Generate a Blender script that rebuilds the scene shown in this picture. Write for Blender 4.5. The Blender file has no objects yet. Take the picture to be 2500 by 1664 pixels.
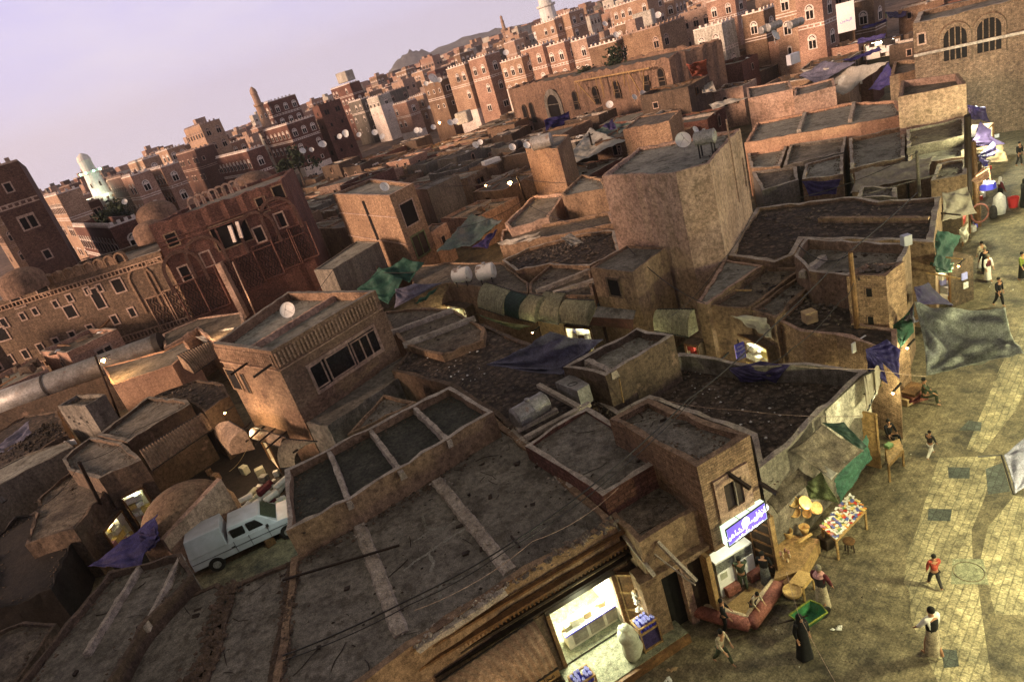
import bpy, math, random
from mathutils import Vector, Matrix
from mathutils.geometry import tessellate_polygon
R = random.Random(11)
HAZE = 1
S = bpy.context.scene
COL = S.collection
V = Vector
rad = math.radians
# ---------------------------------------------------------------- camera (real pinhole, 17 m above the street)
H = 17.0
F = 1652.0
_dn = V((1200, -3768, -F)).normalized()
UPc = -_dn
FWc = (V((0, 0, -1)) - V((0, 0, -1)).dot(UPc) * UPc).normalized()
RTc = FWc.cross(UPc)
CAM = V((0, 0, H))


def ray(u, v):
    r = V((u - 1250, -(v - 832), -F))
    return V((r.dot(RTc), r.dot(FWc), r.dot(UPc)))


def at(u, v, z=0.0):
    r = ray(u, v)
    return CAM + r * ((z - H) / r.z)


def atd(u, v, d):
    r = ray(u, v)
    return CAM + r * (d / math.hypot(r.x, r.y))


def onwall(A, B, u, v):
    n = V((B[1] - A[1], A[0] - B[0], 0))
    r = ray(u, v)
    return CAM + r * (n.dot(V((A[0], A[1], 0)) - V((0, 0, 0))) / n.dot(r))


def top_z(g, u, v):
    r = ray(u, v)
    return H + r.z * math.hypot(g.x, g.y) / math.hypot(r.x, r.y)


cd = bpy.data.cameras.new('camera')
cam = bpy.data.objects.new('camera', cd)
COL.objects.link(cam)
cd.sensor_width = 36
cd.lens = 36 * F / 2500
cd.clip_start = .1
cd.clip_end = 20000
M3 = Matrix((RTc, FWc, UPc))
cam.matrix_world = Matrix.Translation(CAM) @ M3.to_4x4()
S.camera = cam

# ---------------------------------------------------------------- materials
def _n(nt, t, **k):
    n = nt.nodes.new(t)
    for a, b in k.items():
        setattr(n, a, b)
    return n


def lk(nt, a, b):
    nt.links.new(a, b)


def mixc(nt, f, a, b, mode='MIX'):
    m = _n(nt, 'ShaderNodeMix', data_type='RGBA', blend_type=mode)
    for s, x in ((m.inputs[0], f), (m.inputs[6], a), (m.inputs[7], b)):
        if hasattr(x, 'links'):
            lk(nt, x, s)
        elif isinstance(x, (int, float)):
            s.default_value = x
        else:
            s.default_value = (*x, 1)
    return m.outputs[2]


def ramp(nt, x, a, b, va=0., vb=1.):
    m = _n(nt, 'ShaderNodeMapRange')
    lk(nt, x, m.inputs[0])
    m.inputs[1].default_value = a
    m.inputs[2].default_value = b
    m.inputs[3].default_value = va
    m.inputs[4].default_value = vb
    return m.outputs[0]


def noise(nt, vec, s, d=5, r=.6, sc=None):
    if sc:
        mp = _n(nt, 'ShaderNodeMapping')
        lk(nt, vec, mp.inputs[0])
        mp.inputs[3].default_value = sc
        vec = mp.outputs[0]
    n = _n(nt, 'ShaderNodeTexNoise')
    lk(nt, vec, n.inputs['Vector'])
    n.inputs['Scale'].default_value = s
    n.inputs['Detail'].default_value = d
    n.inputs['Roughness'].default_value = r
    return n.outputs[0]


MATS = {}


def mat(name, c1, c2=None, big=.35, fine=7., fa=.55, rough=.92, bump=.5, bd=.03, brick=None, streak=0., patch=None,
        spec=.25, emit=None, metal=0., trans=0., floorbrick=None, alpha=1., stone=None, obj=False, salt=0., crack=0.):
    m = bpy.data.materials.new(name)
    m.use_nodes = True
    nt = m.node_tree
    b = nt.nodes['Principled BSDF']
    MATS[name] = m
    b.inputs['Roughness'].default_value = rough
    b.inputs['Specular IOR Level'].default_value = spec
    b.inputs['Metallic'].default_value = metal
    if emit:
        b.inputs['Base Color'].default_value = (*c1, 1)
        b.inputs['Emission Color'].default_value = (*c1, 1)
        b.inputs['Emission Strength'].default_value = emit
        if not c2:
            return m
    geo = _n(nt, 'ShaderNodeNewGeometry')
    P = geo.outputs['Position']
    if obj:
        P = _n(nt, 'ShaderNodeTexCoord').outputs['Object']
    c2 = c2 or tuple(x * .7 for x in c1)
    n1 = noise(nt, P, big, 6, .62)
    col = mixc(nt, ramp(nt, n1, .36, .64), c1, c2)
    n2 = noise(nt, P, fine, 8, .72)
    hgt = n2
    if streak:
        n3 = noise(nt, P, 2.2, 5, .6, sc=(1, 1, .09))
        col = mixc(nt, ramp(nt, n3, .44, .66, 0, streak), col, tuple(x * .42 for x in c2))
    if patch:
        pc, lo, hi, ps = patch
        n4 = noise(nt, P, ps, 7, .66)
        col = mixc(nt, ramp(nt, n4, lo, hi), col, pc)
    if brick or floorbrick:
        s, mort, amt = brick or floorbrick
        if brick:
            cr = _n(nt, 'ShaderNodeVectorMath', operation='CROSS_PRODUCT')
            cr.inputs[0].default_value = (0, 0, 1)
            lk(nt, geo.outputs['True Normal'], cr.inputs[1])
            dt = _n(nt, 'ShaderNodeVectorMath', operation='DOT_PRODUCT')
            lk(nt, P, dt.inputs[0])
            lk(nt, cr.outputs[0], dt.inputs[1])
            sp = _n(nt, 'ShaderNodeSeparateXYZ')
            lk(nt, P, sp.inputs[0])
            cb = _n(nt, 'ShaderNodeCombineXYZ')
            lk(nt, dt.outputs['Value'], cb.inputs[0])
            lk(nt, sp.outputs[2], cb.inputs[1])
            vec = cb.outputs[0]
        else:
            mp = _n(nt, 'ShaderNodeMapping')
            lk(nt, P, mp.inputs[0])
            mp.inputs[2].default_value = (0, 0, rad(-40))
            vec = mp.outputs[0]
        wob = _n(nt, 'ShaderNodeTexNoise')
        lk(nt, vec, wob.inputs['Vector'])
        wob.inputs['Scale'].default_value = 1.5
        mv = _n(nt, 'ShaderNodeMix', data_type='VECTOR', blend_type='MIX') if False else None
        ad = _n(nt, 'ShaderNodeVectorMath', operation='MULTIPLY_ADD')
        lk(nt, wob.outputs['Color'], ad.inputs[0])
        ad.inputs[1].default_value = (.12, .12, 0)
        lk(nt, vec, ad.inputs[2])
        bt = _n(nt, 'ShaderNodeTexBrick')
        lk(nt, ad.outputs[0], bt.inputs['Vector'])
        bt.inputs['Color1'].default_value = (1, 1, 1, 1)
        bt.inputs['Color2'].default_value = (.62, .6, .58, 1)
        bt.inputs['Mortar'].default_value = (mort, mort, mort, 1)
        bt.inputs['Scale'].default_value = 1
        bt.inputs['Brick Width'].default_value = s[0]
        bt.inputs['Row Height'].default_value = s[1]
        bt.inputs['Mortar Size'].default_value = s[1] * .09
        bt.inputs['Mortar Smooth'].default_value = .3
        bt.inputs['Bias'].default_value = -.1
        col = mixc(nt, amt, col, mixc(nt, 1., col, bt.outputs[0], 'MULTIPLY'))
        ma = _n(nt, 'ShaderNodeMath', operation='MULTIPLY_ADD')
        lk(nt, bt.outputs[1], ma.inputs[0])
        ma.inputs[1].default_value = -.6 * amt
        lk(nt, n2, ma.inputs[2])
        hgt = ma.outputs[0]
    if stone:
        vo = _n(nt, 'ShaderNodeTexVoronoi', feature='F1')
        lk(nt, P, vo.inputs['Vector'])
        vo.inputs['Scale'].default_value = stone
        col = mixc(nt, .8, col, mixc(nt, 1., col, mixc(nt, ramp(nt, vo.outputs[0], .1, .6), (1.35, 1.3, 1.25), (.35, .34, .33)), 'MULTIPLY'))
        ma = _n(nt, 'ShaderNodeMath', operation='SUBTRACT')
        lk(nt, n2, ma.inputs[0])
        lk(nt, vo.outputs[0], ma.inputs[1])
        hgt = ma.outputs[0]
    col = mixc(nt, 1., col, mixc(nt, ramp(nt, n2, .3, .7), (max(.1, 1 - fa * 1.25),) * 3, (1 + fa * .7,) * 3), 'MULTIPLY')
    if fa > .3:
        n6 = noise(nt, P, fine * 5.3, 3, .8)
        col = mixc(nt, 1., col, mixc(nt, ramp(nt, n6, .34, .66), (.5,) * 3, (1.36,) * 3), 'MULTIPLY')
    if crack:
        wn = _n(nt, 'ShaderNodeTexNoise')
        lk(nt, P, wn.inputs['Vector'])
        wn.inputs['Scale'].default_value = 1.3
        wn.inputs['Detail'].default_value = 5
        wa = _n(nt, 'ShaderNodeVectorMath', operation='MULTIPLY_ADD')
        lk(nt, wn.outputs['Color'], wa.inputs[0])
        wa.inputs[1].default_value = (.9, .9, .9)
        lk(nt, P, wa.inputs[2])
        ve = _n(nt, 'ShaderNodeTexVoronoi', feature='DISTANCE_TO_EDGE')
        lk(nt, wa.outputs[0], ve.inputs['Vector'])
        ve.inputs['Scale'].default_value = crack
        col = mixc(nt, 1., col, mixc(nt, ramp(nt, ve.outputs[0], .002, .010), (.80, .79, .78), (1, 1, 1)), 'MULTIPLY')
        n7 = noise(nt, P, 1.6, 6, .7)
        col = mixc(nt, 1., col, mixc(nt, ramp(nt, n7, .50, .60), (1, 1, 1), (.62, .60, .57)), 'MULTIPLY')
    if salt:
        n5 = noise(nt, P, 3.1, 9, .8)
        col = mixc(nt, ramp(nt, n5, .60, .68, 0, salt), col, (.5, .46, .42))
    lk(nt, col, b.inputs['Base Color'])
    bp = _n(nt, 'ShaderNodeBump')
    bp.inputs['Strength'].default_value = bump
    bp.inputs['Distance'].default_value = bd
    lk(nt, hgt, bp.inputs['Height'])
    lk(nt, bp.outputs[0], b.inputs['Normal'])
    if trans:
        t = _n(nt, 'ShaderNodeBsdfTranslucent')
        lk(nt, col, t.inputs[0])
        mx = _n(nt, 'ShaderNodeMixShader')
        mx.inputs[0].default_value = trans
        lk(nt, b.outputs[0], mx.inputs[1])
        lk(nt, t.outputs[0], mx.inputs[2])
        lk(nt, mx.outputs[0], nt.nodes['Material Output'].inputs[0])
    return m


B1 = ((.24, .085), .25, .9)
B2 = ((.34, .14), .3, .8)
mat('mud', (.35, .235, .145), (.215, .14, .088), streak=.4, fine=6, patch=((.12, .075, .055), .56, .7, .8), bd=.05)
mat('mud_pale', (.52, .355, .26), (.37, .24, .17), streak=.28, big=.6, fine=5, patch=((.22, .15, .10), .54, .70, .9), bd=.03, salt=.2)
mat('mud_dark', (.16, .11, .075), (.085, .06, .042), streak=.4, fine=6, patch=((.26, .17, .12), .6, .7, .7), bd=.05)  # also stands in for shade on yard and lower-left walls
mat('brick', (.39, .255, .16), (.25, .155, .10), brick=B1, streak=.25, patch=((.13, .08, .06), .6, .72, .7), bd=.03)
mat('brick_ochre', (.44, .285, .175), (.32, .20, .125), brick=B1, fine=5, patch=((.17, .10, .07), .63, .7, 1.3), bd=.02)
mat('brick_palace', (.29, .195, .125), (.18, .12, .078), brick=B1, fine=5, patch=((.38, .27, .18), .62, .72, .7), streak=.3, bd=.03)
mat('mud_facade', (.27, .165, .11), (.16, .10, .068), fine=4, streak=.4, patch=((.36, .23, .15), .6, .72, .5), bd=.06)
mat('brick_dark', (.19, .105, .075), (.12, .065, .05), brick=B1, bd=.03)
mat('brick_red', (.25, .12, .085), (.15, .07, .052), brick=B2, streak=.2, bd=.03, patch=((.33, .2, .15), .62, .7, .5))
mat('brick_tan', (.60, .40, .265), (.42, .265, .175), brick=B2, bd=.02)
mat('brick_rose', (.58, .36, .255), (.40, .235, .165), brick=B2, bd=.02)
mat('stone_grey', (.22, .19, .15), (.14, .12, .095), streak=.5, bd=.03)
mat('plaster_grey', (.25, .22, .18), (.17, .15, .12), streak=.6, fine=4, patch=((.11, .09, .075), .55, .7, .5), bd=.02)
mat('plaster_white', (.62, .57, .47), (.45, .41, .33), streak=.45, fine=4, patch=((.2, .17, .13), .62, .7, .7), bd=.02)
mat('gypsum', (.84, .74, .64), (.66, .55, .46), fine=3, fa=.35, bd=.02)
mat('gypsum_old', (.50, .36, .28), (.36, .25, .19), fine=5, bd=.02)
mat('roof', (.235, .21, .172), (.14, .124, .10), crack=.55, big=.7, fine=5, fa=.5, patch=((.085, .072, .058), .54, .70, .45), stone=None, bd=.02, salt=.25)
mat('roof_brown', (.19, .155, .115), (.115, .093, .07), crack=.6, big=.6, fine=5, fa=.6, patch=((.075, .058, .045), .52, .68, .5), bd=.03, salt=.3)
mat('roof_light', (.30, .285, .235), (.19, .18, .15), crack=.5, big=.5, fine=6, fa=.4, patch=((.12, .11, .09), .58, .72, .4), bd=.015)
mat('roof_moss', (.075, .072, .055), (.038, .038, .030), big=1.2, fine=9, fa=.7, bd=.04, patch=((.14, .125, .1), .6, .7, .8))
mat('dirt', (.13, .095, .07), (.065, .05, .04), big=.9, fine=6, fa=.8, stone=3.2, bd=.08, patch=((.21, .16, .12), .58, .68, .8), salt=.35)
mat('coping', (.50, .43, .35), (.31, .255, .20), big=1.5, fine=6, fa=.6, bd=.04, patch=((.16, .12, .09), .6, .7, 1.5))
mat('rubble', (.25, .195, .15), (.10, .08, .065), big=2.5, fine=5, fa=.6, bd=.03)
mat('ground', (.235, .19, .115), (.12, .10, .062), big=.35, fine=3, fa=.6, floorbrick=((.20, .15), .5, .55), bd=.03, patch=((.04, .035, .028), .5, .68, .5), rough=.75)
mat('pavers', (.42, .355, .215), (.22, .19, .12), big=1.1, fine=3, fa=.6, floorbrick=((.27, .20), .35, .7), bd=.05, rough=.7, patch=((.15, .15, .11), .6, .72, .5))
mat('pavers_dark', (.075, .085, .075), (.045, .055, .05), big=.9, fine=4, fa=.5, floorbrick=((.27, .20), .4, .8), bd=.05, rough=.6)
mat('slab', (.24, .24, .16), (.17, .17, .115), big=.8, fine=6, bd=.01)
mat('far_ground', (.22, .15, .11), (.13, .09, .07), big=.02, fine=.2, bump=.1)
mat('hill', (.20, .19, .17), (.11, .11, .10), big=.004, fine=.03, fa=.6, bump=.3, bd=8)
mat('wood', (.22, .115, .05), (.13, .065, .028), big=1.5, fine=9, streak=.4, bd=.008, rough=.6)
mat('wood_pale', (.42, .27, .12), (.28, .17, .07), big=1.5, fine=9, bd=.008, rough=.6)
mat('wood_dark', (.045, .028, .018), (.025, .016, .011), big=1.5, fine=9, bd=.008, rough=.7)
mat('hole', (.012, .009, .008), (.006, .005, .005), bump=0)  # near-black colour standing in for the darkness inside openings
mat('glass_dark', (.02, .018, .018), (.012, .011, .011), bump=0, rough=.2, spec=.5)
mat('metal_grey', (.36, .35, .33), (.24, .22, .20), big=1.2, fine=6, fa=.4, rough=.5, metal=.3, bd=.004, patch=((.19, .10, .06), .6, .72, 1.5))
mat('metal_dark', (.03, .026, .024), (.018, .015, .014), rough=.6, bd=.004)
mat('tin_brown', (.37, .26, .17), (.24, .16, .105), big=.8, fine=6, rough=.6, metal=.15, streak=.3, bd=.004)
mat('tin_olive', (.33, .31, .19), (.23, .21, .13), big=.8, fine=6, rough=.65, bd=.004, streak=.2)
mat('tin_grey', (.24, .235, .215), (.15, .145, .13), big=.8, fine=6, rough=.5, metal=.3, bd=.004)
mat('tin_red', (.12, .05, .04), (.07, .03, .026), big=.8, fine=6, rough=.6, bd=.004)
mat('tin_green', (.03, .06, .045), (.02, .04, .03), big=.8, fine=6, rough=.5, bd=.004)
mat('white_paint', (.46, .46, .50), (.36, .36, .38), big=2, fine=8, fa=.15, rough=.35, bd=.001, spec=.5)
mat('white_rust', (.64, .62, .58), (.52, .5, .46), big=2, fine=8, fa=.2, rough=.5, bd=.002, patch=((.22, .17, .14), .55, .6, 1.2))
mat('dish_white', (.72, .70, .66), (.62, .6, .56), big=2, fine=8, fa=.15, rough=.5, bd=.001)
mat('blue_tarp', (.105, .09, .29), (.065, .055, .20), big=1.2, fine=6, fa=.35, rough=.5, trans=.35, bd=.07, bump=.8, patch=((.15, .14, .32), .6, .7, 1.2))
mat('purple_tarp', (.07, .05, .16), (.04, .03, .10), big=1.2, fine=6, fa=.35, rough=.6, trans=.3, bd=.07, bump=.8)
mat('grey_tarp', (.23, .22, .30), (.15, .145, .20), big=1.0, fine=5, fa=.35, rough=.6, trans=.3, bd=.07, bump=.8)
mat('green_tarp', (.06, .16, .11), (.035, .10, .075), big=1.0, fine=5, fa=.35, rough=.6, trans=.4, bd=.07, bump=.8)
mat('teal_tarp', (.14, .22, .18), (.17, .19, .19), big=.5, fine=5, fa=.35, rough=.6, trans=.4, bd=.07, bump=.8)
mat('olive_tarp', (.22, .26, .12), (.15, .18, .08), big=1.0, fine=5, fa=.35, rough=.6, trans=.35, bd=.07, bump=.8)
mat('shade_cloth', (.40, .42, .36), (.20, .20, .22), big=.7, fine=4, fa=.4, rough=.7, trans=.5, bd=.07, bump=.8)
mat('white_tarp', (.60, .57, .50), (.45, .42, .36), big=1.0, fine=5, fa=.3, rough=.7, trans=.35, bd=.07, bump=.8)
mat('beige_tarp', (.42, .37, .29), (.32, .28, .23), big=1.0, fine=5, fa=.3, rough=.7, trans=.3, bd=.07, bump=.8)
mat('sack', (.50, .50, .38), (.36, .37, .28), big=2, fine=9, fa=.3, bd=.02)
mat('white_cloth', (.72, .70, .66), (.58, .56, .52), big=3, fine=9, fa=.25, bd=.02)
mat('black_cloth', (.012, .012, .014), (.008, .008, .009), big=3, fine=9, bd=.02)
mat('dark_cloth', (.045, .04, .04), (.03, .026, .026), big=3, fine=9, bd=.02)
mat('maroon_cloth', (.12, .02, .03), (.07, .012, .018), big=3, fine=9, bd=.02)
mat('red_cloth', (.42, .075, .05), (.3, .05, .035), big=3, fine=9, bd=.02)
mat('pink_cloth', (.6, .32, .3), (.45, .22, .2), big=3, fine=9, bd=.02)
mat('green_cloth', (.06, .075, .045), (.04, .05, .03), big=3, fine=9, bd=.02)
mat('lime_cloth', (.22, .26, .04), (.12, .15, .03), big=3, fine=9, bd=.02)
mat('tan_cloth', (.45, .38, .27), (.33, .27, .19), big=3, fine=9, bd=.02)
mat('skin', (.36, .19, .115), (.30, .155, .09), big=3, fine=9, fa=.15, rough=.6, bd=.004)
mat('hair', (.012, .01, .009), (.008, .007, .006), big=3, fine=30, bd=.01)
mat('grey_hair', (.25, .22, .16), (.17, .15, .11), big=3, fine=30, bd=.01)
mat('plush_red', (.33, .125, .095), (.20, .075, .058), big=2, fine=14, fa=.5, bd=.02)
mat('plush_cream', (.62, .5, .33), (.5, .38, .24), big=2, fine=14, fa=.4, bd=.02)
mat('green_paint', (.035, .17, .06), (.02, .10, .035), big=2, fine=9, fa=.5, rough=.4, bd=.004)
mat('red_plastic', (.6, .045, .05), (.5, .035, .04), fa=.1, rough=.35, bump=0)
mat('blue_plastic', (.07, .07, .6), (.05, .05, .45), fa=.1, rough=.3, bump=0)
mat('blue_pale', (.4, .42, .85), (.35, .36, .75), fa=.1, rough=.3, bump=0)
mat('straw', (.62, .42, .17), (.45, .29, .11), big=3, fine=20, fa=.4, bd=.01)
mat('card', (.50, .36, .20), (.40, .28, .15), big=2, fine=9, fa=.2, bd=.004)
mat('stone_white', (.74, .72, .66), (.6, .58, .52), big=.3, fine=2, fa=.25, bd=.03)
mat('tree_leaf', (.035, .05, .025), (.02, .03, .016), big=.8, fine=4, bd=.05)
mat('bark', (.08, .06, .045), (.05, .04, .03))
mat('mud_black', (.035, .027, .022), (.02, .016, .013), big=.5, fine=4, bd=.05)  # near-black; also carries yard and corner shade
for i, c in enumerate([(.75, .7, .6), (.6, .06, .05), (.75, .3, .06), (.8, .6, .2), (.85, .83, .8), (.12, .15, .4), (.2, .35, .15), (.5, .25, .3)]):
    mat('pack%d' % i, c, tuple(x * .6 for x in c), big=14, fine=40, fa=.3, rough=.4, bump=0, obj=True)
mat('lamp_orange', (1., .50, .16), emit=30)
mat('lamp_white', (1., .96, .72), emit=12)
mat('lamp_green', (.35, 1., .6), emit=7)
mat('lamp_aqua', (.6, 1., .72), emit=6)
mat('bulb_warm', (1., .55, .22), emit=5)
mat('sign_blue', (.12, .08, .62), emit=.85)
mat('sign_side', (.8, 1., .75), emit=.75)
mat('sign_white', (1., .97, .95), emit=1.3)
mat('sign_pink', (.8, .2, .55), emit=1.0)
mat('board_white', (.78, .77, .74), (.7, .7, .67), fa=.1, bump=0)
mat('board_blue', (.15, .14, .62), (.13, .12, .55), fa=.1, bump=0)
mat('ink', (.02, .02, .02), (.015, .015, .015), fa=.1, bump=0)
mat('shop_wall', (.72, .66, .52), (.6, .55, .42), fa=.2, big=1, bump=.1)
mat('orange_wall', (.54, .33, .21), (.38, .22, .14), fa=.4, streak=.3)  # orange light put into the wall colour
mat('red_dome', (.45, .14, .09), (.34, .1, .07), fa=.4)

# ---------------------------------------------------------------- mesh builder
class MB:
    def __init__(s):
        s.v, s.f, s.m = [], [], []
        s.mi = 0

    def add(s, vs, fs):
        o = len(s.v)
        s.v += [tuple(x) for x in vs]
        s.f += [tuple(i + o for i in f) for f in fs]
        s.m += [s.mi] * len(fs)
        return s

    def hexa(s, p):  # 8 pts: bottom 4 ccw, top 4 ccw
        return s.add(p, [(3, 2, 1, 0), (4, 5, 6, 7), (0, 1, 5, 4), (1, 2, 6, 5), (2, 3, 7, 6), (3, 0, 4, 7)])

    def box(s, a, b, j=0):
        (x0, y0, z0), (x1, y1, z1) = a, b
        q = lambda: R.uniform(-j, j) if j else 0
        return s.hexa([(x + q(), y + q(), z + q()) for z in (z0, z1) for x, y in ((x0, y0), (x1, y0), (x1, y1), (x0, y1))])

    def bar(s, p, q, w, h=None, up=V((0, 0, 1))):
        p, q = V(p), V(q)
        h = h or w
        d = (q - p).normalized()
        if abs(d.dot(up)) > .98:
            up = V((1, 0, 0))
        sd = d.cross(up).normalized() * w / 2
        u = sd.cross(d).normalized() * h / 2
        return s.hexa([p - sd - u, q - sd - u, q + sd - u, p + sd - u, p - sd + u, q - sd + u, q + sd + u, p + sd + u])

    def tube(s, pts, r, n=8, cap=True):
        pts = [V(p) for p in pts]
        rs = r if isinstance(r, (list, tuple)) else [r] * len(pts)
        vs = []
        up = V((0, 0, 1))
        for i, p in enumerate(pts):
            d = (pts[min(i + 1, len(pts) - 1)] - pts[max(i - 1, 0)]).normalized()
            u0 = up if abs(d.dot(up)) < .95 else V((1, 0, 0))
            a = d.cross(u0).normalized()
            b = a.cross(d)
            for k in range(n):
                t = 2 * math.pi * k / n
                vs.append(p + (a * math.cos(t) + b * math.sin(t)) * rs[i])
        fs = []
        for i in range(len(pts) - 1):
            for k in range(n):
                k2 = (k + 1) % n
                fs.append((i * n + k, i * n + k2, (i + 1) * n + k2, (i + 1) * n + k))
        if cap:
            fs.append(tuple(range(n))[::-1])
            fs.append(tuple((len(pts) - 1) * n + k for k in range(n)))
        return s.add(vs, fs)

    def lathe(s, prof, n=16, c=(0, 0, 0), ax=None):
        vs, fs = [], []
        m = len(prof)
        for k in range(n):
            t = 2 * math.pi * k / n
            for r, z in prof:
                p = V((r * math.cos(t), r * math.sin(t), z))
                if ax:
                    p = ax @ p
                vs.append(p + V(c))
        for k in range(n):
            k2 = (k + 1) % n
            for i in range(m - 1):
                fs.append((k * m + i, k2 * m + i, k2 * m + i + 1, k * m + i + 1))
        return s.add(vs, fs)

    def blob(s, c, r, j=.3, sq=.7):
        o = [(1, 0, 0), (0, 1, 0), (-1, 0, 0), (0, -1, 0), (0, 0, 1), (0, 0, -1)]
        a = R.uniform(0, 6.28)
        vs = []
        for x, y, z in o:
            k = r * (1 + R.uniform(-j, j))
            X = x * math.cos(a) - y * math.sin(a)
            Y = x * math.sin(a) + y * math.cos(a)
            vs.append((c[0] + X * k + R.uniform(-j, j) * r * .5, c[1] + Y * k, c[2] + z * k * sq))
        return s.add(vs, [(0, 1, 4), (1, 2, 4), (2, 3, 4), (3, 0, 4), (1, 0, 5), (2, 1, 5), (3, 2, 5), (0, 3, 5)])

    def me(s, name, mats):
        m = bpy.data.meshes.new(name)
        m.from_pydata(s.v, [], s.f)
        for x in ([mats] if isinstance(mats, str) else mats):
            m.materials.append(MATS[x])
        if max(s.m, default=0):
            m.polygons.foreach_set('material_index', s.m)
        m.update()
        return m

    def build(s, name, mats, parent=None, world=True, smooth=False, **k):
        if parent is not None and world:
            im = parent['_im'] if False else IM.get(parent.name, None)
            if im is not None:
                s.v = [tuple(im @ V(p)) for p in s.v]
        me = s.me(name, mats)
        if smooth:
            me.polygons.foreach_set('use_smooth', [True] * len(me.polygons))
        o = bpy.data.objects.new(name, me)
        COL.objects.link(o)
        if parent is not None:
            o.parent = parent
            IM[o.name] = IM.get(parent.name, Matrix.Identity(4))
        for a, b in k.items():
            if b:
                o[a] = b
        return o


IM = {}


def tag(o, label, cat, group=None, kind=None):
    if label:
        o['label'] = label
    if cat:
        o['category'] = cat
    if group:
        o['group'] = group
    if kind:
        o['kind'] = kind
    return o


def thing(name, label, cat, loc=(0, 0, 0), rz=0., group=None):
    o = bpy.data.objects.new(name, None)
    COL.objects.link(o)
    o.empty_display_size = .2
    o.location = loc
    o.rotation_euler = (0, 0, rz)
    IM[o.name] = (Matrix.Translation(V(loc)) @ Matrix.Rotation(rz, 4, 'Z')).inverted()
    return tag(o, label, cat, group)


def copy_tree(o, parent=None, **k):
    c = o.copy()
    COL.objects.link(c)
    if parent:
        c.parent = parent
    for ch in [x for x in o.children]:
        copy_tree(ch, c)
    return c


def place(o, loc, rz=0., sc=None, label=None, group=None):
    o.location = loc
    o.rotation_euler = (0, 0, rz)
    if sc:
        o.scale = (sc,) * 3
    if label:
        o['label'] = label
    if group:
        o['group'] = group
    return o
# ---------------------------------------------------------------- flat-roofed mud blocks
def area(p):
    return sum(p[i][0] * p[(i + 1) % len(p)][1] - p[(i + 1) % len(p)][0] * p[i][1] for i in range(len(p))) / 2


def inset(p, w):
    n = len(p)
    out = []
    for i in range(n):
        a, b, c = V(p[i - 1]), V(p[i]), V(p[(i + 1) % n])
        d1, d2 = (b - a).normalized(), (c - b).normalized()
        n1, n2 = V((-d1.y, d1.x)), V((-d2.y, d2.x))
        m = (n1 + n2)
        if m.length < .1:
            m = n1
        m.normalize()
        k = min(1 / max(m.dot(n1), .45), 2.)
        out.append(b + m * w * k)
    return out


def inpoly(x, y, p):
    c = False
    j = len(p) - 1
    for i in range(len(p)):
        if (p[i][1] > y) != (p[j][1] > y) and x < (p[j][0] - p[i][0]) * (y - p[i][1]) / (p[j][1] - p[i][1]) + p[i][0]:
            c = not c
        j = i
    return c


TAKEN = []
BL = {}


def block(key, name, label, cat, px, z, base=-.3, ph=.3, pw=.3, wall='mud', roof='roof', group=None, j=.045, div=(),
          world=False, cop=None, dw=.3, dh=.28, seg=.55, wallpart=True, divm='coping', reg=True, openb=False):
    p = [V((a[0], a[1])) for a in px] if world else [at(a[0], a[1], z).xy for a in px]
    if area(p) < 0:
        p = p[::-1]
    c = sum(p, V((0, 0))) / len(p)
    t = thing(name, label, cat, (c.x, c.y, max(base, 0)), 0, group)
    if reg:
        TAKEN.append(p)
    inn = inset(p, pw)
    O, I = [], []
    n = len(p)
    for i in range(n):
        a, b, ai, bi = p[i], p[(i + 1) % n], inn[i], inn[(i + 1) % n]
        L = (b - a).length
        k = max(1, int(L / seg))
        nn = V(((b - a).y, -(b - a).x)).normalized()
        for q in range(k):
            f = q / k
            jj = j if q else j * .5
            O.append(a.lerp(b, f) + nn * R.uniform(-jj, 0) * 1.2)
            I.append(ai.lerp(bi, f) + nn * R.uniform(-jj, jj) * 1.2)
    m = len(O)
    zt = [z + R.uniform(-j, j) for _ in O]
    zi = [a + R.uniform(-j, j) * .6 for a in zt]
    hw = min(.5, (z - base) * .3)
    vs = [(o.x, o.y, base) for o in O] + [(o.x + R.uniform(-j, j) * .5, o.y + R.uniform(-j, j) * .5, z - hw) for o in O]
    vs += [(o.x, o.y, a) for o, a in zip(O, zt)]
    fs = []
    for i in range(m):
        k = (i + 1) % m
        fs += [(i, k, m + k, m + i), (m + i, m + k, 2 * m + k, 2 * m + i)]
    wb = MB()
    wb.add(vs, fs)
    tb = wb
    top = [(o.x, o.y, a) for o, a in zip(O, zt)] + [(o.x, o.y, a) for o, a in zip(I, zi)] + [(o.x, o.y, z - ph - .06) for o in I]
    tf = []
    for i in range(m):
        k = (i + 1) % m
        tf += [(i, k, m + k, m + i), (m + i, m + k, 2 * m + k, 2 * m + i)]
    if cop:
        cb = MB()
        cb.add(top, tf[0::2])
        wb.add(top, tf[1::2])
        wb.build('wall', wall, t)
        cb.build('coping', cop, t)
    else:
        wb.add(top, tf)
        wb.build('wall', wall, t)
    rb = MB()
    tri = tessellate_polygon([[V((o.x, o.y, 0)) for o in I]])
    rb.add([(o.x, o.y, z - ph) for o in I], [x if area([I[q] for q in x]) > 0 else x[::-1] for x in tri])
    rb.build('roof', roof, t)
    for d in div:
        a, b = (V(d[0]), V(d[1])) if world else (at(*d[0], z).xy, at(*d[1], z).xy)
        ridge(a, b, z - ph, dw, dh, divm).build('divider', divm, t)
    BL[key] = (p, z, t)
    return t


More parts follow.
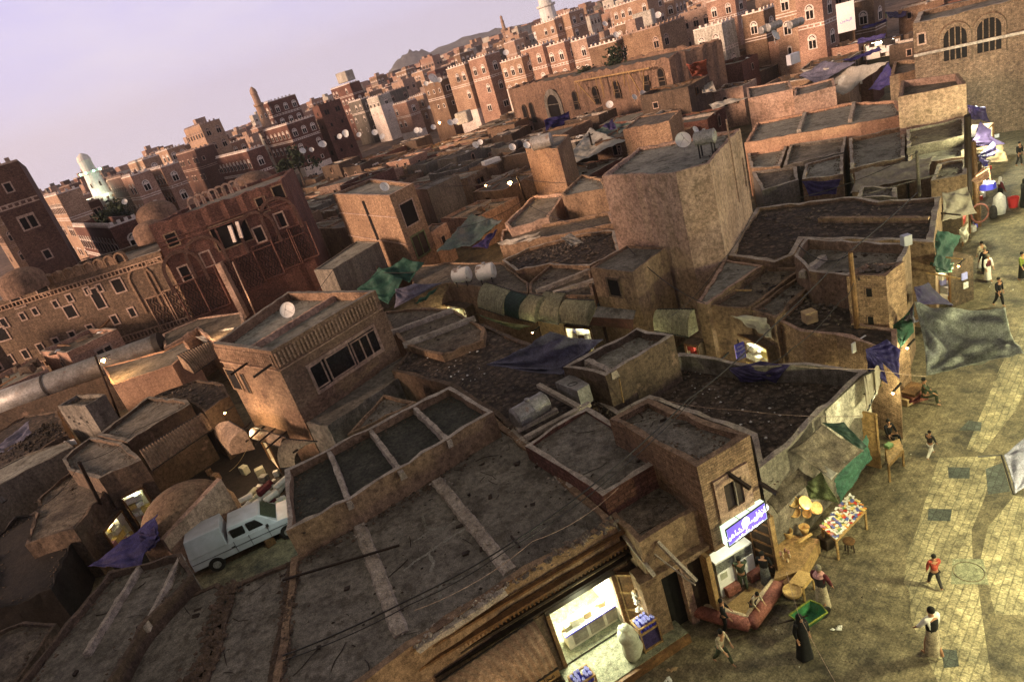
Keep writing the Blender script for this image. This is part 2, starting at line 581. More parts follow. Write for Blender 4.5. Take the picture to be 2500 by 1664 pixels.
def ridge(a, b, z, w, h, m=None, j=.022):
    a, b = V((a[0], a[1])), V((b[0], b[1]))
    mb = MB()
    L = (b - a).length
    k = max(2, int(L / .22))
    d = (b - a).normalized()
    s = V((-d.y, d.x)) * w / 2
    vs = []
    for i in range(k + 1):
        c = a.lerp(b, i / k)
        q = lambda: R.uniform(-j, j)
        for sg, zz, kk in ((-1, 0, 1.15), (-1, h, .85), (1, h, .85), (1, 0, 1.15)):
            vs.append((c.x + s.x * sg * kk + q(), c.y + s.y * sg * kk + q(), z - .02 + zz + (q() if zz else 0)))
    fs = []
    for i in range(k):
        for e in range(3):
            fs.append((i * 4 + e, i * 4 + e + 1, i * 4 + 5 + e, i * 4 + 4 + e))
    fs += [(0, 3, 2, 1), (k * 4, k * 4 + 1, k * 4 + 2, k * 4 + 3)]
    return mb.add(vs, [f[::-1] for f in fs])


def rubble(label, poly, z, n, s0, s1, m='rubble', world=False, cat='rubble', along=None, wid=.3):
    mb = MB()
    p = poly if world else [at(a[0], a[1], z).xy for a in poly]
    if along is None:
        xs, ys = [q[0] for q in p], [q[1] for q in p]
        k = 0
        hot = [(R.uniform(min(xs), max(xs)), R.uniform(min(ys), max(ys))) for _ in range(6)]
        while k < n:
            if R.random() < .55:
                h = R.choice(hot)
                x, y = R.gauss(h[0], .9), R.gauss(h[1], .9)
            else:
                x, y = R.uniform(min(xs), max(xs)), R.uniform(min(ys), max(ys))
            if inpoly(x, y, p):
                r = s0 + (s1 - s0) * R.random() ** 3
                mb.blob((x, y, z + r * .2), r, .35, .6)
            k += 1
    else:
        for _ in range(n):
            i = R.randrange(len(p) - 1)
            q = V(p[i]).lerp(V(p[i + 1]), R.random())
            r = s0 + (s1 - s0) * R.random() ** 2
            mb.blob((q.x + R.gauss(0, wid), q.y + R.gauss(0, wid), z + r * .3), r, .35, .6)
    if mb.v:
        return tag(mb.build('rubble', m), label, cat, kind='stuff')


def face(key, i):
    p = BL[key][0]
    return p[i], p[(i + 1) % len(p)]


def wframe(t, A, B, u, v, w, h, sunk='hole', fr='mud_pale', bars=0, proud=.05, fw=.12, arch=False, z=None, name='window', lit=None, half=None):
    """window at pixel u,v on the vertical wall through A,B (world xy) : frame part > pane sub-part"""
    c = onwall(A, B, u, v)
    if z is not None:
        c.z = z
    return win_at(t, c, V((B[0] - A[0], B[1] - A[1], 0)).normalized(), w, h, sunk, fr, bars, proud, fw, arch, name)


def archpts(w, h, n=10):
    r = w / 2
    return [(-r, -h / 2), (r, -h / 2)] + [(r * math.cos(math.pi * k / n), h / 2 - r + r * math.sin(math.pi * k / n)) for k in range(n + 1)]


def win_at(t, c, d, w, h, sunk='hole', fr='mud_pale', bars=0, proud=.05, fw=.12, arch=False, name='window'):
    nrm = V((d.y, -d.x, 0))
    if nrm.dot(CAM - c) < 0:
        nrm = -nrm
        d = -d
    P = lambda x, zz, o: c + d * x + V((0, 0, zz)) + nrm * o
    f = MB()
    if arch:
        a, b = archpts(w + 2 * fw, h + 2 * fw), archpts(w, h)
        n = len(a)
        f.add([P(x, z, proud) for x, z in a] + [P(x, z, proud) for x, z in b] + [P(x, z, -.05) for x, z in a],
              [(i, (i + 1) % n, n + (i + 1) % n, n + i) for i in range(n)] + [(2 * n + i, 2 * n + (i + 1) % n, (i + 1) % n, i) for i in range(n)])
    else:
        W, Hh = w / 2 + fw, h / 2 + fw
        for x0, z0, x1, z1 in ((-W, -Hh, W, -h / 2), (-W, h / 2, W, Hh), (-W, -h / 2, -w / 2, h / 2), (w / 2, -h / 2, W, h / 2)):
            f.hexa([P(x0, z0, proud), P(x1, z0, proud), P(x1, z0, -.05), P(x0, z0, -.05), P(x0, z1, proud), P(x1, z1, proud), P(x1, z1, -.05), P(x0, z1, -.05)])
    for k in range(bars):
        x = -w / 2 + w * (k + 1) / (bars + 1)
        f.hexa([P(x - .04, -h / 2, proud), P(x + .04, -h / 2, proud), P(x + .04, -h / 2, 0), P(x - .04, -h / 2, 0), P(x - .04, h / 2, proud), P(x + .04, h / 2, proud), P(x + .04, h / 2, 0), P(x - .04, h / 2, 0)])
    fo = f.build(name, fr, t)
    q = MB()
    b = archpts(w + .02, h + .02) if arch else [(-w / 2 - .01, -h / 2 - .01), (w / 2 + .01, -h / 2 - .01), (w / 2 + .01, h / 2 + .01), (-w / 2 - .01, h / 2 + .01)]
    q.add([P(x, z, .006) for x, z in b], [tuple(range(len(b)))])
    q.build('pane', sunk, fo)  # flat pane on solid wall, dark to read as a shaded recess
    return fo


# ================================================================ foreground blocks (pixel outline at roof height)
FB = 'flat_roof_building'
SC = 'shop building'
block('four', FB, 'long mud building with four mossy roof bays divided by pale ridges', SC,
      [(694, 1148), (1098, 941), (1205, 1003), (1035, 1107), (855, 1217), (699, 1299)], 5.15, ph=.32, pw=.2, roof='roof_moss', wall='mud', cop='coping',
      div=[((801, 1095), (850, 1222)), ((903, 1046), (980, 1150)), ((1011, 992), (1095, 1072))], dw=.2, dh=.3)
block('front', FB, 'wide foreground building with stained dark roof in three sections above the bright corner shop', SC,
      [(712, 1365), (1210, 1020), (1245, 1046), (1400, 1180), (1505, 1272), (1400, 1331), (1235, 1428), (1001, 1584), (880, 1668), (640, 1830), (690, 1500)],
      4.1, base=2.45, ph=.1, pw=.25, roof='roof', wall='mud', j=.06)
ft = BL['front'][2]
for w3 in ([(874, 1275), (977, 1543)], [(1064, 1168), (1245, 1390)], [(1228, 1432), (1012, 1575)], [(1245, 1050), (1400, 1185)]):
    rubble('pale loose stones along a ridge of the wide foreground roof', w3, 4.08, 170, .02, .075, m='coping', along=1, wid=.11)
for a, b, w in (((874, 1275), (977, 1543), .42), ((1064, 1168), (1245, 1390), .42), ((1228, 1432), (1012, 1575), .4), ((1245, 1050), (1400, 1185), .35)):
    ridge(at(*a, 4.1).xy, at(*b, 4.1).xy, 4.0, w, .11, j=.03).build('divider', 'coping', ft)
rubble('row of loose stones along the street edge of the wide foreground roof', [(1235, 1425), (1400, 1328), (1500, 1272)], 4.07, 150, .03, .12, along=1, wid=.12)
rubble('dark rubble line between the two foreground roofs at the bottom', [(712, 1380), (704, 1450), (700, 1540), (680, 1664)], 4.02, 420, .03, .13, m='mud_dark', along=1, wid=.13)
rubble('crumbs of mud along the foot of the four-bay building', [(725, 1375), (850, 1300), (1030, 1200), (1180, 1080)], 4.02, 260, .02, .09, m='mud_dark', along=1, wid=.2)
rubble('scattered clods on the wide foreground roof', [(712, 1365), (1210, 1060), (1470, 1272), (1235, 1428), (880, 1660), (720, 1500)], 4.0, 260, .015, .06, m='dirt')
block('left2', FB, 'plain grey roof at the bottom left of the wide foreground roof', SC,
      [(561, 1427), (716, 1366), (700, 1500), (640, 1830), (420, 1830), (520, 1600)], 3.95, ph=.08, pw=.2, roof='roof', wall='mud_dark')  # this and the next left blocks: corner darkness put into the wall colour
block('left3', FB, 'low grey roof between two rubble lines at the bottom edge', SC,
      [(313, 1542), (460, 1450), (530, 1420), (552, 1440), (515, 1600), (410, 1830), (180, 1830)], 3.85, ph=.08, pw=.15, roof='roof', wall='mud_dark')
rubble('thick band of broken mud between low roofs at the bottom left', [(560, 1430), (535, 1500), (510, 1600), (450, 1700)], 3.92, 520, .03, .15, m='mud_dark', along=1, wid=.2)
block('left5', FB, 'dark walled roof with two thin ridges at the bottom left corner', SC,
      [(266, 1395), (442, 1348), (470, 1400), (349, 1528), (240, 1720), (0, 1720), (155, 1524)], 4.4, ph=.25, pw=.15, roof='roof', wall='mud_dark',
      div=[((338, 1378), (205, 1590)), ((440, 1352), (350, 1528))], dw=.16, dh=.25)
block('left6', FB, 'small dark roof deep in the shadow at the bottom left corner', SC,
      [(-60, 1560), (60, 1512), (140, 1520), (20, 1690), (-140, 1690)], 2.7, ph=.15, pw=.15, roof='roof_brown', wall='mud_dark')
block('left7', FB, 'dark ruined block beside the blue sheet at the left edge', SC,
      [(-40, 1330), (40, 1260), (150, 1230), (190, 1290), (130, 1440), (-40, 1500)], 2.2, ph=.15, pw=.2, roof='mud_black', wall='mud_black', j=.12)  # near-black colour paints in the darkness of the corner pit
block('g2', FB, 'small grey-roofed block with a broken front wall, left of the brick corner house', SC,
      [(1280, 1086), (1433, 989), (1489, 1024), (1604, 1128), (1471, 1208)], 4.65, ph=.12, pw=.2, roof='roof', wall='brick_red', cop='coping')
block('g4', FB, 'lowest roof with dirt over the dark doorway, between corner shop and lit blue sign', SC,
      [(1471, 1228), (1604, 1140), (1705, 1242), (1560, 1322), (1500, 1268)], 3.9, base=2.5, ph=.12, pw=.2, roof='roof_brown', wall='mud')
block('g3', 'brick_house', 'rough brick corner house with a crooked window behind the lit blue sign', 'house',
      [(1485, 1020), (1583, 971), (1833, 1062), (1701, 1138)], 5.6, base=2.55, ph=.22, pw=.22, roof='roof', wall='brick', cop='mud', j=.06)
block('g5', FB, 'large rubble-strewn roof with a high parapet at the street corner', SC,
      [(1447, 975), (1560, 915), (1659, 860), (1722, 868), (1845, 890), (1970, 886), (2121, 902), (2012, 1000), (1927, 1090), (1854, 1145), (1833, 1062), (1583, 971), (1505, 1010)],
      3.7, ph=.7, pw=.22, roof='dirt', wall='plaster_grey', cop='coping')
rubble('rubble and rubbish heaped on the large street-corner roof', [(1600, 960), (1660, 880), (1960, 900), (2080, 930), (1930, 1080), (1850, 1120)], 3.01, 900, .02, .11)
rubble('pale scraps of litter on the large street-corner roof', [(1600, 900), (1960, 900), (2080, 930), (1930, 1080), (1850, 1120)], 3.04, 60, .03, .08, m='white_cloth', cat='litter')
block('g6', FB, 'raised rectangular room with a walled roof beside the grey tarpaulin', 'rooftop room',
      [(1374, 895), (1555, 801), (1645, 818), (1478, 916)], 5.1, ph=.3, pw=.2, roof='roof_light', wall='mud_dark', cop='coping', div=[((1428, 872), (1500, 905))])
block('n1', FB, 'ribbed brown roof along the near side of the awning lane', SC,
      [(935, 760), (1045, 750), (1110, 755), (1185, 800), (1180, 830), (1080, 868), (990, 842), (950, 800)], 4., ph=.12, pw=.2, roof='roof_brown', wall='mud',
      div=[((950, 815), (1105, 757)), ((985, 843), (1160, 776))], divm='coping')
block('n2', FB, 'rubble-covered roof between the windowed house and the grey tarpaulin', SC,
      [(955, 905), (1000, 850), (1100, 800), (1180, 790), (1300, 840), (1372, 895), (1470, 985), (1280, 1080), (1205, 1010), (1098, 941)], 3.7, ph=.1, pw=.25, roof='dirt', wall='mud_dark')
rubble('rubble scattered on the roof below the grey tarpaulin', [(965, 900), (1005, 855), (1100, 805), (1190, 830), (1250, 930), (1200, 1000), (1098, 935)], 3.6, 900, .02, .12)
rubble('white litter scattered on the roof below the grey tarpaulin', [(965, 900), (1005, 855), (1100, 805), (1190, 830), (1200, 960)], 3.62, 50, .03, .09, m='white_cloth', cat='litter')
rubble('heap of stones beside the sheet-metal tank', [(1405, 990), (1440, 975), (1500, 1010), (1470, 1060)], 3.72, 260, .03, .12, m='dirt')
block('n4', FB, 'small grey roof tucked behind the four-bay building', SC, [(848, 1062), (935, 962), (1015, 978), (1000, 990)], 3.7, ph=.15, pw=.15, roof='roof', wall='mud')
block('n5', FB, 'long grey plinth wall under the windowed house', 'wall', [(748, 1032), (741, 1010), (990, 868), (1000, 905), (800, 1040)], 3.3, ph=.05, pw=.1, roof='plaster_grey', wall='plaster_grey', reg=False)
# windowed brick house
block('m1', 'brick_house', 'square brick house with a three-part window and a pale parapet at centre left', 'house',
      [(519, 839), (661, 857), (917, 708), (703, 711)], 7.4, ph=.5, pw=.28, roof='roof_light', wall='brick', cop='plaster_grey', j=.02, div=[((590, 848), (815, 712))], dw=.25, dh=.35, divm='mud_pale')
p, z, t = BL['m1']
Am, Bm = at(661, 857, 7.4).xy, at(917, 708, 7.4).xy
Cm = at(519, 839, 7.4).xy
dm = V((Bm.x - Am.x, Bm.y - Am.y, 0)).normalized()
c = onwall(Am, Bm, 846, 873)
win_at(t, c, dm, 4.3, 1.35, 'hole', 'mud_pale', 0, .07, .16)
for k, (u, v, w) in enumerate(((777, 915, .75), (830, 883, 1.45), (893, 845, 1.6))):
    cc = onwall(Am, Bm, u, v)
    win_at(t, cc + V((dm.y, -dm.x, 0)) * .03, dm, w, 1.15, 'glass_dark', 'mud_pale', 2 if k == 2 else 0, .05, .07)
mb = MB()
n_ = V((dm.y, -dm.x, 0))
for (A_, B_) in ((Am, Bm), (Cm, Am)):
    d_ = V((B_.x - A_.x, B_.y - A_.y, 0))
    L = d_.length
    d_.normalize()
    q_ = V((d_.y, -d_.x, 0)) * .04
    a_ = V((A_.x, A_.y, 6.35)) + q_
    mb.bar(a_, a_ + d_ * L, .1, .07)
    for k in range(int(L / .22)):
        a2 = V((A_.x, A_.y, 0)) + d_ * (k * .22 + .1) + q_
        mb.bar(a2 + V((0, 0, 6.5)), a2 + V((0, 0, 7.2)), .08, .08)
mb.build('cornice', 'brick_tan', t)
wframe(t, Cm, Am, 572, 925, 1., 1.2, fr='mud', fw=.1)
wframe(t, Cm, Am, 601, 935, .35, 1.2, sunk='metal_dark', fr='mud', fw=.02)
for u0, v0, u1, v1 in ((562, 922, 606, 884), (626, 918, 664, 888)):
    a = onwall(Cm, Am, u1, v1)
    dd = V((Am.x - Cm.x, Am.y - Cm.y, 0)).normalized()
    nn = V((dd.y, -dd.x, 0))
    MB().bar(a + V((0, 0, 0)), a + nn * 1.1 - V((0, 0, .1)), .1).build('beam', 'wood_dark', t)
# stair house and the big plastered block
block('s1', 'stair_house', 'small flat stair hut with a barred dark window in front of the tall plastered block', 'rooftop room',
      [(1441, 653), (1530, 600), (1625, 603), (1545, 665)], 5.5, ph=.1, pw=.1, roof='roof', wall='mud', j=.03)
wframe(BL['s1'][2], at(1441, 653, 5.5).xy, at(1545, 665, 5.5).xy, 1500, 702, .8, .9, fr='mud_dark', fw=.1)
block('big', 'plastered_tower', 'tall windowless pink-brown plastered block with tank and dish on its roof', 'tower house',
      [(1468, 430), (1651, 422), (1733, 397), (1807, 313), (1557, 361)], 9.3, ph=.18, pw=.22, roof='roof_light', wall='mud_pale', j=.05, seg=.4)
tb = BL['big'][2]
for (u, v, w, h, s) in ((1818, 420, .12, 1.6, 'hole'), (1790, 395, .05, 4.5, 'mud_dark')):
    wframe(tb, at(1733, 397, 9.3).xy, at(1807, 313, 9.3).xy, u, v, w, h, sunk=s, fr='mud_pale', fw=.02, proud=.02)
block('n3a', FB, 'brown roof carrying two white water tanks above the awning lane', SC,
      [(1010, 720), (1000, 650), (1100, 640), (1225, 640), (1290, 690), (1290, 715), (1160, 700), (1090, 690)], 3.9, ph=.1, pw=.15, roof='roof_brown', wall='mud')
block('n3b', FB, 'striped roof with long ridges between the lane and the stair hut', SC,
      [(1290, 690), (1350, 640), (1441, 655), (1450, 720), (1372, 722), (1292, 718)], 4.0, ph=.15, pw=.15, roof='roof_brown', wall='mud',
      div=[((1310, 712), (1440, 660)), ((1350, 716), (1450, 685))])
block('n3c', FB, 'collapsed roof full of planks and corrugated scraps left of the tall plastered block', SC,
      [(1225, 636), (1290, 605), (1420, 570), (1500, 560), (1512, 610), (1440, 650), (1340, 645), (1260, 660)], 4.1, ph=.2, pw=.2, roof='dirt', wall='mud', cop='coping')
rubble('debris on the collapsed roof left of the tall plastered block', [(1240, 636), (1420, 575), (1500, 565), (1440, 645)], 3.92, 500, .04, .2)
block('n3d', FB, 'low walled roof above the stepped mud walls at centre', SC,
      [(1232, 545), (1300, 478), (1380, 470), (1340, 530), (1245, 560)], 4.4, ph=.25, pw=.25, roof='roof', wall='mud_pale', cop='mud_pale')
block('n3e', FB, 'grey roof just left of the tall plastered block top', SC,
      [(1370, 472), (1420, 425), (1470, 435), (1482, 458), (1378, 478)], 5.2, ph=.2, pw=.2, roof='roof_light', wall='mud')
block('n3f', FB, 'long low roof with a stone parapet below the walled roof', SC,
      [(1225, 560), (1370, 540), (1490, 515), (1500, 545), (1410, 565), (1220, 600)], 4.0, ph=.25, pw=.2, roof='roof_brown', wall='mud', cop='mud_pale')
# right-hand roofs
block('r1', FB, 'broad uneven dirt roof right of the tall plastered block', SC,
      [(1846, 507), (2090, 477), (2150, 490), (2298, 480), (2280, 590), (1960, 582), (1938, 622), (1890, 640), (1778, 623), (1800, 570)], 4.3, ph=.15, pw=.3, roof='dirt', wall='mud', cop='coping', div=[((2000, 535), (2270, 535))], divm='mud')
rubble('loose stones on the broad dirt roof', [(1800, 600), (1850, 515), (2280, 500), (2270, 580), (1950, 575)], 4.16, 700, .03, .14)
block('r2', FB, 'walled roof with a lower corner court above the brick turret', SC,
      [(1938, 624), (1965, 582), (2222, 592), (2195, 660), (2120, 655), (2066, 672), (1975, 660)], 5.1, ph=.45, pw=.18, roof='roof', wall='mud', cop='coping', div=[((1955, 655), (2010, 612))])
block('r2t', 'brick_turret', 'pale brick turret with two slit windows beside the street', 'turret',
      [(2066, 672), (2165, 672), (2208, 640), (2120, 640)], 5.7, ph=.12, pw=.2, roof='dirt', wall='brick_ochre', j=.05)
rubble('stones piled on top of the pale brick turret', [(2075, 668), (2160, 668), (2195, 645), (2125, 643)], 5.6, 160, .06, .2)
Tl, Tr = at(2066, 672, 5.7).xy, at(2165, 672, 5.7).xy
for u, v in ((2122, 714), (2126, 782)):
    wframe(BL['r2t'][2], Tl, Tr, u, v, .2, .35, fr='brick_ochre', fw=.03, proud=.02)
block('ra', FB, 'smooth grey roof at the foot of the tall plastered block', SC, [(1700, 738), (1768, 632), (1865, 645), (1727, 742)], 4.2, ph=.08, pw=.2, roof='roof_light', wall='mud', cop='mud_pale')
block('rb', FB, 'narrow roof strip littered with twigs, second strip right of the tall plastered block', SC, [(1730, 745), (1868, 650), (1966, 650), (1828, 752)], 4.0, ph=.2, pw=.15, roof='roof_brown', wall='mud', cop='mud')
block('rc', FB, 'narrow grey roof strip with a worn tyre, third strip right of the tall plastered block', SC, [(1832, 752), (1975, 655), (1985, 690), (1895, 778)], 3.95, ph=.2, pw=.15, roof='roof', wall='mud', cop='mud')
block('rd', FB, 'rubble-filled court below the pale brick turret', SC, [(1895, 782), (1990, 690), (2075, 680), (2110, 790), (2190, 800), (2190, 860), (2040, 815), (1960, 812)], 3.7, ph=.12, pw=.2, roof='dirt', wall='brick_ochre', cop='mud_pale')
rubble('rubble in the court below the pale brick turret', [(1905, 785), (1990, 700), (2075, 690), (2090, 790), (1980, 800)], 3.6, 420, .03, .15)
block('u2', FB, 'long roof with a glowing orange parapet in the upper right', SC, [(1846, 300), (2075, 250), (2190, 245), (2210, 280), (1817, 350)], 4.5, ph=.2, pw=.25, roof='roof_light', wall='orange_wall', div=[((1950, 318), (1965, 275)), ((2075, 293), (2085, 250))])  # parapet's orange light is painted into its wall material
for k, (l, pp, zz, r_) in enumerate((
        ('grey sunken court below the glowing orange parapet, nearest the plastered block', [(1822, 365), (1925, 348), (1905, 405), (1832, 410)], 3.7, 'roof_light'),
        ('grey sunken court below the glowing orange parapet, second from the plastered block', [(1928, 352), (2068, 332), (2060, 372), (1912, 405)], 3.8, 'roof'),
        ('grey roof with a round black hole in its middle', [(2072, 338), (2210, 306), (2210, 385), (2075, 412)], 3.8, 'roof_light'),
        ('narrow stepped roof below the upper right box wall', [(2212, 318), (2359, 285), (2360, 330), (2214, 360)], 4.3, 'roof_brown'),
        ('bluish roof strip behind the beige sheet', [(2216, 366), (2360, 335), (2358, 382), (2290, 395), (2216, 392)], 3.8, 'roof_light'),
        ('broken timber roof above the blue hanging cloth', [(1835, 420), (1945, 405), (1950, 440), (1860, 465)], 3.6, 'roof_brown'),
        ('square roof directly above the blue hanging cloth', [(1965, 400), (2060, 375), (2060, 425), (1958, 438)], 3.7, 'roof_light'),
        ('flat roof under the beige sheet near the fairy lights', [(2100, 455), (2190, 455), (2190, 480), (2090, 482)], 3.9, 'roof'),
        ('brown roof right of the beige sheet above the fruit lights', [(2290, 398), (2360, 388), (2362, 425), (2272, 440)], 3.9, 'roof_brown'))):
    block('rr%d' % k, FB, l, SC, pp, zz, ph=.3 if k < 3 else .15, pw=.22, roof=r_, wall='stone_grey' if k % 2 else 'mud', cop='coping')
block('r5a', FB, 'pinkish blank box with a straight top, left of the lit market tent', SC, [(1826, 241), (1935, 217), (1928, 196), (1822, 214)], 6., ph=.15, pw=.2, roof='roof', wall='mud_pale', j=.02)
block('r5b', FB, 'pinkish blank box touching the lit market tent', SC, [(1937, 237), (2040, 210), (2035, 190), (1940, 215)], 5.8, ph=.15, pw=.2, roof='roof', wall='mud_pale', j=.02)
block('r6', FB, 'smooth brown box room with a walled roof at the top of the right street', SC, [(2192, 238), (2359, 204), (2340, 178), (2200, 197)], 6.4, ph=.5, pw=.2, roof='roof_brown', wall='mud_pale', cop='mud', j=.02)
block('v1', FB, 'upper of two stacked brown boxes beside the bright market', SC, [(2020, 38), (2083, 28), (2080, 5), (2020, 12)], 7.8, ph=.2, pw=.2, roof='roof_brown', wall='mud', j=.02)
block('v2', FB, 'lower of two stacked brown boxes beside the bright market', SC, [(2011, 88), (2088, 72), (2083, 50), (2015, 60)], 5.2, ph=.2, pw=.2, roof='roof_brown', wall='mud_pale', j=.02)
block('v3', FB, 'rough brown block with a dish and two cylinders on top, upper right', SC, [(1858, 106), (1975, 88), (1985, 62), (1862, 75)], 6.2, ph=.15, pw=.2, roof='roof', wall='brick_rose', j=.04)
# mid-left roofs
block('l1', FB, 'grey roof with a pale parapet above the long rusty awning', SC, [(236, 1062), (362, 967), (455, 973), (465, 985), (310, 1078)], 3.9, ph=.2, pw=.25, roof='roof', wall='mud_dark', cop='plaster_grey')  # yard shadow put into the dark wall colour
block('l2', FB, 'small box room with little holes in its face, by the long vault', 'rooftop room', [(140, 991), (190, 963), (257, 961), (208, 990)], 4.9, ph=.25, pw=.15, roof='roof_brown', wall='plaster_grey')
for u, v in ((168, 1018), (180, 1028), (197, 1020), (192, 1034), (212, 1030)):
    wframe(BL['l2'][2], at(140, 991, 4.9).xy, at(208, 990, 4.9).xy, u, v, .12, .14, fr='plaster_grey', fw=.02, proud=.01)
block('l3', FB, 'pale roof corner behind the leaning dark pole', SC, [(151, 1119), (220, 1065), (297, 1077), (330, 1104), (345, 1120), (240, 1168), (165, 1148)], 3.8, ph=.2, pw=.2, roof='roof', wall='mud_dark', cop='plaster_grey')  # dark wall colour stands in for the yard's shadow
block('l4', FB, 'low brown roof below the leaning dark pole', SC, [(95, 1210), (175, 1150), (250, 1172), (260, 1200), (180, 1290), (60, 1330)], 2.9, ph=.12, pw=.2, roof='roof_brown', wall='mud_dark', j=.08)  # wall darkened in colour where the yard lies in shadow
block('l5', FB, 'dark roof at the left edge under the long vault', SC, [(-80, 1090), (60, 1015), (140, 1000), (165, 1060), (60, 1120), (-60, 1180)], 3.2, ph=.1, pw=.2, roof='dirt', wall='mud_dark', j=.08)
rubble('black coal-like heap at the left edge', [(-20, 1120), (130, 1020), (160, 1060), (40, 1130)], 3.2, 500, .05, .2, m='mud_black')
block('l6', FB, 'long narrow wall-top strip with a curved dark awning at the left edge', SC, [(-60, 1170), (60, 1110), (165, 1075), (180, 1090), (60, 1150), (-60, 1215)], 3.3, ph=.05, pw=.15, roof='roof_light', wall='stone_grey')
block('l7', FB, 'roof strewn with planks behind the long rusty awning', SC, [(375, 965), (480, 925), (545, 935), (560, 965), (500, 1005), (470, 985), (455, 973)], 3.4, ph=.12, pw=.15, roof='dirt', wall='mud_dark')
rubble('planks and junk behind the long rusty awning', [(385, 965), (480, 930), (545, 940), (500, 1000)], 3.3, 300, .04, .16)
block('l8', FB, 'lamp-lit salmon building with a corrugated lean-to', SC, [(250, 895), (400, 855), (450, 830), (470, 858), (420, 890), (275, 940)], 4.1, ph=.1, pw=.15, roof='roof', wall='orange_wall')
block('l9', FB, 'narrow flat roof at the foot of the dark palace corner', SC, [(395, 815), (485, 775), (590, 760), (600, 800), (520, 835), (480, 800), (400, 850)], 3.9, ph=.1, pw=.2, roof='roof_brown', wall='mud_pale')
block('o1b', FB, 'plain grey-sided block with a pale pink end in front of the ochre tower', SC, [(766, 659), (812, 657), (925, 590), (870, 588)], 5.4, ph=.1, pw=.15, roof='roof_light', wall='stone_grey', j=.02)
block('o1c', FB, 'blunt pinkish block with a grey side, just right of the ochre tower', SC, [(1012, 462), (1043, 462), (1120, 425), (1085, 430)], 6.4, ph=.1, pw=.2, roof='roof', wall='stone_grey', j=.03)
# ochre tower
block('o1', 'brick_tower', 'ochre brick tower with two large side windows and a white dish', 'tower house', [(812, 474), (950, 477), (1009, 447), (905, 436)], 8.9, ph=.3, pw=.25, roof='roof_light', wall='brick_ochre', cop='gypsum_old', j=.02)
to = BL['o1'][2]
A_, B_ = at(950, 477, 8.9).xy, at(1009, 447, 8.9).xy
wframe(to, A_, B_, 999, 520, 1.7, 1.9, fr='gypsum_old', fw=.1)
wframe(to, A_, B_, 1027, 596, 1.7, 1.8, fr='olive_tarp', fw=.14, sunk='wood_dark', bars=1)
C_ = at(812, 474, 8.9).xy
mb = MB()
d_ = V((A_.x - C_.x, A_.y - C_.y, 0))
n_ = V((d_.y, -d_.x, 0)).normalized() * .06
for z in (7.0, 4.6):
    mb.bar(V((C_.x, C_.y, z)) + n_, V((A_.x, A_.y, z)) + n_, .08, .08)
mb.build('belt', 'gypsum_old', to)
MB().bar(onwall(C_, A_, 887, 490) + n_, onwall(C_, A_, 925, 585) + n_, .3, .2).build('drain_pipe', 'metal_dark', to)
# brick tower with cylinder
block('t2', 'brick_tower', 'rough brick tower carrying a long horizontal cylinder tank', 'tower house', [(1282, 363), (1362, 362), (1390, 328), (1310, 331)], 8., ph=.1, pw=.2, roof='roof', wall='brick', j=.05)
block('t3', FB, 'wide rough brick block with straw-like clutter on its top, behind the plastered block', SC, [(1520, 316), (1634, 296), (1662, 268), (1560, 285)], 7.2, ph=.1, pw=.2, roof='roof_brown', wall='brick', j=.07)
# ---------------------------------------------------------------- terrain, sky, light
def sm(a, b, x):
    t = min(1, max(0, (x - a) / (b - a)))
    return t * t * (3 - 2 * t)


def gz(x, y):
    d = math.hypot(x, y)
    az = math.degrees(math.atan2(x, y))
    h = sm(140, 700, d) * (6 + 14 * sm(-25, 15, az)) + sm(700, 2600, d) * (4 + 22 * sm(-22, 10, az))
    return h


def ground():
    mb = MB()
    rs = [0, 12, 25, 40, 60, 80, 105, 140, 180, 230, 300, 380, 480, 600, 760, 950, 1200, 1500, 1900, 2400, 3200, 4500, 7000, 12000]
    n = 72
    vs = [(0, 0, 0)]
    for r in rs[1:]:
        for k in range(n):
            a = 2 * math.pi * k / n
            x, y = r * math.sin(a), r * math.cos(a)
            vs.append((x, y, gz(x, y) if y > 0 else 0))
    fs = [(0, 1 + (k + 1) % n, 1 + k) for k in range(n)]
    for i in range(len(rs) - 2):
        for k in range(n):
            a, b = 1 + i * n + k, 1 + i * n + (k + 1) % n
            mb.mi = 0 if rs[i + 2] < 150 else 1
            vs_ = (a, b, b + n, a + n)
            fs.append(vs_)
    mb.add(vs, fs)
    mb.m = [0] * n + [0 if rs[i + 2] < 150 else 1 for i in range(len(rs) - 2) for k in range(n)]
    tag(mb.build('ground', ['ground', 'far_ground']), None, None, kind='structure')


ground()


def mountain(name, u, v, d, w, h):
    c = atd(u, v, d)
    mb = MB()
    N, Mm = 28, 10
    vs, fs = [], []
    pr = [R.uniform(.5, 1.25) for _ in range(N + 1)]
    for i in range(N + 1):
        f = i / N
        e = math.sin(math.pi * f) ** 1.1
        for k in range(Mm + 1):
            g = k / Mm
            zz = h * e * (1 - abs(2 * g - 1) ** 1.3) * (.8 + .2 * pr[i])
            dx = V((RTc.x, RTc.y, 0)) * (f - .5) * w
            dy = V((FWc.x, FWc.y, 0)) * (g - .5) * w * .7
            p = V((c.x, c.y, 0)) + dx + dy
            vs.append((p.x, p.y, c.z - h + zz - (30 if e < .05 or g in (0, 1) else 0)))
    for i in range(N):
        for k in range(Mm):
            a = i * (Mm + 1) + k
            fs.append((a, a + Mm + 1, a + Mm + 2, a + 1))
    mb.add(vs, fs)
    tag(mb.build('hill', 'hill', smooth=True), None, None, kind='structure')


mountain('hill', 1000, 122, 2300, 260, 80)
mountain('hill', 600, 330, 5200, 1500, 60)
mountain('hill', 1150, 85, 2600, 900, 60)

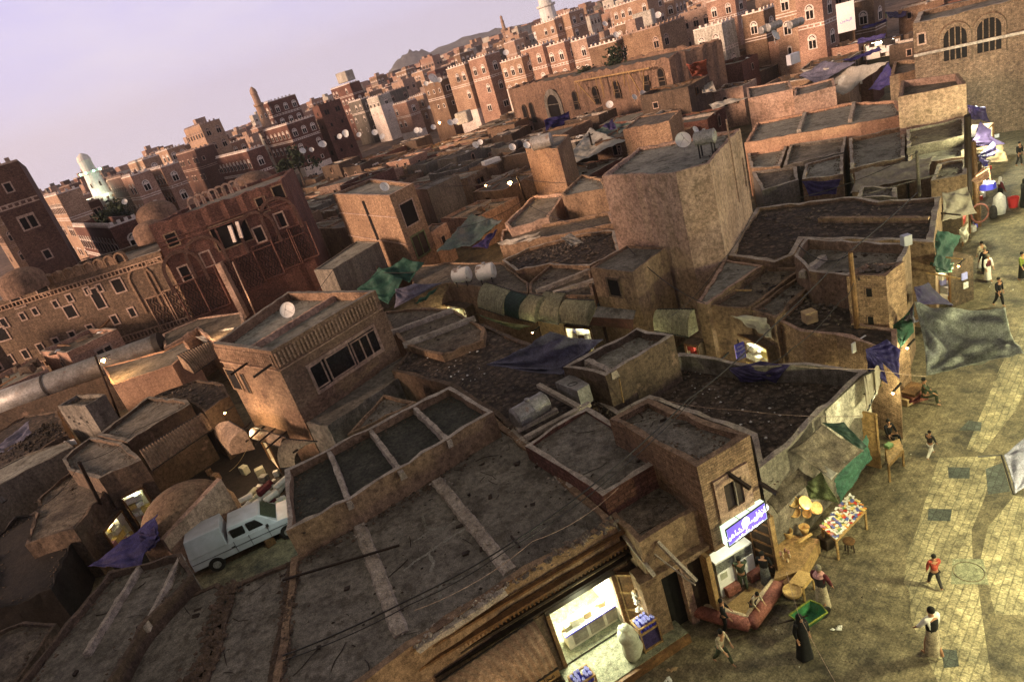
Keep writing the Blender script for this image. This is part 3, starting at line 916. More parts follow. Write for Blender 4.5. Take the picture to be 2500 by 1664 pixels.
w = bpy.data.worlds.new('World')
S.world = w
w.use_nodes = True
nt = w.node_tree
bg = nt.nodes['Background']
tc = _n(nt, 'ShaderNodeTexCoord')
sp = _n(nt, 'ShaderNodeSeparateXYZ')
lk(nt, tc.outputs['Generated'], sp.inputs[0])
sky = _n(nt, 'ShaderNodeTexSky', sky_type='NISHITA')
sky.sun_disc = False
SUN_EL, SUN_AZ = rad(13), rad(244)  # compass azimuth measured from +Y clockwise: low in the south-west, behind the camera's left shoulder
sky.sun_elevation = SUN_EL
sky.sun_rotation = SUN_AZ
g0 = mixc(nt, ramp(nt, sp.outputs[2], -.02, .36), (.93, .86, 1.0), (.50, .45, .95))
cn = noise(nt, tc.outputs['Generated'], 2.2, 7, .6, sc=(1, 1, 3.2))
g1 = mixc(nt, ramp(nt, cn, .46, .66, 0, .45), g0, (1.0, .90, .96))
g1 = mixc(nt, ramp(nt, sp.outputs[2], .22, .45), g1, (.33, .29, .25))
sk = mixc(nt, 1., sky.outputs[0], (.05, .05, .05), 'MULTIPLY')
g2 = mixc(nt, .12, g1, sk)
lk(nt, g2, bg.inputs[0])
bg.inputs[1].default_value = .78
ld = bpy.data.lights.new('sun', 'SUN')
ld.energy = 4.8
ld.angle = rad(14)
ld.color = (1., .66, .46)
lo = bpy.data.objects.new('sun', ld)
COL.objects.link(lo)
sd = V((math.sin(SUN_AZ) * math.cos(SUN_EL), math.cos(SUN_AZ) * math.cos(SUN_EL), math.sin(SUN_EL)))
lo.rotation_euler = sd.to_track_quat('Z', 'Y').to_euler()
S.view_settings.view_transform = 'Standard'
S.view_settings.look = 'None'
S.view_settings.exposure = .58
S.view_settings.gamma = 1


def lamp(loc, col, e, r=.12, name='lamp_light', parent=None, kind='POINT', size=1., rot=None, sy=None):
    l = bpy.data.lights.new(name, kind)
    l.energy = e
    l.color = col
    if kind == 'POINT':
        l.shadow_soft_size = r
    elif kind == 'AREA':
        l.shape = 'RECTANGLE'
        l.size = size
        l.size_y = sy or size
    elif kind == 'SPOT':
        l.spot_size = rad(110)
        l.spot_blend = .6
        l.shadow_soft_size = r
    o = bpy.data.objects.new(name, l)
    COL.objects.link(o)
    o.location = loc
    if rot:
        o.rotation_euler = rot
    return o


# ---------------------------------------------------------------- tower houses of the old town
WM = {}


def winmesh(kind, fr):
    k = (kind, fr)
    if k in WM:
        return WM[k]
    mb = MB()
    P = lambda x, z, o: (x, -o, z)

    def rect(x0, z0, x1, z1, o, mi):
        mb.mi = mi
        mb.add([P(x0, z0, o), P(x1, z0, o), P(x1, z1, o), P(x0, z1, o), P(x0, z0, 0), P(x1, z0, 0), P(x1, z1, 0), P(x0, z1, 0)],
               [(0, 1, 2, 3), (4, 5, 1, 0), (1, 5, 6, 2), (2, 6, 7, 3), (4, 0, 3, 7)])

    def arc(r, cz, o, mi, lo=0):
        mb.mi = mi
        n = 8
        vs = [P(r * math.cos(math.pi * i / n), cz + r * math.sin(math.pi * i / n), o) for i in range(n + 1)]
        mb.add(vs, [tuple(range(n + 1))])
    if kind == 'arch':      # white half-moon fanlight over a pair of panes painted dark as unlit
        rect(-.62, -1.0, .62, .25, .05, 0)
        rect(-.48, -.9, -.05, .12, .07, 1)
        rect(.05, -.9, .48, .12, .07, 1)
        arc(.68, .25, .06, 0)
        arc(.42, .36, .08, 1)
        arc(.3, .36, .1, 0)
    elif kind == 'double':
        rect(-.75, -.75, .75, .7, .05, 0)
        rect(-.6, -.62, -.08, .45, .07, 1)
        rect(.08, -.62, .6, .45, .07, 1)
    elif kind == 'slim':
        rect(-.36, -.7, .36, .4, .05, 0)
        arc(.36, .4, .05, 0)
        rect(-.22, -.58, .22, .3, .07, 1)
        arc(.22, .3, .07, 1)
    else:
        rect(-.38, -.5, .38, .5, .04, 0)
        rect(-.25, -.38, .25, .38, .06, 1)
    WM[k] = mb.me('window', [fr, 'hole'])  # second slot: faces painted near-black as unlit openings
    return WM[k]


def addwin(t, kind, fr, loc, rz, sc=1.):
    o = bpy.data.objects.new('window', winmesh(kind, fr))
    COL.objects.link(o)
    o.parent = t
    o.location = loc
    o.rotation_euler = (0, 0, rz)
    o.scale = (sc, 1, sc)
    return o


HT = []


def house(label, group, x, y, zt, wl, wr, rz, wall, fr='gypsum', z0=-1., floors=None, rich=1., near=False, hut=True, dark=False, name='tower_house', wscale=1., bands=True, merl=True, wash=0):
    """corner at x,y; +X local = right-hand wall, +Y local = left-hand wall"""
    t = thing(name, label, 'tower house', (x, y, 0), rz, group)
    h = zt - z0
    mb = MB()
    ph, pw = .7, .25
    q = [(0, 0), (wr, 0), (wr, wl), (0, wl)]
    b = .012 * h  # slight batter
    qb = [(-b, -b), (wr + b, -b), (wr + b, wl + b), (-b, wl + b)]
    qi = [(pw, pw), (wr - pw, pw), (wr - pw, wl - pw), (pw, wl - pw)]
    vs = [(a, c, z0) for a, c in qb] + [(a, c, zt) for a, c in q] + [(a, c, zt) for a, c in qi] + [(a, c, zt - ph) for a, c in qi]
    fs = []
    for i in range(4):
        k = (i + 1) % 4
        fs += [(i, k, 4 + k, 4 + i), (4 + i, 4 + k, 8 + k, 8 + i), (8 + i, 8 + k, 12 + k, 12 + i)]
    mb.add(vs, fs).build('wall', wall, t, world=False)
    MB().add([(pw, pw, zt - ph), (wr - pw, pw, zt - ph), (wr - pw, wl - pw, zt - ph), (pw, wl - pw, zt - ph)], [(0, 1, 2, 3)]).build('roof', 'roof', t, world=False)
    if hut and min(wl, wr) > 5:
        hb = MB()
        hx, hy = R.uniform(.5, wr - 3.5), R.uniform(1, wl - 3.5)
        hb.box((hx, hy, zt - ph), (hx + R.uniform(2, 3), hy + R.uniform(2, 3), zt + R.uniform(.8, 2.2)))
        hb.build('stair_hut', R.choice([wall, 'mud_pale', 'gypsum_old', wall]), t, world=False)
    fl = floors or max(2, int((zt - max(z0, 0)) / 3.3))
    fh = (zt - .5) / fl if z0 < 1 else (zt - z0 - .5) / fl
    zb = max(z0, 0)
    tr = MB()
    for f in range(1, fl):
        if not bands or (f < fl - 4):
            continue
        z = zb + f * fh
        if rich < .5 and R.random() < .4:
            continue
        for zz, hh in ((z - .1, .12), (z + .28, .12)):
            o = .07
            tr.add([(-o, -o, zz), (wr, -o, zz), (wr, -o, zz + hh), (-o, -o, zz + hh), (-o, wl, zz), (-o, wl, zz + hh), (0, 0, zz + hh), (wr, 0, zz + hh), (0, wl, zz + hh)],
                   [(0, 1, 2, 3), (4, 0, 3, 5), (3, 2, 7, 6), (5, 3, 6, 8)])
        if near or rich > .8:
            s = .55 if near else .9
            for L, ax in ((wr, 0), (wl, 1)):
                for k in range(int(L / s)):
                    c = (k + .5) * s
                    if ax == 0:
                        tr.box((c - .1, -.06, z), (c + .1, 0.01, z + .3))
                    else:
                        tr.box((-.06, c - .1, z), (0.01, c + .1, z + .3))
    if merl:
        s = 1.1 if not near else .8
        for L, ax in ((wr, 0), (wl, 1)):
            for k in range(int(L / s)):
                c = (k + .5) * s
                if ax == 0:
                    tr.box((c - .2, 0.01, zt - .01), (c + .2, .2, zt + .38))
                else:
                    tr.box((.01, c - .2, zt - .01), (.2, c + .2, zt + .38))
        for zz in (zt - .16, ):
            tr.add([(-.05, -.05, zz), (wr, -.05, zz), (wr, -.05, zt + .02), (-.05, -.05, zt + .02), (-.05, wl, zz), (-.05, wl, zt + .02)], [(0, 1, 2, 3), (4, 0, 3, 5)])
    if tr.v:
        tr.build('trim', fr, t, world=False)
    if wash:
        zw = zb + (zt - zb) * wash
        o = .03 + b
        MB().add([(-o, -o, z0), (wr, -o, z0), (wr, -o * .6, zw), (-o * .6, -o * .6, zw), (-o, wl, z0), (-o * .6, wl, zw), (0, 0, zw)], [(0, 1, 2, 3), (4, 0, 3, 5), (3, 2, 6), (5, 3, 6)]).build('whitewash', 'gypsum', t, world=False)
    kinds = ['arch', 'double', 'slim', 'small'] if not dark else ['slim', 'small', 'double']
    for L, ax in ((wr, 0), (wl, 1)):
        for f in range(fl):
            up = f / max(1, fl - 1)
            zc = zb + f * fh + fh * .52
            if zc < 3.5 and not near:
                continue
            kd = kinds[0] if up > .45 and not dark else R.choice(kinds[1:])
            n = max(1, int(L / (2.3 if up > .45 else 3.0)))
            if L < 1.2:
                continue
            fr2 = fr
            for k in range(n):
                if R.random() > .55 + .42 * rich * (0.5 + .5 * up):
                    continue
                c = (k + .5) * L / n
                sc = wscale * min(1., L / n / 1.7) * min(1., fh / 2.7)
                bb = b * (zt - zc) / h
                if ax == 0:
                    addwin(t, kd, fr2, (c, -bb, zc), 0, sc)
                else:
                    addwin(t, kd, fr2, (-bb, c, zc), -math.pi / 2, sc)
    HT.append((x, y, rz, wl, wr))
    return t


def azi(u, v):
    r = ray(u, v)
    return math.atan2(r.x, r.y)


def solve(C, u, v, ang):
    dx, dy = math.cos(ang), math.sin(ang)
    tn = math.tan(azi(u, v))
    return (tn * C.y - C.x) / (dx - tn * dy)


Z1 = lambda p: (p[0] / 3.681, 300 + p[1] / 3.681)
Z2 = lambda p: (600 + p[0] / 3.681, 180 + p[1] / 3.681)
Z3 = lambda p: (900 + p[0] / 2.945, p[1] / 2.945)
Z4 = lambda p: (1700 + p[0] / 2.945, p[1] / 2.945)
HB = []


def hero(label, Zf, L, C, Rr, d, wall, fr='gypsum', yaw=34, **k):
    (cu, cv), (lu, lv), (ru, rv) = Zf(C), Zf(L), Zf(Rr)
    c = atd(cu, cv, d)
    wr = solve(c, ru, rv, rad(yaw))
    wl = solve(c, lu, lv, rad(yaw + 90))
    wr = min(max(abs(wr), 3.5), 26)
    wl = min(max(abs(wl), 3.), 30)
    HB.append((azi(lu, lv), azi(ru, rv), d))
    return house(label, k.pop('group', None), c.x, c.y, c.z, wl, wr, rad(yaw), wall, fr, z0=min(0, gz(c.x, c.y)) - 1, **k)


hero('huge dark brick tower house at the left edge of the skyline', Z1, (-480, 560), (-233, 440), (190, 398), 80, 'brick_dark', 'gypsum_old', near=True, rich=.7, yaw=28, dark=True)
hero('brown house with a white arcade of arched windows beside the huge dark tower', Z1, (570, 1085), (975, 935), (1010, 920), 88, 'brick_red', 'gypsum', near=True, rich=.95, floors=3, hut=False)
hero('ochre skyline house right of the huge dark tower', Z1, (340, 690), (505, 640), (690, 660), 135, 'brick_tan', rich=.7)
hero('dark brick house just left of the white minaret', Z1, (480, 740), (640, 760), (900, 700), 150, 'brick_dark', 'gypsum_old', rich=.5, dark=True)
hero('dark brick house just right of the white minaret', Z1, (955, 520), (1085, 480), (1120, 490), 150, 'brick_dark', 'gypsum_old', rich=.6, dark=True)
hero('narrow rosy house with two stacked arches right of the white minaret', Z1, (1085, 490), (1170, 475), (1280, 500), 140, 'brick_rose', rich=.8)
hero('rosy skyline house with a big arched window and battlements', Z1, (1190, 480), (1440, 400), (1560, 350), 150, 'brick_rose', rich=.9)
hero('small crowned tower room behind the battlemented rosy house', Z1, (1120, 320), (1275, 330), (1370, 290), 165, 'brick_tan', rich=.7, hut=False)
hero('square brick tower rising alone on the skyline, bright left side', Z1, (1660, 90), (1790, 15), (1980, -15), 190, 'brick_tan', 'gypsum_old', rich=.6)
hero('dark stepped house below the lone square tower', Z1, (1580, 290), (1745, 240), (1930, 210), 178, 'brick_dark', 'gypsum_old', rich=.8, dark=True)
hero('low brick house with two white arcades crossing it', Z1, (1950, 350), (2215, 250), (2370, 190), 150, 'brick_red', rich=1., near=True, hut=False)
hero('house with a white-plastered terrace below the slim minaret', Z2, (150, 500), (365, 455), (610, 370), 180, 'brick_red', rich=1., near=True, hut=False, wash=.3)
hero('tall upper tower of the house beside the slim minaret', Z2, (120, 260), (215, 250), (440, 175), 205, 'brick_red', 'gypsum', rich=1., hut=False)
hero('tall blood-red house with dark windows and three dishes', Z2, (590, 300), (650, 285), (850, 240), 190, 'brick_red', 'brick_dark', rich=.8, dark=True, bands=False)
hero('red flat house carrying a white roof room on the skyline', Z2, (760, 140), (930, 85), (1020, 60), 260, 'brick_red', 'gypsum', rich=.5)
hero('grey-and-white house covered in small white windows', Z2, (920, 265), (1030, 230), (1075, 220), 235, 'stone_grey', 'gypsum', rich=1.)
hero('house with whitewashed front and red frieze', Z2, (1085, 230), (1185, 200), (1290, 160), 225, 'plaster_white', 'gypsum', rich=.8, wash=.8)
hero('grey back wall of stacked windows right of the whitewashed house', Z2, (1200, 190), (1215, 185), (1440, 120), 232, 'stone_grey', 'gypsum_old', rich=.7)
hero('tan twin-bay house left of the brown dish house', Z2, (1315, 275), (1440, 250), (1480, 235), 205, 'brick_rose', rich=1., wash=.25)
hero('wide tan house with lattice fanlights below the brown dish house', Z2, (1460, 235), (1590, 185), (1680, 160), 210, 'brick_tan', rich=.9)
hero('brown house with a row of dishes on its roof', Z3, (395, 615), (510, 575), (570, 545), 168, 'brick', rich=.7, dark=True)
hero('windowless tan house divided by thin white lines', Z3, (552, 490), (685, 460), (745, 448), 160, 'brick_tan', rich=.12, wash=.4)
hero('tall narrow house with coloured fanlights and a blank dark side', Z3, (715, 440), (832, 400), (940, 372), 155, 'brick_rose', rich=1.)
hero('pale house with whitewashed lower storeys above the ruined facade', Z3, (945, 460), (1095, 408), (1110, 400), 148, 'brick_tan', rich=.8, wash=.62)
hero('rosy house with a whitewashed corner above the ruined facade', Z3, (1092, 368), (1245, 320), (1262, 316), 146, 'brick_rose', rich=1., wash=.5)
hero('rosy house with white panelled windows in pairs', Z3, (1265, 335), (1402, 298), (1432, 288), 143, 'brick_rose', rich=1., wash=.4)
hero('rosy house with a fringe of white battlements over a green roof', Z3, (1432, 310), (1562, 270), (1592, 262), 141, 'mud_pale', rich=.8, wash=.45)
hero('blank brown house with one white window row', Z3, (1582, 350), (1778, 290), (1805, 282), 132, 'brick', rich=.5)
hero('long ochre fort-like house with small square windows', Z3, (1770, 218), (2088, 180), (2265, 105), 128, 'brick_ochre', 'gypsum_old', rich=.5, bands=False)
hero('big plain tan house below the white water tower', Z3, (1190, 190), (1332, 140), (1352, 135), 205, 'brick_tan', rich=.35)
hero('big plain tan house with one fanlight and a dark side', Z3, (1345, 130), (1437, 92), (1550, 95), 205, 'brick_tan', rich=.3)
hero('wide orange-brown house at the top edge', Z3, (1740, 40), (1995, -25), (2110, -50), 190, 'brick_tan', rich=.3)
hero('small house with a whitewashed box on its roof', Z3, (1765, 170), (1945, 135), (1970, 130), 160, 'brick', rich=.7)
hero('house with a white battlemented gallery at the top edge', Z4, (70, 30), (270, -40), (330, -60), 150, 'brick_rose', rich=1.)
hero('whitewashed low house with square dark windows at the top right', Z4, (-20, 240), (180, 165), (240, 150), 118, 'plaster_white', rich=.9, floors=3)
hero('brown house with one white-framed lattice window', Z4, (325, 110), (480, 70), (555, 40), 120, 'brick', rich=.3)
hero('pale-striped narrow house cut by the top edge', Z4, (550, -60), (700, -110), (715, -110), 112, 'brick_tan', rich=.8)
hero('rosy house with three small oval windows cut by the top edge', Z4, (710, -20), (895, -75), (960, -90), 108, 'brick_rose', rich=.9)
hero('dark house with a pole behind the bright market street', Z4, (1130, 20), (1270, -20), (1300, -30), 120, 'mud', rich=.5)

# white minaret with green lamps
def minaret(label, u, v, d, h, r, m1, m2, green=False, name='minaret'):
    c = atd(u, v, d)
    zt = c.z
    t = thing(name, label, 'minaret', (c.x, c.y, 0))
    k = h
    base = zt - k
    pr = lambda L: MB().lathe(L, 16, (0, 0, 0))
    a = pr([(r * 1.25, -1), (r * 1.25, base + .40 * k), (r * 1.3, base + .46 * k), (r * 1.65, base + .54 * k), (r * 1.65, base + .60 * k), (r * 1.5, base + .60 * k), (0, base + .60 * k)])
    a.build('tower_base', m1, t, world=False)
    pr([(r * .82, base + .6 * k), (r * .68, base + .80 * k), (r * .85, base + .81 * k), (r * .85, base + .83 * k), (r * .6, base + .83 * k)]).build('shaft', m2, t, world=False)
    pr([(r * .58, base + .83 * k), (r * .56, base + .92 * k), (r * .62, base + .93 * k), (r * .5, base + .97 * k), (r * .15, base + .995 * k), (0, base + k)]).build('dome', m1, t, world=False)
    tr = MB()
    for q in range(20):
        an = q / 20 * 2 * math.pi
        for zz in (.43, .50, .565):
            rr = r * {.43: 1.22, .50: 1.5, .565: 1.68}[zz]
            ca, sa = math.cos(an), math.sin(an)
            tr.box((rr * ca - .18, rr * sa - .18, base + zz * k - .2), (rr * ca + .18, rr * sa + .18, base + zz * k + .2))
    tr.build('frieze', 'brick' if m1 != 'mud_pale' else 'brick', t, world=False)
    for q in range(6):
        an = q / 6 * 2 * math.pi + .3
        addwin(t, 'slim', 'gypsum', (r * .76 * math.cos(an), r * .76 * math.sin(an), base + .7 * k), an + math.pi / 2, .8)
    if green:
        for q in range(8):
            an = q / 8 * 2 * math.pi
            MB().lathe([(0, -.25), (.25, 0), (0, .25)], 8, (r * .95 * math.cos(an), r * .95 * math.sin(an), base + .82 * k)).build('green_lamp', 'lamp_green', t, world=False)
        lamp((c.x - 3, c.y - 4, base + .64 * k), (.9, 1., .75), 300, .4)
        lamp((c.x + 2.5, c.y - 4, base + .64 * k), (.9, 1., .75), 300, .4)
    HB.append((azi(u, v) - .03, azi(u, v) + .03, d))
    return t


minaret('white floodlit minaret with a ring of green lamps', 196, 374, 170, 22, 2.2, 'stone_white', 'stone_white', green=True)
minaret('slim tan minaret beside the terrace house', 613, 212, 205, 26, 1.6, 'mud_pale', 'brick_tan')
minaret('pale round water tower cut by the top edge', 1322, -30, 330, 40, 5., 'stone_white', 'stone_white')
minaret('small distant minaret above the far rooftops', 1222, 38, 520, 22, 1.6, 'mud_pale', 'brick_tan')

# ---------------------------------------------------------------- palace on the left
PA, PB = V((-62, 65.6)), V((-28.1, 63.6))
PBk = [V((-28.1, 63.6)), V((-25.2, 74.)), V((-60, 78)), V((-64, 65.7))]
zpa = onwall(PA, PB, 300, 640).z
block('pal', 'palace_wall', 'long ochre brick palace front with a blind arcade along its top', 'palace', [tuple(x) for x in (PA, PB, V((-26.5, 74.)), V((-62, 78)))], zpa, base=0, world=True, ph=.4, pw=.5, wall='brick_palace', roof='roof', j=.02, cop='coping')
pt = BL['pal'][2]
dP = V((PB.x - PA.x, PB.y - PA.y, 0)).normalized()
nP = V((dP.y, -dP.x, 0))
mb = MB()
mb2 = MB()


def archring(mb, c, d, n, r, w, dep, leg=.0, o=0.):
    k = 10
    pts = [(math.cos(math.pi * i / k), math.sin(math.pi * i / k)) for i in range(k + 1)]
    ang = [(r, -leg)] + [(r * a, r * b) for a, b in pts] + [(-r, -leg)]
    ang2 = [(r + w, -leg)] + [((r + w) * a, (r + w) * b) for a, b in pts] + [(-r - w, -leg)]
    Pp = lambda x, z, q: c + d * x + V((0, 0, z)) + n * q
    m = len(ang)
    mb.add([Pp(x, z, o + dep) for x, z in ang] + [Pp(x, z, o + dep) for x, z in ang2] + [Pp(x, z, o) for x, z in ang] + [Pp(x, z, o) for x, z in ang2],
           [f for i in range(m - 1) for f in ((i, i + 1, m + i + 1, m + i), (2 * m + i, 2 * m + i + 1, i + 1, i), (m + i, m + i + 1, 3 * m + i + 1, 3 * m + i))])


za = zpa
for i in range(9):
    f = i / 8
    u, v = 96 + (282 - 96) * f, 700 + (612 - 700) * f
    c = onwall(PA, PB, u, v)
    c.z = za
    rr = .37
    a = MB()
    a.add([c + dP * x + V((0, 0, z)) for x, z in [(rr + .12, -.0)] + [((rr + .12) * math.cos(math.pi * k / 10), .5 + (rr + .12) * math.sin(math.pi * k / 10)) for k in range(11)] + [(-rr - .12, 0)]] +
          [c - nP * .4 + dP * x + V((0, 0, z)) for x, z in [(rr + .12, -.0)] + [((rr + .12) * math.cos(math.pi * k / 10), .5 + (rr + .12) * math.sin(math.pi * k / 10)) for k in range(11)] + [(-rr - .12, 0)]],
          [tuple(range(13)), tuple(range(13, 26))[::-1]] + [(k, k + 1, k + 14, k + 13)[::-1] for k in range(12)])
    archring(a, c + V((0, 0, .5)), dP, nP, rr - .03, .15, .12, leg=.5)
    ao = a.build('parapet_arch', 'brick_ochre', pt)
    if i in (0, 8):
        MB().add([c + nP * .02 + dP * x + V((0, 0, z)) for x, z in [(.3, .05), (-.3, .05), (-.3, .55), (0, .85), (.3, .55)]], [(0, 1, 2, 3, 4)]).build('arch_shade_panel', 'hole', ao)  # flat near-black shape painted for the shade inside an arch
mbb = MB()
for zz in (zpa - .5, zpa - .95):
    mbb.bar(V((PA.x, PA.y, zz)) + nP * .06, V((PB.x, PB.y, zz)) + nP * .06, .12, .1)
z2 = onwall(PA, PB, 170, 870).z
for zz in (z2 + .35, z2 - .25):
    mbb.bar(V((PA.x, PA.y, zz)) + nP * .06, V((PB.x, PB.y, zz)) + nP * .06, .12, .1)
for k in range(90):
    a = V((PA.x, PA.y, 0)) + dP * (k * .38) + nP * .05
    mbb.bar(a + V((0, 0, zpa - .9)), a + V((0, 0, zpa - .55)), .12, .1)
    mbb.bar(a + V((0, 0, z2 - .2)), a + V((0, 0, z2 + .3)), .12, .1)
mbb.build('belt', 'brick_tan', pt)
for u, v, w_, h_ in ((40, 733, .9, 1.3), (100, 700, 1.1, 1.3), (289, 697, .9, 1.2), (238, 728, .8, 1.9), (172, 760, .9, 1.1), (213, 710, .4, .6), (243, 703, .4, .6), (136, 742, .4, .6), (170, 727, .4, .6),
                     (86, 760, .4, .6), (56, 772, .4, .6), (10, 788, .5, .8), (5, 815, 1., 1.2), (323, 762, .5, .8), (281, 780, .5, .8), (222, 803, .5, .8), (178, 819, .5, .8), (138, 835, .5, .8),
                     (100, 849, .5, .8), (63, 864, .5, .8), (25, 877, .5, .8)):
    wframe(pt, PA, PB, u, v, w_, h_, fr='gypsum_old', fw=.13, proud=.05)
for u, v in ((345, 680), (385, 663)):
    c = onwall(PA, PB, u, v)
    a = MB()
    archring(a, c, dP, nP, 1.0, .2, .1, leg=3.2)
    a.build('blind_arch', 'brick_ochre', pt)


def lattice(t, c, d, n, w, h, m, zm='brick_dark'):
    mb = MB()
    q = n * .03
    for x0 in (-w / 2, w / 2):
        mb.bar(c + d * x0 + q - V((0, 0, h / 2)), c + d * x0 + q + V((0, 0, h / 2)), .16, .1)
    for z0 in (-h / 2, h / 2):
        mb.bar(c - d * w / 2 + q + V((0, 0, z0)), c + d * w / 2 + q + V((0, 0, z0)), .14, .1)
    zz = MB()
    nz = max(4, int(h / .42))
    st = h * .92 / nz
    for ln in (-.36, -.2, -.06, .06, .2, .36):
        sg = 1 if ln > 0 else -1
        for i in range(nz):
            xa, xb = (0, .13) if i % 2 == 0 else (.13, 0)
            zz.bar(c + d * (ln + sg * (xa - .065)) * w + n * .025 + V((0, 0, -h * .46 + i * st)), c + d * (ln + sg * (xb - .065)) * w + n * .025 + V((0, 0, -h * .46 + (i + 1) * st)), .085, .05)
    zz.build('zigzag_relief', zm, t)
    mb.build('diamond_relief', m, t)


for u, v in ((400, 762), (440, 745)):
    lattice(pt, onwall(PA, PB, u, v) + V((0, 0, 0)), dP, nP, 2., 3.4, 'brick_tan')
# dark red palace facade
PC = at(782, 662, 2.5).xy
zpc = 11.8
block('pal2', 'palace_wall', 'dark red palace front with big arches, diamond reliefs and broken parapet', 'palace', [tuple(x) for x in (PB + V((.35, -.5)), PC, PC + V((-1, 11)), PB + V((1.8, 10.6)))], zpc, base=0, world=True, ph=.3, pw=.5, wall='brick_red', roof='roof', j=.1)
p2 = BL['pal2'][2]
PBx = PB + V((.35, -.5))
d2 = V((PC.x - PBx.x, PC.y - PBx.y, 0)).normalized()
n2 = V((d2.y, -d2.x, 0))
for u, v in ((447, 655), (500, 620), (628, 560), (680, 525)):
    c = onwall(PBx, PC, u, v)
    a = MB()
    archring(a, c, d2, n2, 1.45, .3, .16, leg=1.8)
    a.build('blind_arch', 'brick_dark', p2)
    win_at(p2, c - V((0, 0, .5)), d2, .75, 1.3, 'hole', 'gypsum_old', fw=.14, proud=.08)
for u, v in ((470, 700), (520, 680), (565, 650), (610, 630), (655, 605), (700, 580), (740, 560)):
    lattice(p2, onwall(PBx, PC, u, v + 30), d2, n2, 1.9, 3.4, 'brick_red', 'mud_black')
mbb = MB()
for zz in (zpc - 1.6, zpc - 2.0, zpc - 5.2):
    mbb.bar(V((PBx.x, PBx.y, zz)) + n2 * .05, V((PC.x, PC.y, zz)) + n2 * .05, .12, .1)
mbb.build('belt', 'brick_red', p2)
for (u, v, w_, h_) in ((565, 570, 3.2, 2.2), (640, 500, .8, 1.3), (420, 585, .9, 1.1), (680, 470, .9, 1.2)):
    wframe(p2, PBx, PC, u, v, w_, h_, fr='mud', fw=.12)
for u0, v0, u1, v1 in ((560, 550, 574, 590), (578, 540, 590, 580)):
    MB().bar(onwall(PBx, PC, u0, v0) + n2 * .15, onwall(PBx, PC, u1, v1) + n2 * .15, .3).build('column', 'gypsum', p2)
mb = MB()
a = onwall(PBx, PC, 535, 640)
b_ = onwall(PBx, PC, 600, 770)
mb.bar(a + n2 * .3, b_ + n2 * .5, 1.1, .5)
mb.build('buttress', 'mud_pale', p2)
# arcade upper right of palace
for i in range(8):
    u, v = 470 + i * 16.5, 493 - i * 6.6
    c = atd(u, v, 73)
    a = MB()
    archring(a, c, d2, n2, .36, .16, .35, leg=.6)
    tag(a.build('rooftop_arch', 'mud_pale'), 'open brick arch in the row standing on the palace roof', 'arch', 'open arches on the palace roof')
DOMES = []
for (u, v, d, r, l) in ((372, 503, 80, 2.0, 'large brown dome on the palace roof'), (358, 548, 76, 1.6, 'smaller brown dome in front of the large palace dome'), (610, 432, 82, 2.4, 'brown dome behind the broken palace parapet'), (40, 668, 74, 1.9, 'dark dome at the left end of the palace roof')):
    c = atd(u, v, d)
    tag(MB().lathe([(r, -1.0), (r, 0)] + [(r * math.cos(k * math.pi / 16), r * .62 * math.sin(k * math.pi / 16)) for k in range(9)], 24, (c.x, c.y, c.z - r * .4)).build('roof_dome', 'mud_facade', smooth=True), l, 'dome')
# ---------------------------------------------------------------- long ruined facade with scaffolding
SA, SB = at(1240, 217, 10).xy, at(1632, 140, 10).xy
ds = V((SB.x - SA.x, SB.y - SA.y, 0)).normalized()
ns = V((ds.y, -ds.x, 0))
bk = V((-ns.x, -ns.y)) * 9
SA2 = SA - V((ds.x, ds.y)) * 0
block('scaf', 'ruined_facade', 'long ruined brown facade with arched openings and broken scaffolding', 'ruined house', [tuple(x) for x in (SA2, SB, SB + bk, SA2 + bk)], 10, base=0, world=True, ph=.4, pw=.5, wall='mud_facade', roof='roof_brown', j=.25, seg=.9)
sc_ = BL['scaf'][2]
for u, v, w_, h_ in ((1283, 280, 1.1, 3.4), (1300, 275, 1.1, 3.4), (1403, 238, 1.0, 1.8), (1408, 258, 1.0, 1.1), (1452, 226, 1.0, 1.6), (1458, 245, 1., 1.1), (1503, 212, 1., 1.5), (1508, 230, 1., 1.1), (1576, 196, .8, 1.0), (1580, 214, 1., 1.3), (1613, 182, 1., 1.5), (1617, 200, 1., 1.)):
    wframe(sc_, SA, SB, u, v, w_ * 1.25, h_, arch=h_ > 1.4, fr='mud_dark', fw=.12)
c = onwall(SA, SB, 1352, 258)
win_at(sc_, c, ds, 3.6, 3.6, 'hole', 'plaster_grey', arch=True, fw=.9, proud=.1)
MB().bar(c - ds * 1.8 + ns * .05 + V((0, 0, .2)), c + ds * 1.8 + ns * .05 + V((0, 0, .2)), .25, .1).build('crossbar', 'plaster_grey', sc_)
a, b_ = onwall(SA, SB, 1417, 190), onwall(SA, SB, 1600, 145)
mb = MB()
a.z = b_.z = 9.3
mb.bar(a + ns * 1.2, b_ + ns * 1.2, .22, .2)
mb.build('scaffold_rail', 'wood_pale', sc_)
for k in range(15):
    q = a.lerp(b_, R.random()) + ns * 1.2
    MB().bar(q, q - V((0, 0, R.uniform(1, 3.4))) + ds * R.uniform(-.3, .3), .09).build('scaffold_pole', 'wood_pale', sc_)
for q0, q1 in ((.02, .22), (.75, .85), (.93, .86)):
    MB().bar(a.lerp(b_, q0) + ns * 1.2, a.lerp(b_, q1) + ns * 1. - V((0, 0, 3.6)), .12).build('scaffold_brace', 'wood_pale', sc_)
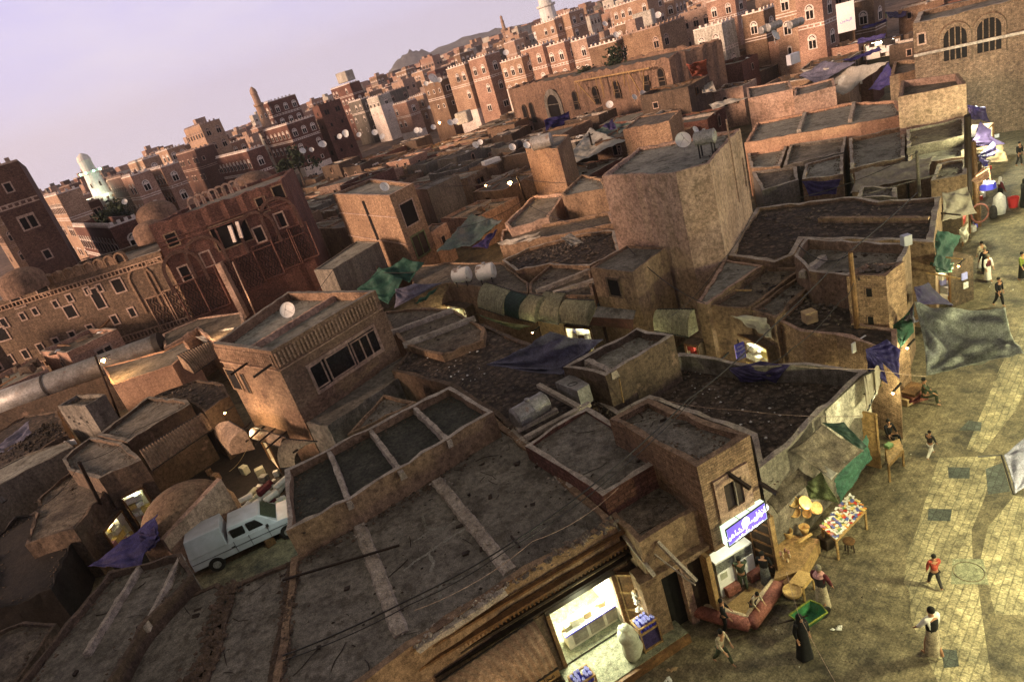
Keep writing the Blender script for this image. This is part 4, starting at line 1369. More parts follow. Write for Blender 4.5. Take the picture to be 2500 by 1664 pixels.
# arched public building top right
c0 = atd(2228, 60, 66)
A8 = V((c0.x, c0.y))
yawr = rad(-38)
dr = V((math.cos(yawr), math.sin(yawr), 0))
B8 = A8 + V((dr.x, dr.y)) * 24
nr = V((dr.y, -dr.x, 0))
bk = V((-nr.x, -nr.y)) * 8
block('pub', 'arched_building', 'large brown building with two barred arched windows at the top right', 'public building', [tuple(x) for x in (A8, B8, B8 + bk, A8 + bk)], c0.z, base=0, world=True, ph=.4, pw=.4, wall='brick_palace', roof='roof', j=.05, cop='coping')
pb_ = BL['pub'][2]
for u, v in ((2332, 105), (2415, 84)):
    win_at(pb_, onwall(A8, B8, u, v), dr, 1.5, 2.4, 'hole', 'brick_palace', bars=3, arch=True, fw=.3, proud=.12)
for u, v in ((2250, 95),):
    win_at(pb_, onwall(A8, B8, u, v), dr, .4, .7)
mb = MB()
q = onwall(A8, B8, 2300, 118)
for zz in (q.z - .1,):
    mb.bar(V((A8.x, A8.y, zz)) + nr * .1, V((B8.x, B8.y, zz)) + nr * .1, .25, .2)
mb.build('belt', 'coping', pb_)
# ---------------------------------------------------------------- low souk filling the middle distance
def near_taken(x, y, r):
    for p in TAKEN:
        if inpoly(x, y, p):
            return True
        for a in p:
            if math.hypot(a[0] - x, a[1] - y) < r:
                return True
    return False


def px_of(x, y, z):
    q = V((x, y, z)) - CAM
    a, b, c = q.dot(RTc), q.dot(FWc), q.dot(UPc)
    # columns of the camera basis
    cx = RTc * 0
    m = M3.transposed() if False else M3
    v = V((a, b, c))
    return v


_Minv = M3.inverted()


def project(x, y, z):
    q = _Minv @ (V((x, y, z)) - CAM)
    if q.z >= -.1:
        return None
    k = F / -q.z
    return 1250 + q.x * k, 832 - q.y * k


YW = rad(44)
cnt = 0
CI = 0
words = {0: 'near centre', 1: 'left of the ochre tower', 2: 'right of the tall plastered block', 3: 'below the ruined facade'}
LOTS = []
i0 = -30
for gi in range(-26, 34):
    for gj in range(-24, 32):
        s = 6.4
        lx, ly = gi * s + R.uniform(-.9, .9), gj * s + R.uniform(-.9, .9)
        x = lx * math.cos(YW) - ly * math.sin(YW)
        y = lx * math.sin(YW) + ly * math.cos(YW) + 60
        d = math.hypot(x, y)
        if d < 38 or d > 152 or y < 8:
            continue
        pj = project(x, y, 4)
        if not pj or not (-80 < pj[0] < 2600 and -80 < pj[1] < 1100):
            continue
        wx, wy = R.uniform(4.2, 6.6), R.uniform(4.2, 6.6)
        if near_taken(x, y, 3.4):
            continue
        if any(near_taken(x + a * math.cos(YW) - b * math.sin(YW), y + a * math.sin(YW) + b * math.cos(YW), .2) for a in (-3, 3) for b in (-3, 3)):
            if R.random() < .6:
                wx *= .6
                wy *= .6
            else:
                continue
        # keep the right-hand street and the market lane open
        if pj[0] > 2185 and d < 60 or (pj[0] > 2070 and pj[0] < 2235 and d > 60):
            continue
        if pj[0] > 2340 and d < 90 or pj[0] > 2330 and pj[1] > 130:
            continue
        if pj[0] < 820 and d < 66:
            continue
        if any(math.hypot(h[0] + h[4] * .5 * math.cos(h[2]) - h[3] * .5 * math.sin(h[2]) - x, h[1] + h[4] * .5 * math.sin(h[2]) + h[3] * .5 * math.cos(h[2]) - y) < max(h[3], h[4]) * .62 for h in HT):
            continue
        z = R.choice([3.0, 3.2, 3.5, 3.7, 4.0, 4.3, 4.7]) + (R.uniform(0, .8) if d > 75 else 0)
        if R.random() < .08:
            z += R.uniform(1.2, 2.4)
        if d > 75 and R.random() < .07:
            continue
        LOTS.append((x, y, wx, wy, z, d, pj))
LOTS.sort(key=lambda a: a[5])
for (x, y, wx, wy, z, d, pj) in LOTS[:250]:
    yw = YW + R.uniform(-.12, .12)
    cs, sn = math.cos(yw), math.sin(yw)
    e = lambda: R.uniform(-.5, .5)
    P4 = [(x + a * wx / 2 * cs - b * wy / 2 * sn + e(), y + a * wx / 2 * sn + b * wy / 2 * cs + e()) for a, b in ((-1, -1), (1, -1), (1, 1), (-1, 1))]
    side = 'left of the ochre brick tower' if pj[0] < 812 else 'between the ochre tower and the tall plastered block' if pj[0] < 1400 else 'behind the tall plastered block' if pj[0] < 1850 else 'in the upper right behind the pink boxes'
    wl_ = R.choice(['mud', 'mud_pale', 'mud', 'brick', 'mud_dark', 'brick_rose', 'stone_grey', 'brick_red'])
    rf = R.choice(['roof', 'roof', 'roof_brown', 'roof_light', 'roof_brown'])
    cn_ = {'mud': 'brown mud', 'mud_pale': 'pale mud', 'brick': 'rough brick', 'mud_dark': 'dark mud', 'brick_rose': 'rosy brick', 'stone_grey': 'grey', 'brick_red': 'red brick'}[wl_]
    dv = []
    if R.random() < .5:
        f = R.uniform(.3, .7)
        A, B, C, D = [V(q) for q in P4]
        dv = [(A.lerp(B, f), D.lerp(C, f))]
        if R.random() < .4:
            dv.append((A.lerp(D, f), B.lerp(C, f)))
    t = block('i%d' % cnt, FB, 'low %s flat-roofed block packed %s' % (cn_, side), SC, P4, z, world=True, ph=R.choice([.12, .25, .45]), pw=.24, wall=wl_, roof=rf,
              cop=R.choice([None, 'coping', 'mud_pale', None]), group='low flat-roofed blocks filling the old market, %s %s' % (cn_, side), div=dv, reg=False, seg=.7 if d < 80 else 1.4, j=.05 if d < 80 else .09)
    cnt += 1
    A, B = V(P4[0]), V(P4[3])
    for e0, e1 in ((P4[0], P4[3]), (P4[0], P4[1])):
        if R.random() < .45:
            q = V(e0).lerp(V(e1), R.uniform(.3, .7))
            dd = V((e1[0] - e0[0], e1[1] - e0[1]))
            nn = V((dd.y, -dd.x)).normalized()
            if nn.dot(V((-x, -y))) < 0:
                nn = -nn
            o = bpy.data.objects.new('window', winmesh(R.choice(['slim', 'small', 'small', 'double']), R.choice(['gypsum_old', 'mud_pale', 'gypsum', 'wood'])))
            COL.objects.link(o)
            o.parent = t
            o.location = (q.x + nn.x * .02 - t.location.x, q.y + nn.y * .02 - t.location.y, z - R.uniform(.9, 1.5))
            o.rotation_euler = (0, 0, math.atan2(nn.y, nn.x) + math.pi / 2)
    if z > 4.6:
        A, B = V(P4[0]), V(P4[3])
        dd = V((B.x - A.x, B.y - A.y, 0)).normalized()
        for _ in range(R.randrange(0, 3)):
            c = V((*A.lerp(B, R.uniform(.2, .8)), R.uniform(z - 1.6, z - 1)))
            win_at(t, c, dd, R.uniform(.4, .7), R.uniform(.5, .9), fr=R.choice(['gypsum_old', 'mud_pale', 'mud']), fw=.1)

# ---------------------------------------------------------------- hundreds of houses climbing to the skyline
FH = []
N_ = 0
d = 165.
while d < 1150 and N_ < 285:
    stp = 9 + d * .030
    naz = int(rad(78) * d / (13 + d * .012))
    for k in range(naz):
        az = rad(-46) + rad(80) * (k + R.uniform(-.35, .35)) / naz
        dd = d + R.uniform(-stp, stp) * .4
        x, y = dd * math.sin(az), dd * math.cos(az)
        g = gz(x, y)
        hh = R.choice([9, 11, 13, 13, 15, 17]) * R.uniform(.85, 1.1) * (1 if d < 500 else .8)
        if az > rad(-12):
            hh *= .85
        pj = project(x, y, g + hh)
        pb = project(x, y, g + 3)
        if not pj or pj[0] < -40 or pj[0] > 2560 or pj[1] < -120 and (pb is None or pb[1] < -30) or pj[1] > 700:
            continue
        if d < 320 and any(a - .035 < az < b + .02 and hd + 8 > dd for a, b, hd in HB):
            continue
        if 2075 < pj[0] < 2225 or pb and 2085 < pb[0] < 2215:
            continue
        lim = {0: 1.5}.get(0)
        # keep the left skyline low, as the photo shows sky between the towers
        if az < rad(-20):
            hmax = 17 + 6 - g * 0
            hh = min(hh, hmax * (.7 + .3 * R.random()))
        FH.append((x, y, g, hh, dd, az))
        N_ += 1
    d += stp * 1.25
FH.sort(key=lambda a: a[4])
zone = lambda az: 'on the left skyline' if az < rad(-22) else 'in the dense centre of the skyline' if az < rad(-4) else 'on the slope at the top right'
for (x, y, g, hh, dd, az) in FH:
    wm = R.choice(['brick_tan', 'brick_rose', 'brick_red', 'brick', 'brick_rose', 'brick_tan', 'brick_ochre', 'plaster_white', 'brick_dark', 'mud_pale', 'stone_grey'])
    nm = {'brick_tan': 'tan brick', 'brick_rose': 'rosy brick', 'brick_red': 'dark red brick', 'brick': 'brown brick', 'brick_ochre': 'ochre brick', 'plaster_white': 'whitewashed', 'brick_dark': 'very dark brick', 'mud_pale': 'pale mud', 'stone_grey': 'grey stone'}[wm]
    dist = 'nearer' if dd < 300 else 'far'
    lb = '%s %s tower house with white trim %s' % (dist, nm, zone(az))
    w1, w2 = R.uniform(5, 10), R.uniform(5, 9)
    house(lb, '%s %s tower houses %s' % (dist, nm, zone(az)), x, y, g + hh, w1, w2, rad(R.choice([34, 38, 42, 30, 50])), wm, R.choice(['gypsum', 'gypsum', 'gypsum_old']), z0=g - 2,
          rich=R.uniform(.5, 1.) if dd < 380 else .6, floors=max(2, int(hh / 3.4)) if dd < 450 else max(2, int(hh / 5)), wscale=1.15 if dd < 450 else 1.6, merl=dd < 420)
# the rest of the town beyond, too far to tell house from house
mb = MB()
for _ in range(2600):
    dd = R.uniform(700, 3200)
    az = rad(R.uniform(-46, 24))
    x, y = dd * math.sin(az), dd * math.cos(az)
    g = gz(x, y)
    a, b, h = R.uniform(6, 16), R.uniform(6, 14), R.uniform(6, 14)
    mb.mi = R.choice([0, 0, 1, 2, 3, 0, 4])
    yw = R.uniform(.4, 1.)
    cs, sn = math.cos(yw), math.sin(yw)
    mb.hexa([(x + p * cs - q * sn, y + p * sn + q * cs, zz) for zz in (g - 5, g + h) for p, q in ((0, 0), (a, 0), (a, b), (0, b))])
tag(mb.build('distant_houses', ['brick_rose', 'brick_tan', 'plaster_white', 'brick_red', 'mud_dark']), 'hazy mass of tiny distant houses along the horizon', 'distant town', kind='stuff')
# ================================================================ props
def curved(name, label, T0, T1, zt, B0, B1, zb, m, ribs=24, amp=.03, n=9, group=None, bulge=1., cat='awning', ends=True, scal=False, th=.02):
    """quarter-round sheet between a top line on the wall and a lower outer line (pixels)"""
    a0, a1, b0, b1 = at(*T0, zt), at(*T1, zt), at(*B0, zb), at(*B1, zb)
    mid = (a0 + a1) / 2
    t = thing(name, label, cat, (mid.x, mid.y, mid.z), 0, group)
    mb = MB()
    cols = ribs * 4
    vs = []
    for i in range(cols + 1):
        f = i / cols
        a, b = a0.lerp(a1, f), b0.lerp(b1, f)
        h = V((b.x - a.x, b.y - a.y, 0))
        k = amp * math.sin(2 * math.pi * i / 4 + .6)
        hn = h.normalized()
        for j in range(n + 1):
            th_ = math.pi / 2 * j / n
            s_, c_ = math.sin(th_), 1 - math.cos(th_)
            p = a + h * s_ * bulge + V((0, 0, -(zt - zb) * c_))
            if bulge != 1:
                p += h * (1 - bulge) * (j / n)
            p += hn * k * s_ + V((0, 0, k * (1 - c_)))
            vs.append(p)
    fs = []
    for i in range(cols):
        for j in range(n):
            q = i * (n + 1) + j
            fs.append((q, q + n + 1, q + n + 2, q + 1))
    mb.add(vs, fs)
    o = mb.build('sheet', m, t, smooth=False)
    if ends:
        for f in (0, cols):
            e = MB()
            ring = vs[f * (n + 1):(f + 1) * (n + 1)]
            a = a0 if f == 0 else a1
            e.add([a - V((0, 0, zt - zb))] + ring, [(0, i, i + 1) for i in range(1, n + 1)])
            e.build('end_panel', m, t)
    for q in (n, 0):
        MB().bar(vs[q], vs[cols * (n + 1) + q], .05).build('rail', 'metal_dark', t)
    return t


from mathutils import noise as mnoise


def cloth(name, label, pts, m, cat='tarpaulin', sag=.4, wr=.05, n=30, sub=None, group=None, fold=6., drop=(0, 0, 0, 0), seed=None, wd=None):
    """pts: four (u,v,z) or Vector corners; bilinear sheet with sag and folds radiating from corners"""
    c = [p if isinstance(p, Vector) else at(*p) for p in pts]
    mb = MB()
    ph = [R.uniform(0, 6.28) for _ in range(6)]
    nrm = (c[1] - c[0]).cross(c[3] - c[0])
    nrm.normalize()
    L = max((c[1] - c[0]).length, (c[3] - c[0]).length)
    for i in range(n + 1):
        for j in range(n + 1):
            a, b = i / n, j / n
            p = c[0].lerp(c[1], a).lerp(c[3].lerp(c[2], a), b)
            e = 16 * a * (1 - a) * b * (1 - b)
            ed = 4 * a * (1 - a) * .35 + 4 * b * (1 - b) * .35
            p = p + V((0, 0, -sag * (.62 * e + .38 * ed)))
            # scalloped free edges
            ctr = (c[0] + c[1] + c[2] + c[3]) / 4
            pull = (4 * a * (1 - a) * (abs(b - .5) * 2) ** 6 + 4 * b * (1 - b) * (abs(a - .5) * 2) ** 6) * .07
            p = p.lerp(ctr, pull)
            w_ = math.sin(fold * math.atan2(b + .05, a + .05) * 2.2 + ph[0] + 2 * math.hypot(a, b)) + .8 * math.sin(fold * math.atan2(1.05 - b, a + .05) * 1.7 + ph[1]) + .5 * math.sin(fold * 1.9 * (a + .6 * b) + ph[2]) + .4 * math.sin(fold * 3.1 * (b - .5 * a) + ph[3])
            fq = mnoise.fractal(p * 1.4 + V((ph[4], ph[5], 0)), .9, 2.1, 4)
            p = p + nrm * (w_ * wr * (.35 + .65 * min(1, e + ed)) + fq * min(.16, L * .035))
            mb.v.append(tuple(p))
    for i in range(n):
        for j in range(n):
            q = i * (n + 1) + j
            mb.f.append((q, q + n + 1, q + n + 2, q + 1))
            mb.m.append(0)
    o = mb.build(name, m, smooth=True)
    tag(o, label, cat, group)
    s = o.modifiers.new('thick', 'SOLIDIFY')
    s.thickness = .012
    return o


def pole(label, base, top, r=.06, m='wood_dark', name='pole', cat='pole', arms=()):
    base, top = V(base), V(top)
    t = thing(name, label, cat, base)
    MB().tube([base, base.lerp(top, .5), top], [r, r * .9, r * .75], 8).build('shaft', m, t)
    for a in arms:
        MB().bar(a[0], a[1], .06).build('crossarm', m, t)
    return t


def cable(label, pts, sag=.0, r=.012, group=None, m='metal_dark', name='cable'):
    P3 = [p if isinstance(p, Vector) else at(*p) for p in pts]
    out = []
    for i in range(len(P3) - 1):
        k = 10
        for j in range(k + (i == len(P3) - 2)):
            f = j / k
            out.append(P3[i].lerp(P3[i + 1], f) - V((0, 0, 4 * sag * f * (1 - f))))
    return tag(MB().tube(out, r, 5).build(name, m), label, 'cable', group)


# ------------------------------------------------ awnings
GA = 'corrugated awnings of the market lanes'
curved('curved_awning', 'long rusty corrugated awning with a jagged lower edge', (341, 1100), (492, 1008), 4.0, (371, 1148), (521, 1046), 3.0, 'tin_brown', 22, .045)
curved('curved_awning', 'small brightly lit corrugated hood hanging over the dark lane', (560, 1028), (600, 1052), 3.7, (528, 1068), (565, 1110), 2.6, 'tin_brown', 9, .035)
curved('curved_awning', 'striped corrugated awning glowing in lamplight near the palace corner', (432, 868), (512, 833), 4.6, (474, 912), (530, 872), 3.6, 'tin_brown', 13, .05)
curved('curved_awning', 'dark ribbed awning at the left edge of the view', (-30, 1200), (88, 1122), 3.2, (5, 1228), (118, 1150), 2.3, 'tin_grey', 18, .045)
curved('curved_awning', 'fluted pinkish lean-to wedged against the four-bay building', (700, 1072), (775, 1078), 3.6, (686, 1142), (722, 1138), 2.4, 'tin_brown', 10, .04, ends=False)
curved('curved_awning', 'white-lit strip awning along the foot of the windowed house', (622, 1043), (700, 1068), 3.2, (612, 1068), (690, 1092), 2.6, 'tin_brown', 14, .03, ends=False)
X3 = lambda x, y: (1040 + x / 3.366, 380 + y / 3.366)
for l, a, b, c, d, m in (('olive curved awning at the left end of the awning row', (490, 1040), (700, 1105), (432, 1245), (640, 1315), 'tin_olive'),
                         ('nearly black curved awning between two pale ones', (705, 1108), (838, 1148), (645, 1305), (768, 1345), 'tin_green'),
                         ('narrow khaki curved awning, third in the awning row', (852, 1135), (962, 1155), (770, 1345), (900, 1372), 'tin_olive'),
                         ('wide khaki curved awning, fourth in the awning row', (985, 1112), (1150, 1128), (912, 1350), (1092, 1385), 'tin_olive'),
                         ('ribbed curved awning right beside the small white sign', (1155, 1178), (1382, 1190), (1102, 1370), (1330, 1400), 'tin_olive'),
                         ('single curved awning standing right of the stair hut', (1905, 1262), (2205, 1262), (1880, 1440), (2160, 1490), 'tin_olive')):
    curved('curved_awning', l, X3(*a), X3(*b), 4.05, X3(*c), X3(*d), 2.95, m, 14, .025, group=GA)
a, b, c, d = at(*X3(1410, 1235), 4.0), at(*X3(1725, 1270), 4.0), at(*X3(1705, 1345), 3.7), at(*X3(1370, 1325), 3.7)
e, f = at(*X3(1700, 1425), 3.0), at(*X3(1340, 1390), 3.0)
t = thing('box_awning', 'flat dusty awning box with a dark red front below the stair hut', 'awning', a)
MB().add([a, b, c, d], [(0, 3, 2, 1)]).build('sheet', 'roof', t)
MB().add([d, c, e, f], [(0, 3, 2, 1)]).build('fascia', 'tin_red', t)
# big awning over the shops at the very bottom
t = curved('curved_awning', 'big ribbed tan awning with lettering on its valance at the bottom edge', (1075, 1664), (1302, 1512), 2.9, (1195, 1740), (1362, 1628), 1.95, 'tin_brown', 12, .014, n=12)
vv = [at(1362, 1630, 1.95), at(1195, 1740, 1.95)]
MB().add([vv[0], vv[1], vv[1] - V((0, 0, .28)), vv[0] - V((0, 0, .28))], [(0, 1, 2, 3)]).build('valance', 'wood_pale', t)


def text(body, name, loc, d, up, size, m, parent=None, ext=.004, align='CENTER'):
    cu = bpy.data.curves.new(name, 'FONT')
    cu.body = body
    cu.size = size
    cu.extrude = ext
    cu.align_x = align
    cu.align_y = 'CENTER'
    tmp = bpy.data.objects.new(name, cu)
    me = bpy.data.meshes.new_from_object(tmp)
    bpy.data.objects.remove(tmp)
    d, up = V(d).normalized(), V(up).normalized()
    n = d.cross(up)
    Mx = Matrix((d, up, n)).transposed().to_4x4()
    Mx.translation = V(loc)
    if parent is not None and parent.name in IM:
        Mx = IM[parent.name] @ Mx
    me.transform(Mx)
    me.materials.clear()
    me.materials.append(MATS[m])
    o = bpy.data.objects.new(name, me)
    COL.objects.link(o)
    if parent is not None:
        o.parent = parent
        IM[o.name] = IM.get(parent.name, Matrix.Identity(4))
    return o


dv_ = (vv[0] - vv[1]).normalized()
nv_ = V((dv_.y, -dv_.x, 0))
text('\ufe8e\ufedf\ufe8d \ufede\ufea4\ufee3', 'lettering', vv[0] - dv_ * .5 - V((0, 0, .13)) + nv_ * .012, dv_, (0, 0, 1), .24, 'ink', t)

# ------------------------------------------------ bright corner shop under the wide roof
Af, Bf = at(1235, 1428, 4.1), at(1400, 1331, 4.1)
Af.z = Bf.z = 0
ds_ = (Bf - Af).normalized()
ns_ = V((ds_.y, -ds_.x, 0))
W0 = lambda x, y, z: Af + ds_ * x + ns_ * y + V((0, 0, z))   # x along the wall, y out into the street


def wx(u, v):
    return (onwall(Af, Bf, u, v) - Af).dot(ds_)


xl, xr = wx(1343, 1507), wx(1491, 1407)
zl = onwall(Af, Bf, 1343, 1507).z
zop = 2.42
t = thing('shop_room', 'brightly lit corner shop room, white inside', 'shop', W0((xl + xr) / 2, -1, 0), 0)
fl = .35
dp = 2.4
mb = MB()
mb.add([W0(xl, 0, fl), W0(xr, 0, fl), W0(xr, -dp, fl), W0(xl, -dp, fl), W0(xl, 0, zop), W0(xr, 0, zop), W0(xr, -dp, zop), W0(xl, -dp, zop)],
       [(3, 2, 6, 7), (2, 1, 5, 6), (0, 3, 7, 4)])
mb.build('inner_wall', 'shop_wall', t)
MB().add([W0(xl, 0, fl), W0(xr, 0, fl), W0(xr, -dp, fl), W0(xl, -dp, fl)], [(0, 1, 2, 3)]).build('floor', 'slab', t)
MB().add([W0(xl, 0, zop), W0(xr, 0, zop), W0(xr, -dp, zop), W0(xl, -dp, zop)], [(3, 2, 1, 0)]).build('ceiling', 'shop_wall', t)
for xa, xb in ((xl - .12, xl), (xr, xr + .12)):
    mb = MB()
    mb.hexa([W0(xa, .06, 0), W0(xb, .06, 0), W0(xb, -.2, 0), W0(xa, -.2, 0), W0(xa, .06, zop), W0(xb, .06, zop), W0(xb, -.2, zop), W0(xa, -.2, zop)])
    mb.build('jamb', 'wood', t)
for zz in (.9, 1.3, 1.7, 2.05):
    mb = MB()
    mb.hexa([W0(xl + .05, -dp + .35, zz), W0(xr - .05, -dp + .35, zz), W0(xr - .05, -dp + .02, zz), W0(xl + .05, -dp + .02, zz), W0(xl + .05, -dp + .35, zz + .03), W0(xr - .05, -dp + .35, zz + .03), W0(xr - .05, -dp + .02, zz + .03), W0(xl + .05, -dp + .02, zz + .03)])
    mb.build('shelf', 'wood_pale', t)
for xx in (xl + .7, xr - .7):
    mb = MB()
    mb.tube([W0(xx - .35, -.9, 2.36), W0(xx + .35, -.9, 2.36)], .025, 8)
    lt = mb.build('fluorescent_tube', 'lamp_white', t)
l_ = lamp(W0((xl + xr) / 2, -.9, 2.3), (1., 1., .74), 330, name='shop_light', kind='AREA', size=1.5, sy=.5)
lamp(W0((xl + xr) / 2, .3, 2.1), (.9, 1., .66), 60, .25)
# masonry either side, below the roof slab
mb = MB()
for xa, xb in ((-3.6, xl - .12), (xr + .12, xr + 2.6)):
    m_ = MB()
    m_.hexa([W0(xa, 0, -.2), W0(xb, 0, -.2), W0(xb, -.5, -.2), W0(xa, -.5, -.2), W0(xa, 0, 2.5), W0(xb, 0, 2.5), W0(xb, -.5, 2.5), W0(xa, -.5, 2.5)])
    m_.build('pier', 'mud_dark', t)
lt = MB()
lt.hexa([W0(xl - .12, .05, zop), W0(xr + .12, .05, zop), W0(xr + .12, -.3, zop), W0(xl - .12, -.3, zop), W0(xl - .12, .05, 2.6), W0(xr + .12, .05, 2.6), W0(xr + .12, -.3, 2.6), W0(xl - .12, -.3, 2.6)])
lt.build('lintel', 'wood_dark', t)
for zz, w_ in ((3.7, .12), (3.35, .22), (3.0, .1), (2.8, .16)):
    MB().bar(W0(-4.2, .04 + w_ / 2, zz), W0(xr + 1.7, .04 + w_ / 2, zz), w_, .07).build('eave_board', 'wood' if zz > 3.2 else 'wood_dark', t)
mb = MB()
for k in range(60):
    x = -4 + k * .13
    if x < xr + 1.6:
        mb.bar(W0(x, .1, 3.08), W0(x, .1, 3.3), .05)
mb.build('eave_teeth', 'wood', t)


def boxthing(name, label, cat, c, d, sx, sy, sz, m, group=None, rz=0, j=.0):
    t = None
    mb = MB()
    d = V(d).normalized()
    q = V((-d.y, d.x, 0))
    c = V(c)
    mb.hexa([c + d * a * sx / 2 + q * b * sy / 2 + V((0, 0, z)) for z in (0, sz) for a, b in ((-1, -1), (1, -1), (1, 1), (-1, 1))])
    o = mb.build(name, m)
    tag(o, label, cat, group)
    bv = o.modifiers.new('bev', 'BEVEL')
    bv.width = min(sx, sy, sz) * .06
    return o


# counter
ct = thing('shop_counter', 'long white counter with a violet edge strip in the bright corner shop', 'counter', W0((xl + xr) / 2, -.55, fl))
mb = MB()


def wbox(mb, x0, x1, y0, y1, z0, z1):
    return mb.hexa([W0(x, y, z) for z in (z0, z1) for x, y in ((x0, y1), (x1, y1), (x1, y0), (x0, y0))])


wbox(MB(), xl + .35, xr - .05, -.75, -.35, fl, .97).build('cabinet', 'shop_wall', ct)
wbox(MB(), xl + .3, xr - .02, -.8, -.28, .97, 1.01).build('worktop', 'board_white', ct)
wbox(MB(), xl + .3, xr - .02, -.28, -.265, .95, 1.0).build('edge_strip', 'board_blue', ct)
for k in range(3):
    x = xl + .55 + k * .6
    wbox(MB(), x, x + .5, -.352, -.34, fl + .08, .9).build('cabinet_door', 'beige_tarp', ct)
boxes = []
for k in range(34):
    s = R.uniform(.12, .36)
    x = R.uniform(xl + .4, xr - .3)
    zz = R.choice([1.01, 1.01, .93, 1.33, 1.73])
    y = -dp + .22 if zz not in (1.01,) else R.uniform(-.65, -.45)
    boxes.append(boxthing('cardboard_box', 'plain cardboard box inside the bright corner shop', 'box', W0(x, y, zz), ds_ + ns_ * R.uniform(-.3, .3), s, s * .75, s * R.uniform(.5, .95), R.choice(['card', 'card', 'white_tarp', 'shop_wall', 'tin_olive']), group='boxes inside the bright corner shop'))
# raised sill platform and step
pf = [at(1632, 1591, .3), at(1500, 1680, .3)]
tag(wbox(MB(), xl - .3, xr + 1.3, 0.02, 1.35, -.1, .3).build('platform', 'slab'), 'greenish stone platform in front of the bright corner shop', 'platform')
tag(wbox(MB(), xl - .3, xr + 1.3, 1.352, 1.47, -.1, .27).build('platform_edge', 'wood'), 'brown timber edge along the stone platform', 'kerb')
# sack
sk = at(1545, 1600, .3)
prof = [(.02, 0), (.24, .03), (.30, .2), (.31, .45), (.27, .62), (.30, .8), (.24, .98), (.12, 1.06), (.10, 1.1), (.17, 1.16), (.02, 1.18)]
o = MB()
vs = []
n = 20
for k in range(n):
    a = 2 * math.pi * k / n
    for (r, z) in prof:
        rr = r * (1 + .07 * math.sin(3 * a + z * 5) + .05 * math.sin(7 * a + z * 9) + (.15 * math.sin(9 * a) if z > 1.0 else 0))
        vs.append((sk.x + rr * math.cos(a) + .05 * math.sin(z * 3), sk.y + rr * math.sin(a), .3 + z))
m_ = len(prof)
o.add(vs, [(k * m_ + i, ((k + 1) % n) * m_ + i, ((k + 1) % n) * m_ + i + 1, k * m_ + i + 1) for k in range(n) for i in range(m_ - 1)])
o = o.build('sack', 'sack', smooth=True)
tag(o, 'bulging pale green sack tied at the top beside the bright corner shop', 'sack')


def bottle_stand(label, blabel, base, d, w, dd, h, nb, seed):
    base, d = V(base), V(d).normalized()
    q = V((-d.y, d.x, 0))
    t = thing('display_crate', label, 'crate', base)
    P = lambda x, y, z: base + d * x + q * y + V((0, 0, z))
    fr = MB()
    for x in (-w / 2, w / 2):
        for y in (-dd / 2, dd / 2):
            fr.bar(P(x, y, 0), P(x, y, h), .05)
    for z in (.05, h - .03, h - .25):
        for (a, b, c, e) in ((-1, -1, 1, -1), (1, -1, 1, 1), (1, 1, -1, 1), (-1, 1, -1, -1)):
            fr.bar(P(a * w / 2, b * dd / 2, z), P(c * w / 2, e * dd / 2, z), .05)
    fr.build('frame', 'wood_pale', t)
    pn = MB()
    pn.hexa([P(x, y, z) for z in (.06, h - .26) for x, y in ((-w / 2 + .02, -dd / 2 + .02), (w / 2 - .02, -dd / 2 + .02), (w / 2 - .02, dd / 2 - .02), (-w / 2 + .02, dd / 2 - .02))])
    pn.build('cloth_panel', 'purple_tarp', t)
    proto = None
    k = 0
    for i in range(5):
        for j in range(4):
            if k >= nb or R.random() < .12:
                continue
            x, y = (i - 2) * w / 5.4 + R.uniform(-.02, .02), (j - 1.5) * dd / 4.6 + R.uniform(-.02, .02)
            p = P(x, y, h - .26)
            if BOT[0] is None:
                b = thing('blue_bottle', blabel, 'bottle', p, 0, 'blue bottles in the two display crates')
                MB().lathe([(0, 0), (.042, 0), (.042, .2), (.03, .25)], 10).build('bottle_body', 'blue_plastic', b, world=False)
                MB().lathe([(.03, .25), (.036, .25), (.036, .29), (.02, .29), (.02, .27), (0, .27)], 10).build('cap_ring', 'blue_pale', b, world=False)
                BOT[0] = b
            else:
                b = BOT[0].copy()
                COL.objects.link(b)
                for ch in BOT[0].children:
                    c_ = ch.copy()
                    COL.objects.link(c_)
                    c_.parent = b
            b.location = p
            b.scale = (1.25, 1.25, 1 + R.uniform(-.1, .2))
            b['label'] = blabel
            k += 1


BOT = [None]
bottle_stand('tall display crate full of blue bottles right of the pale sack', 'blue bottle with a ring cap standing in the right-hand display crate', at(1590, 1575, .3) + V((0, .12, 0)), ds_, .62, .42, .95, 18, 1)
bottle_stand('tall display crate full of blue bottles at the lower left of the bright shop', 'blue bottle with a ring cap standing in the left-hand display crate', at(1455, 1715, .3) + V((-.15, .2, 0)), ds_, .62, .42, .95, 17, 2)


def door(label, hinge, d, w, h, m='wood', z0=.05, panels=3, name='door_leaf', th=.05):
    hinge, d = V(hinge), V(d).normalized()
    q = V((-d.y, d.x, 0))
    t = thing(name, label, 'door', hinge)
    P = lambda x, y, z: hinge + d * x + q * y + V((0, 0, z0 + z))
    b = MB()
    b.hexa([P(x, y, z) for z in (0, h) for x, y in ((0, -th / 2), (w, -th / 2), (w, th / 2), (0, th / 2))])
    b.build('panel', m, t)
    r = MB()
    for s in (-1, 1):
        for k in range(panels + 1):
            z = k * (h - .08) / panels
            r.bar(P(0, s * th * .75, z + .04), P(w, s * th * .75, z + .04), .03, .07)
        for x in (.04, w - .04):
            r.bar(P(x, s * th * .75, 0), P(x, s * th * .75, h), .07, .03)
    r.build('rails', 'wood_pale' if m != 'wood_dark' else 'wood', t)
    return t


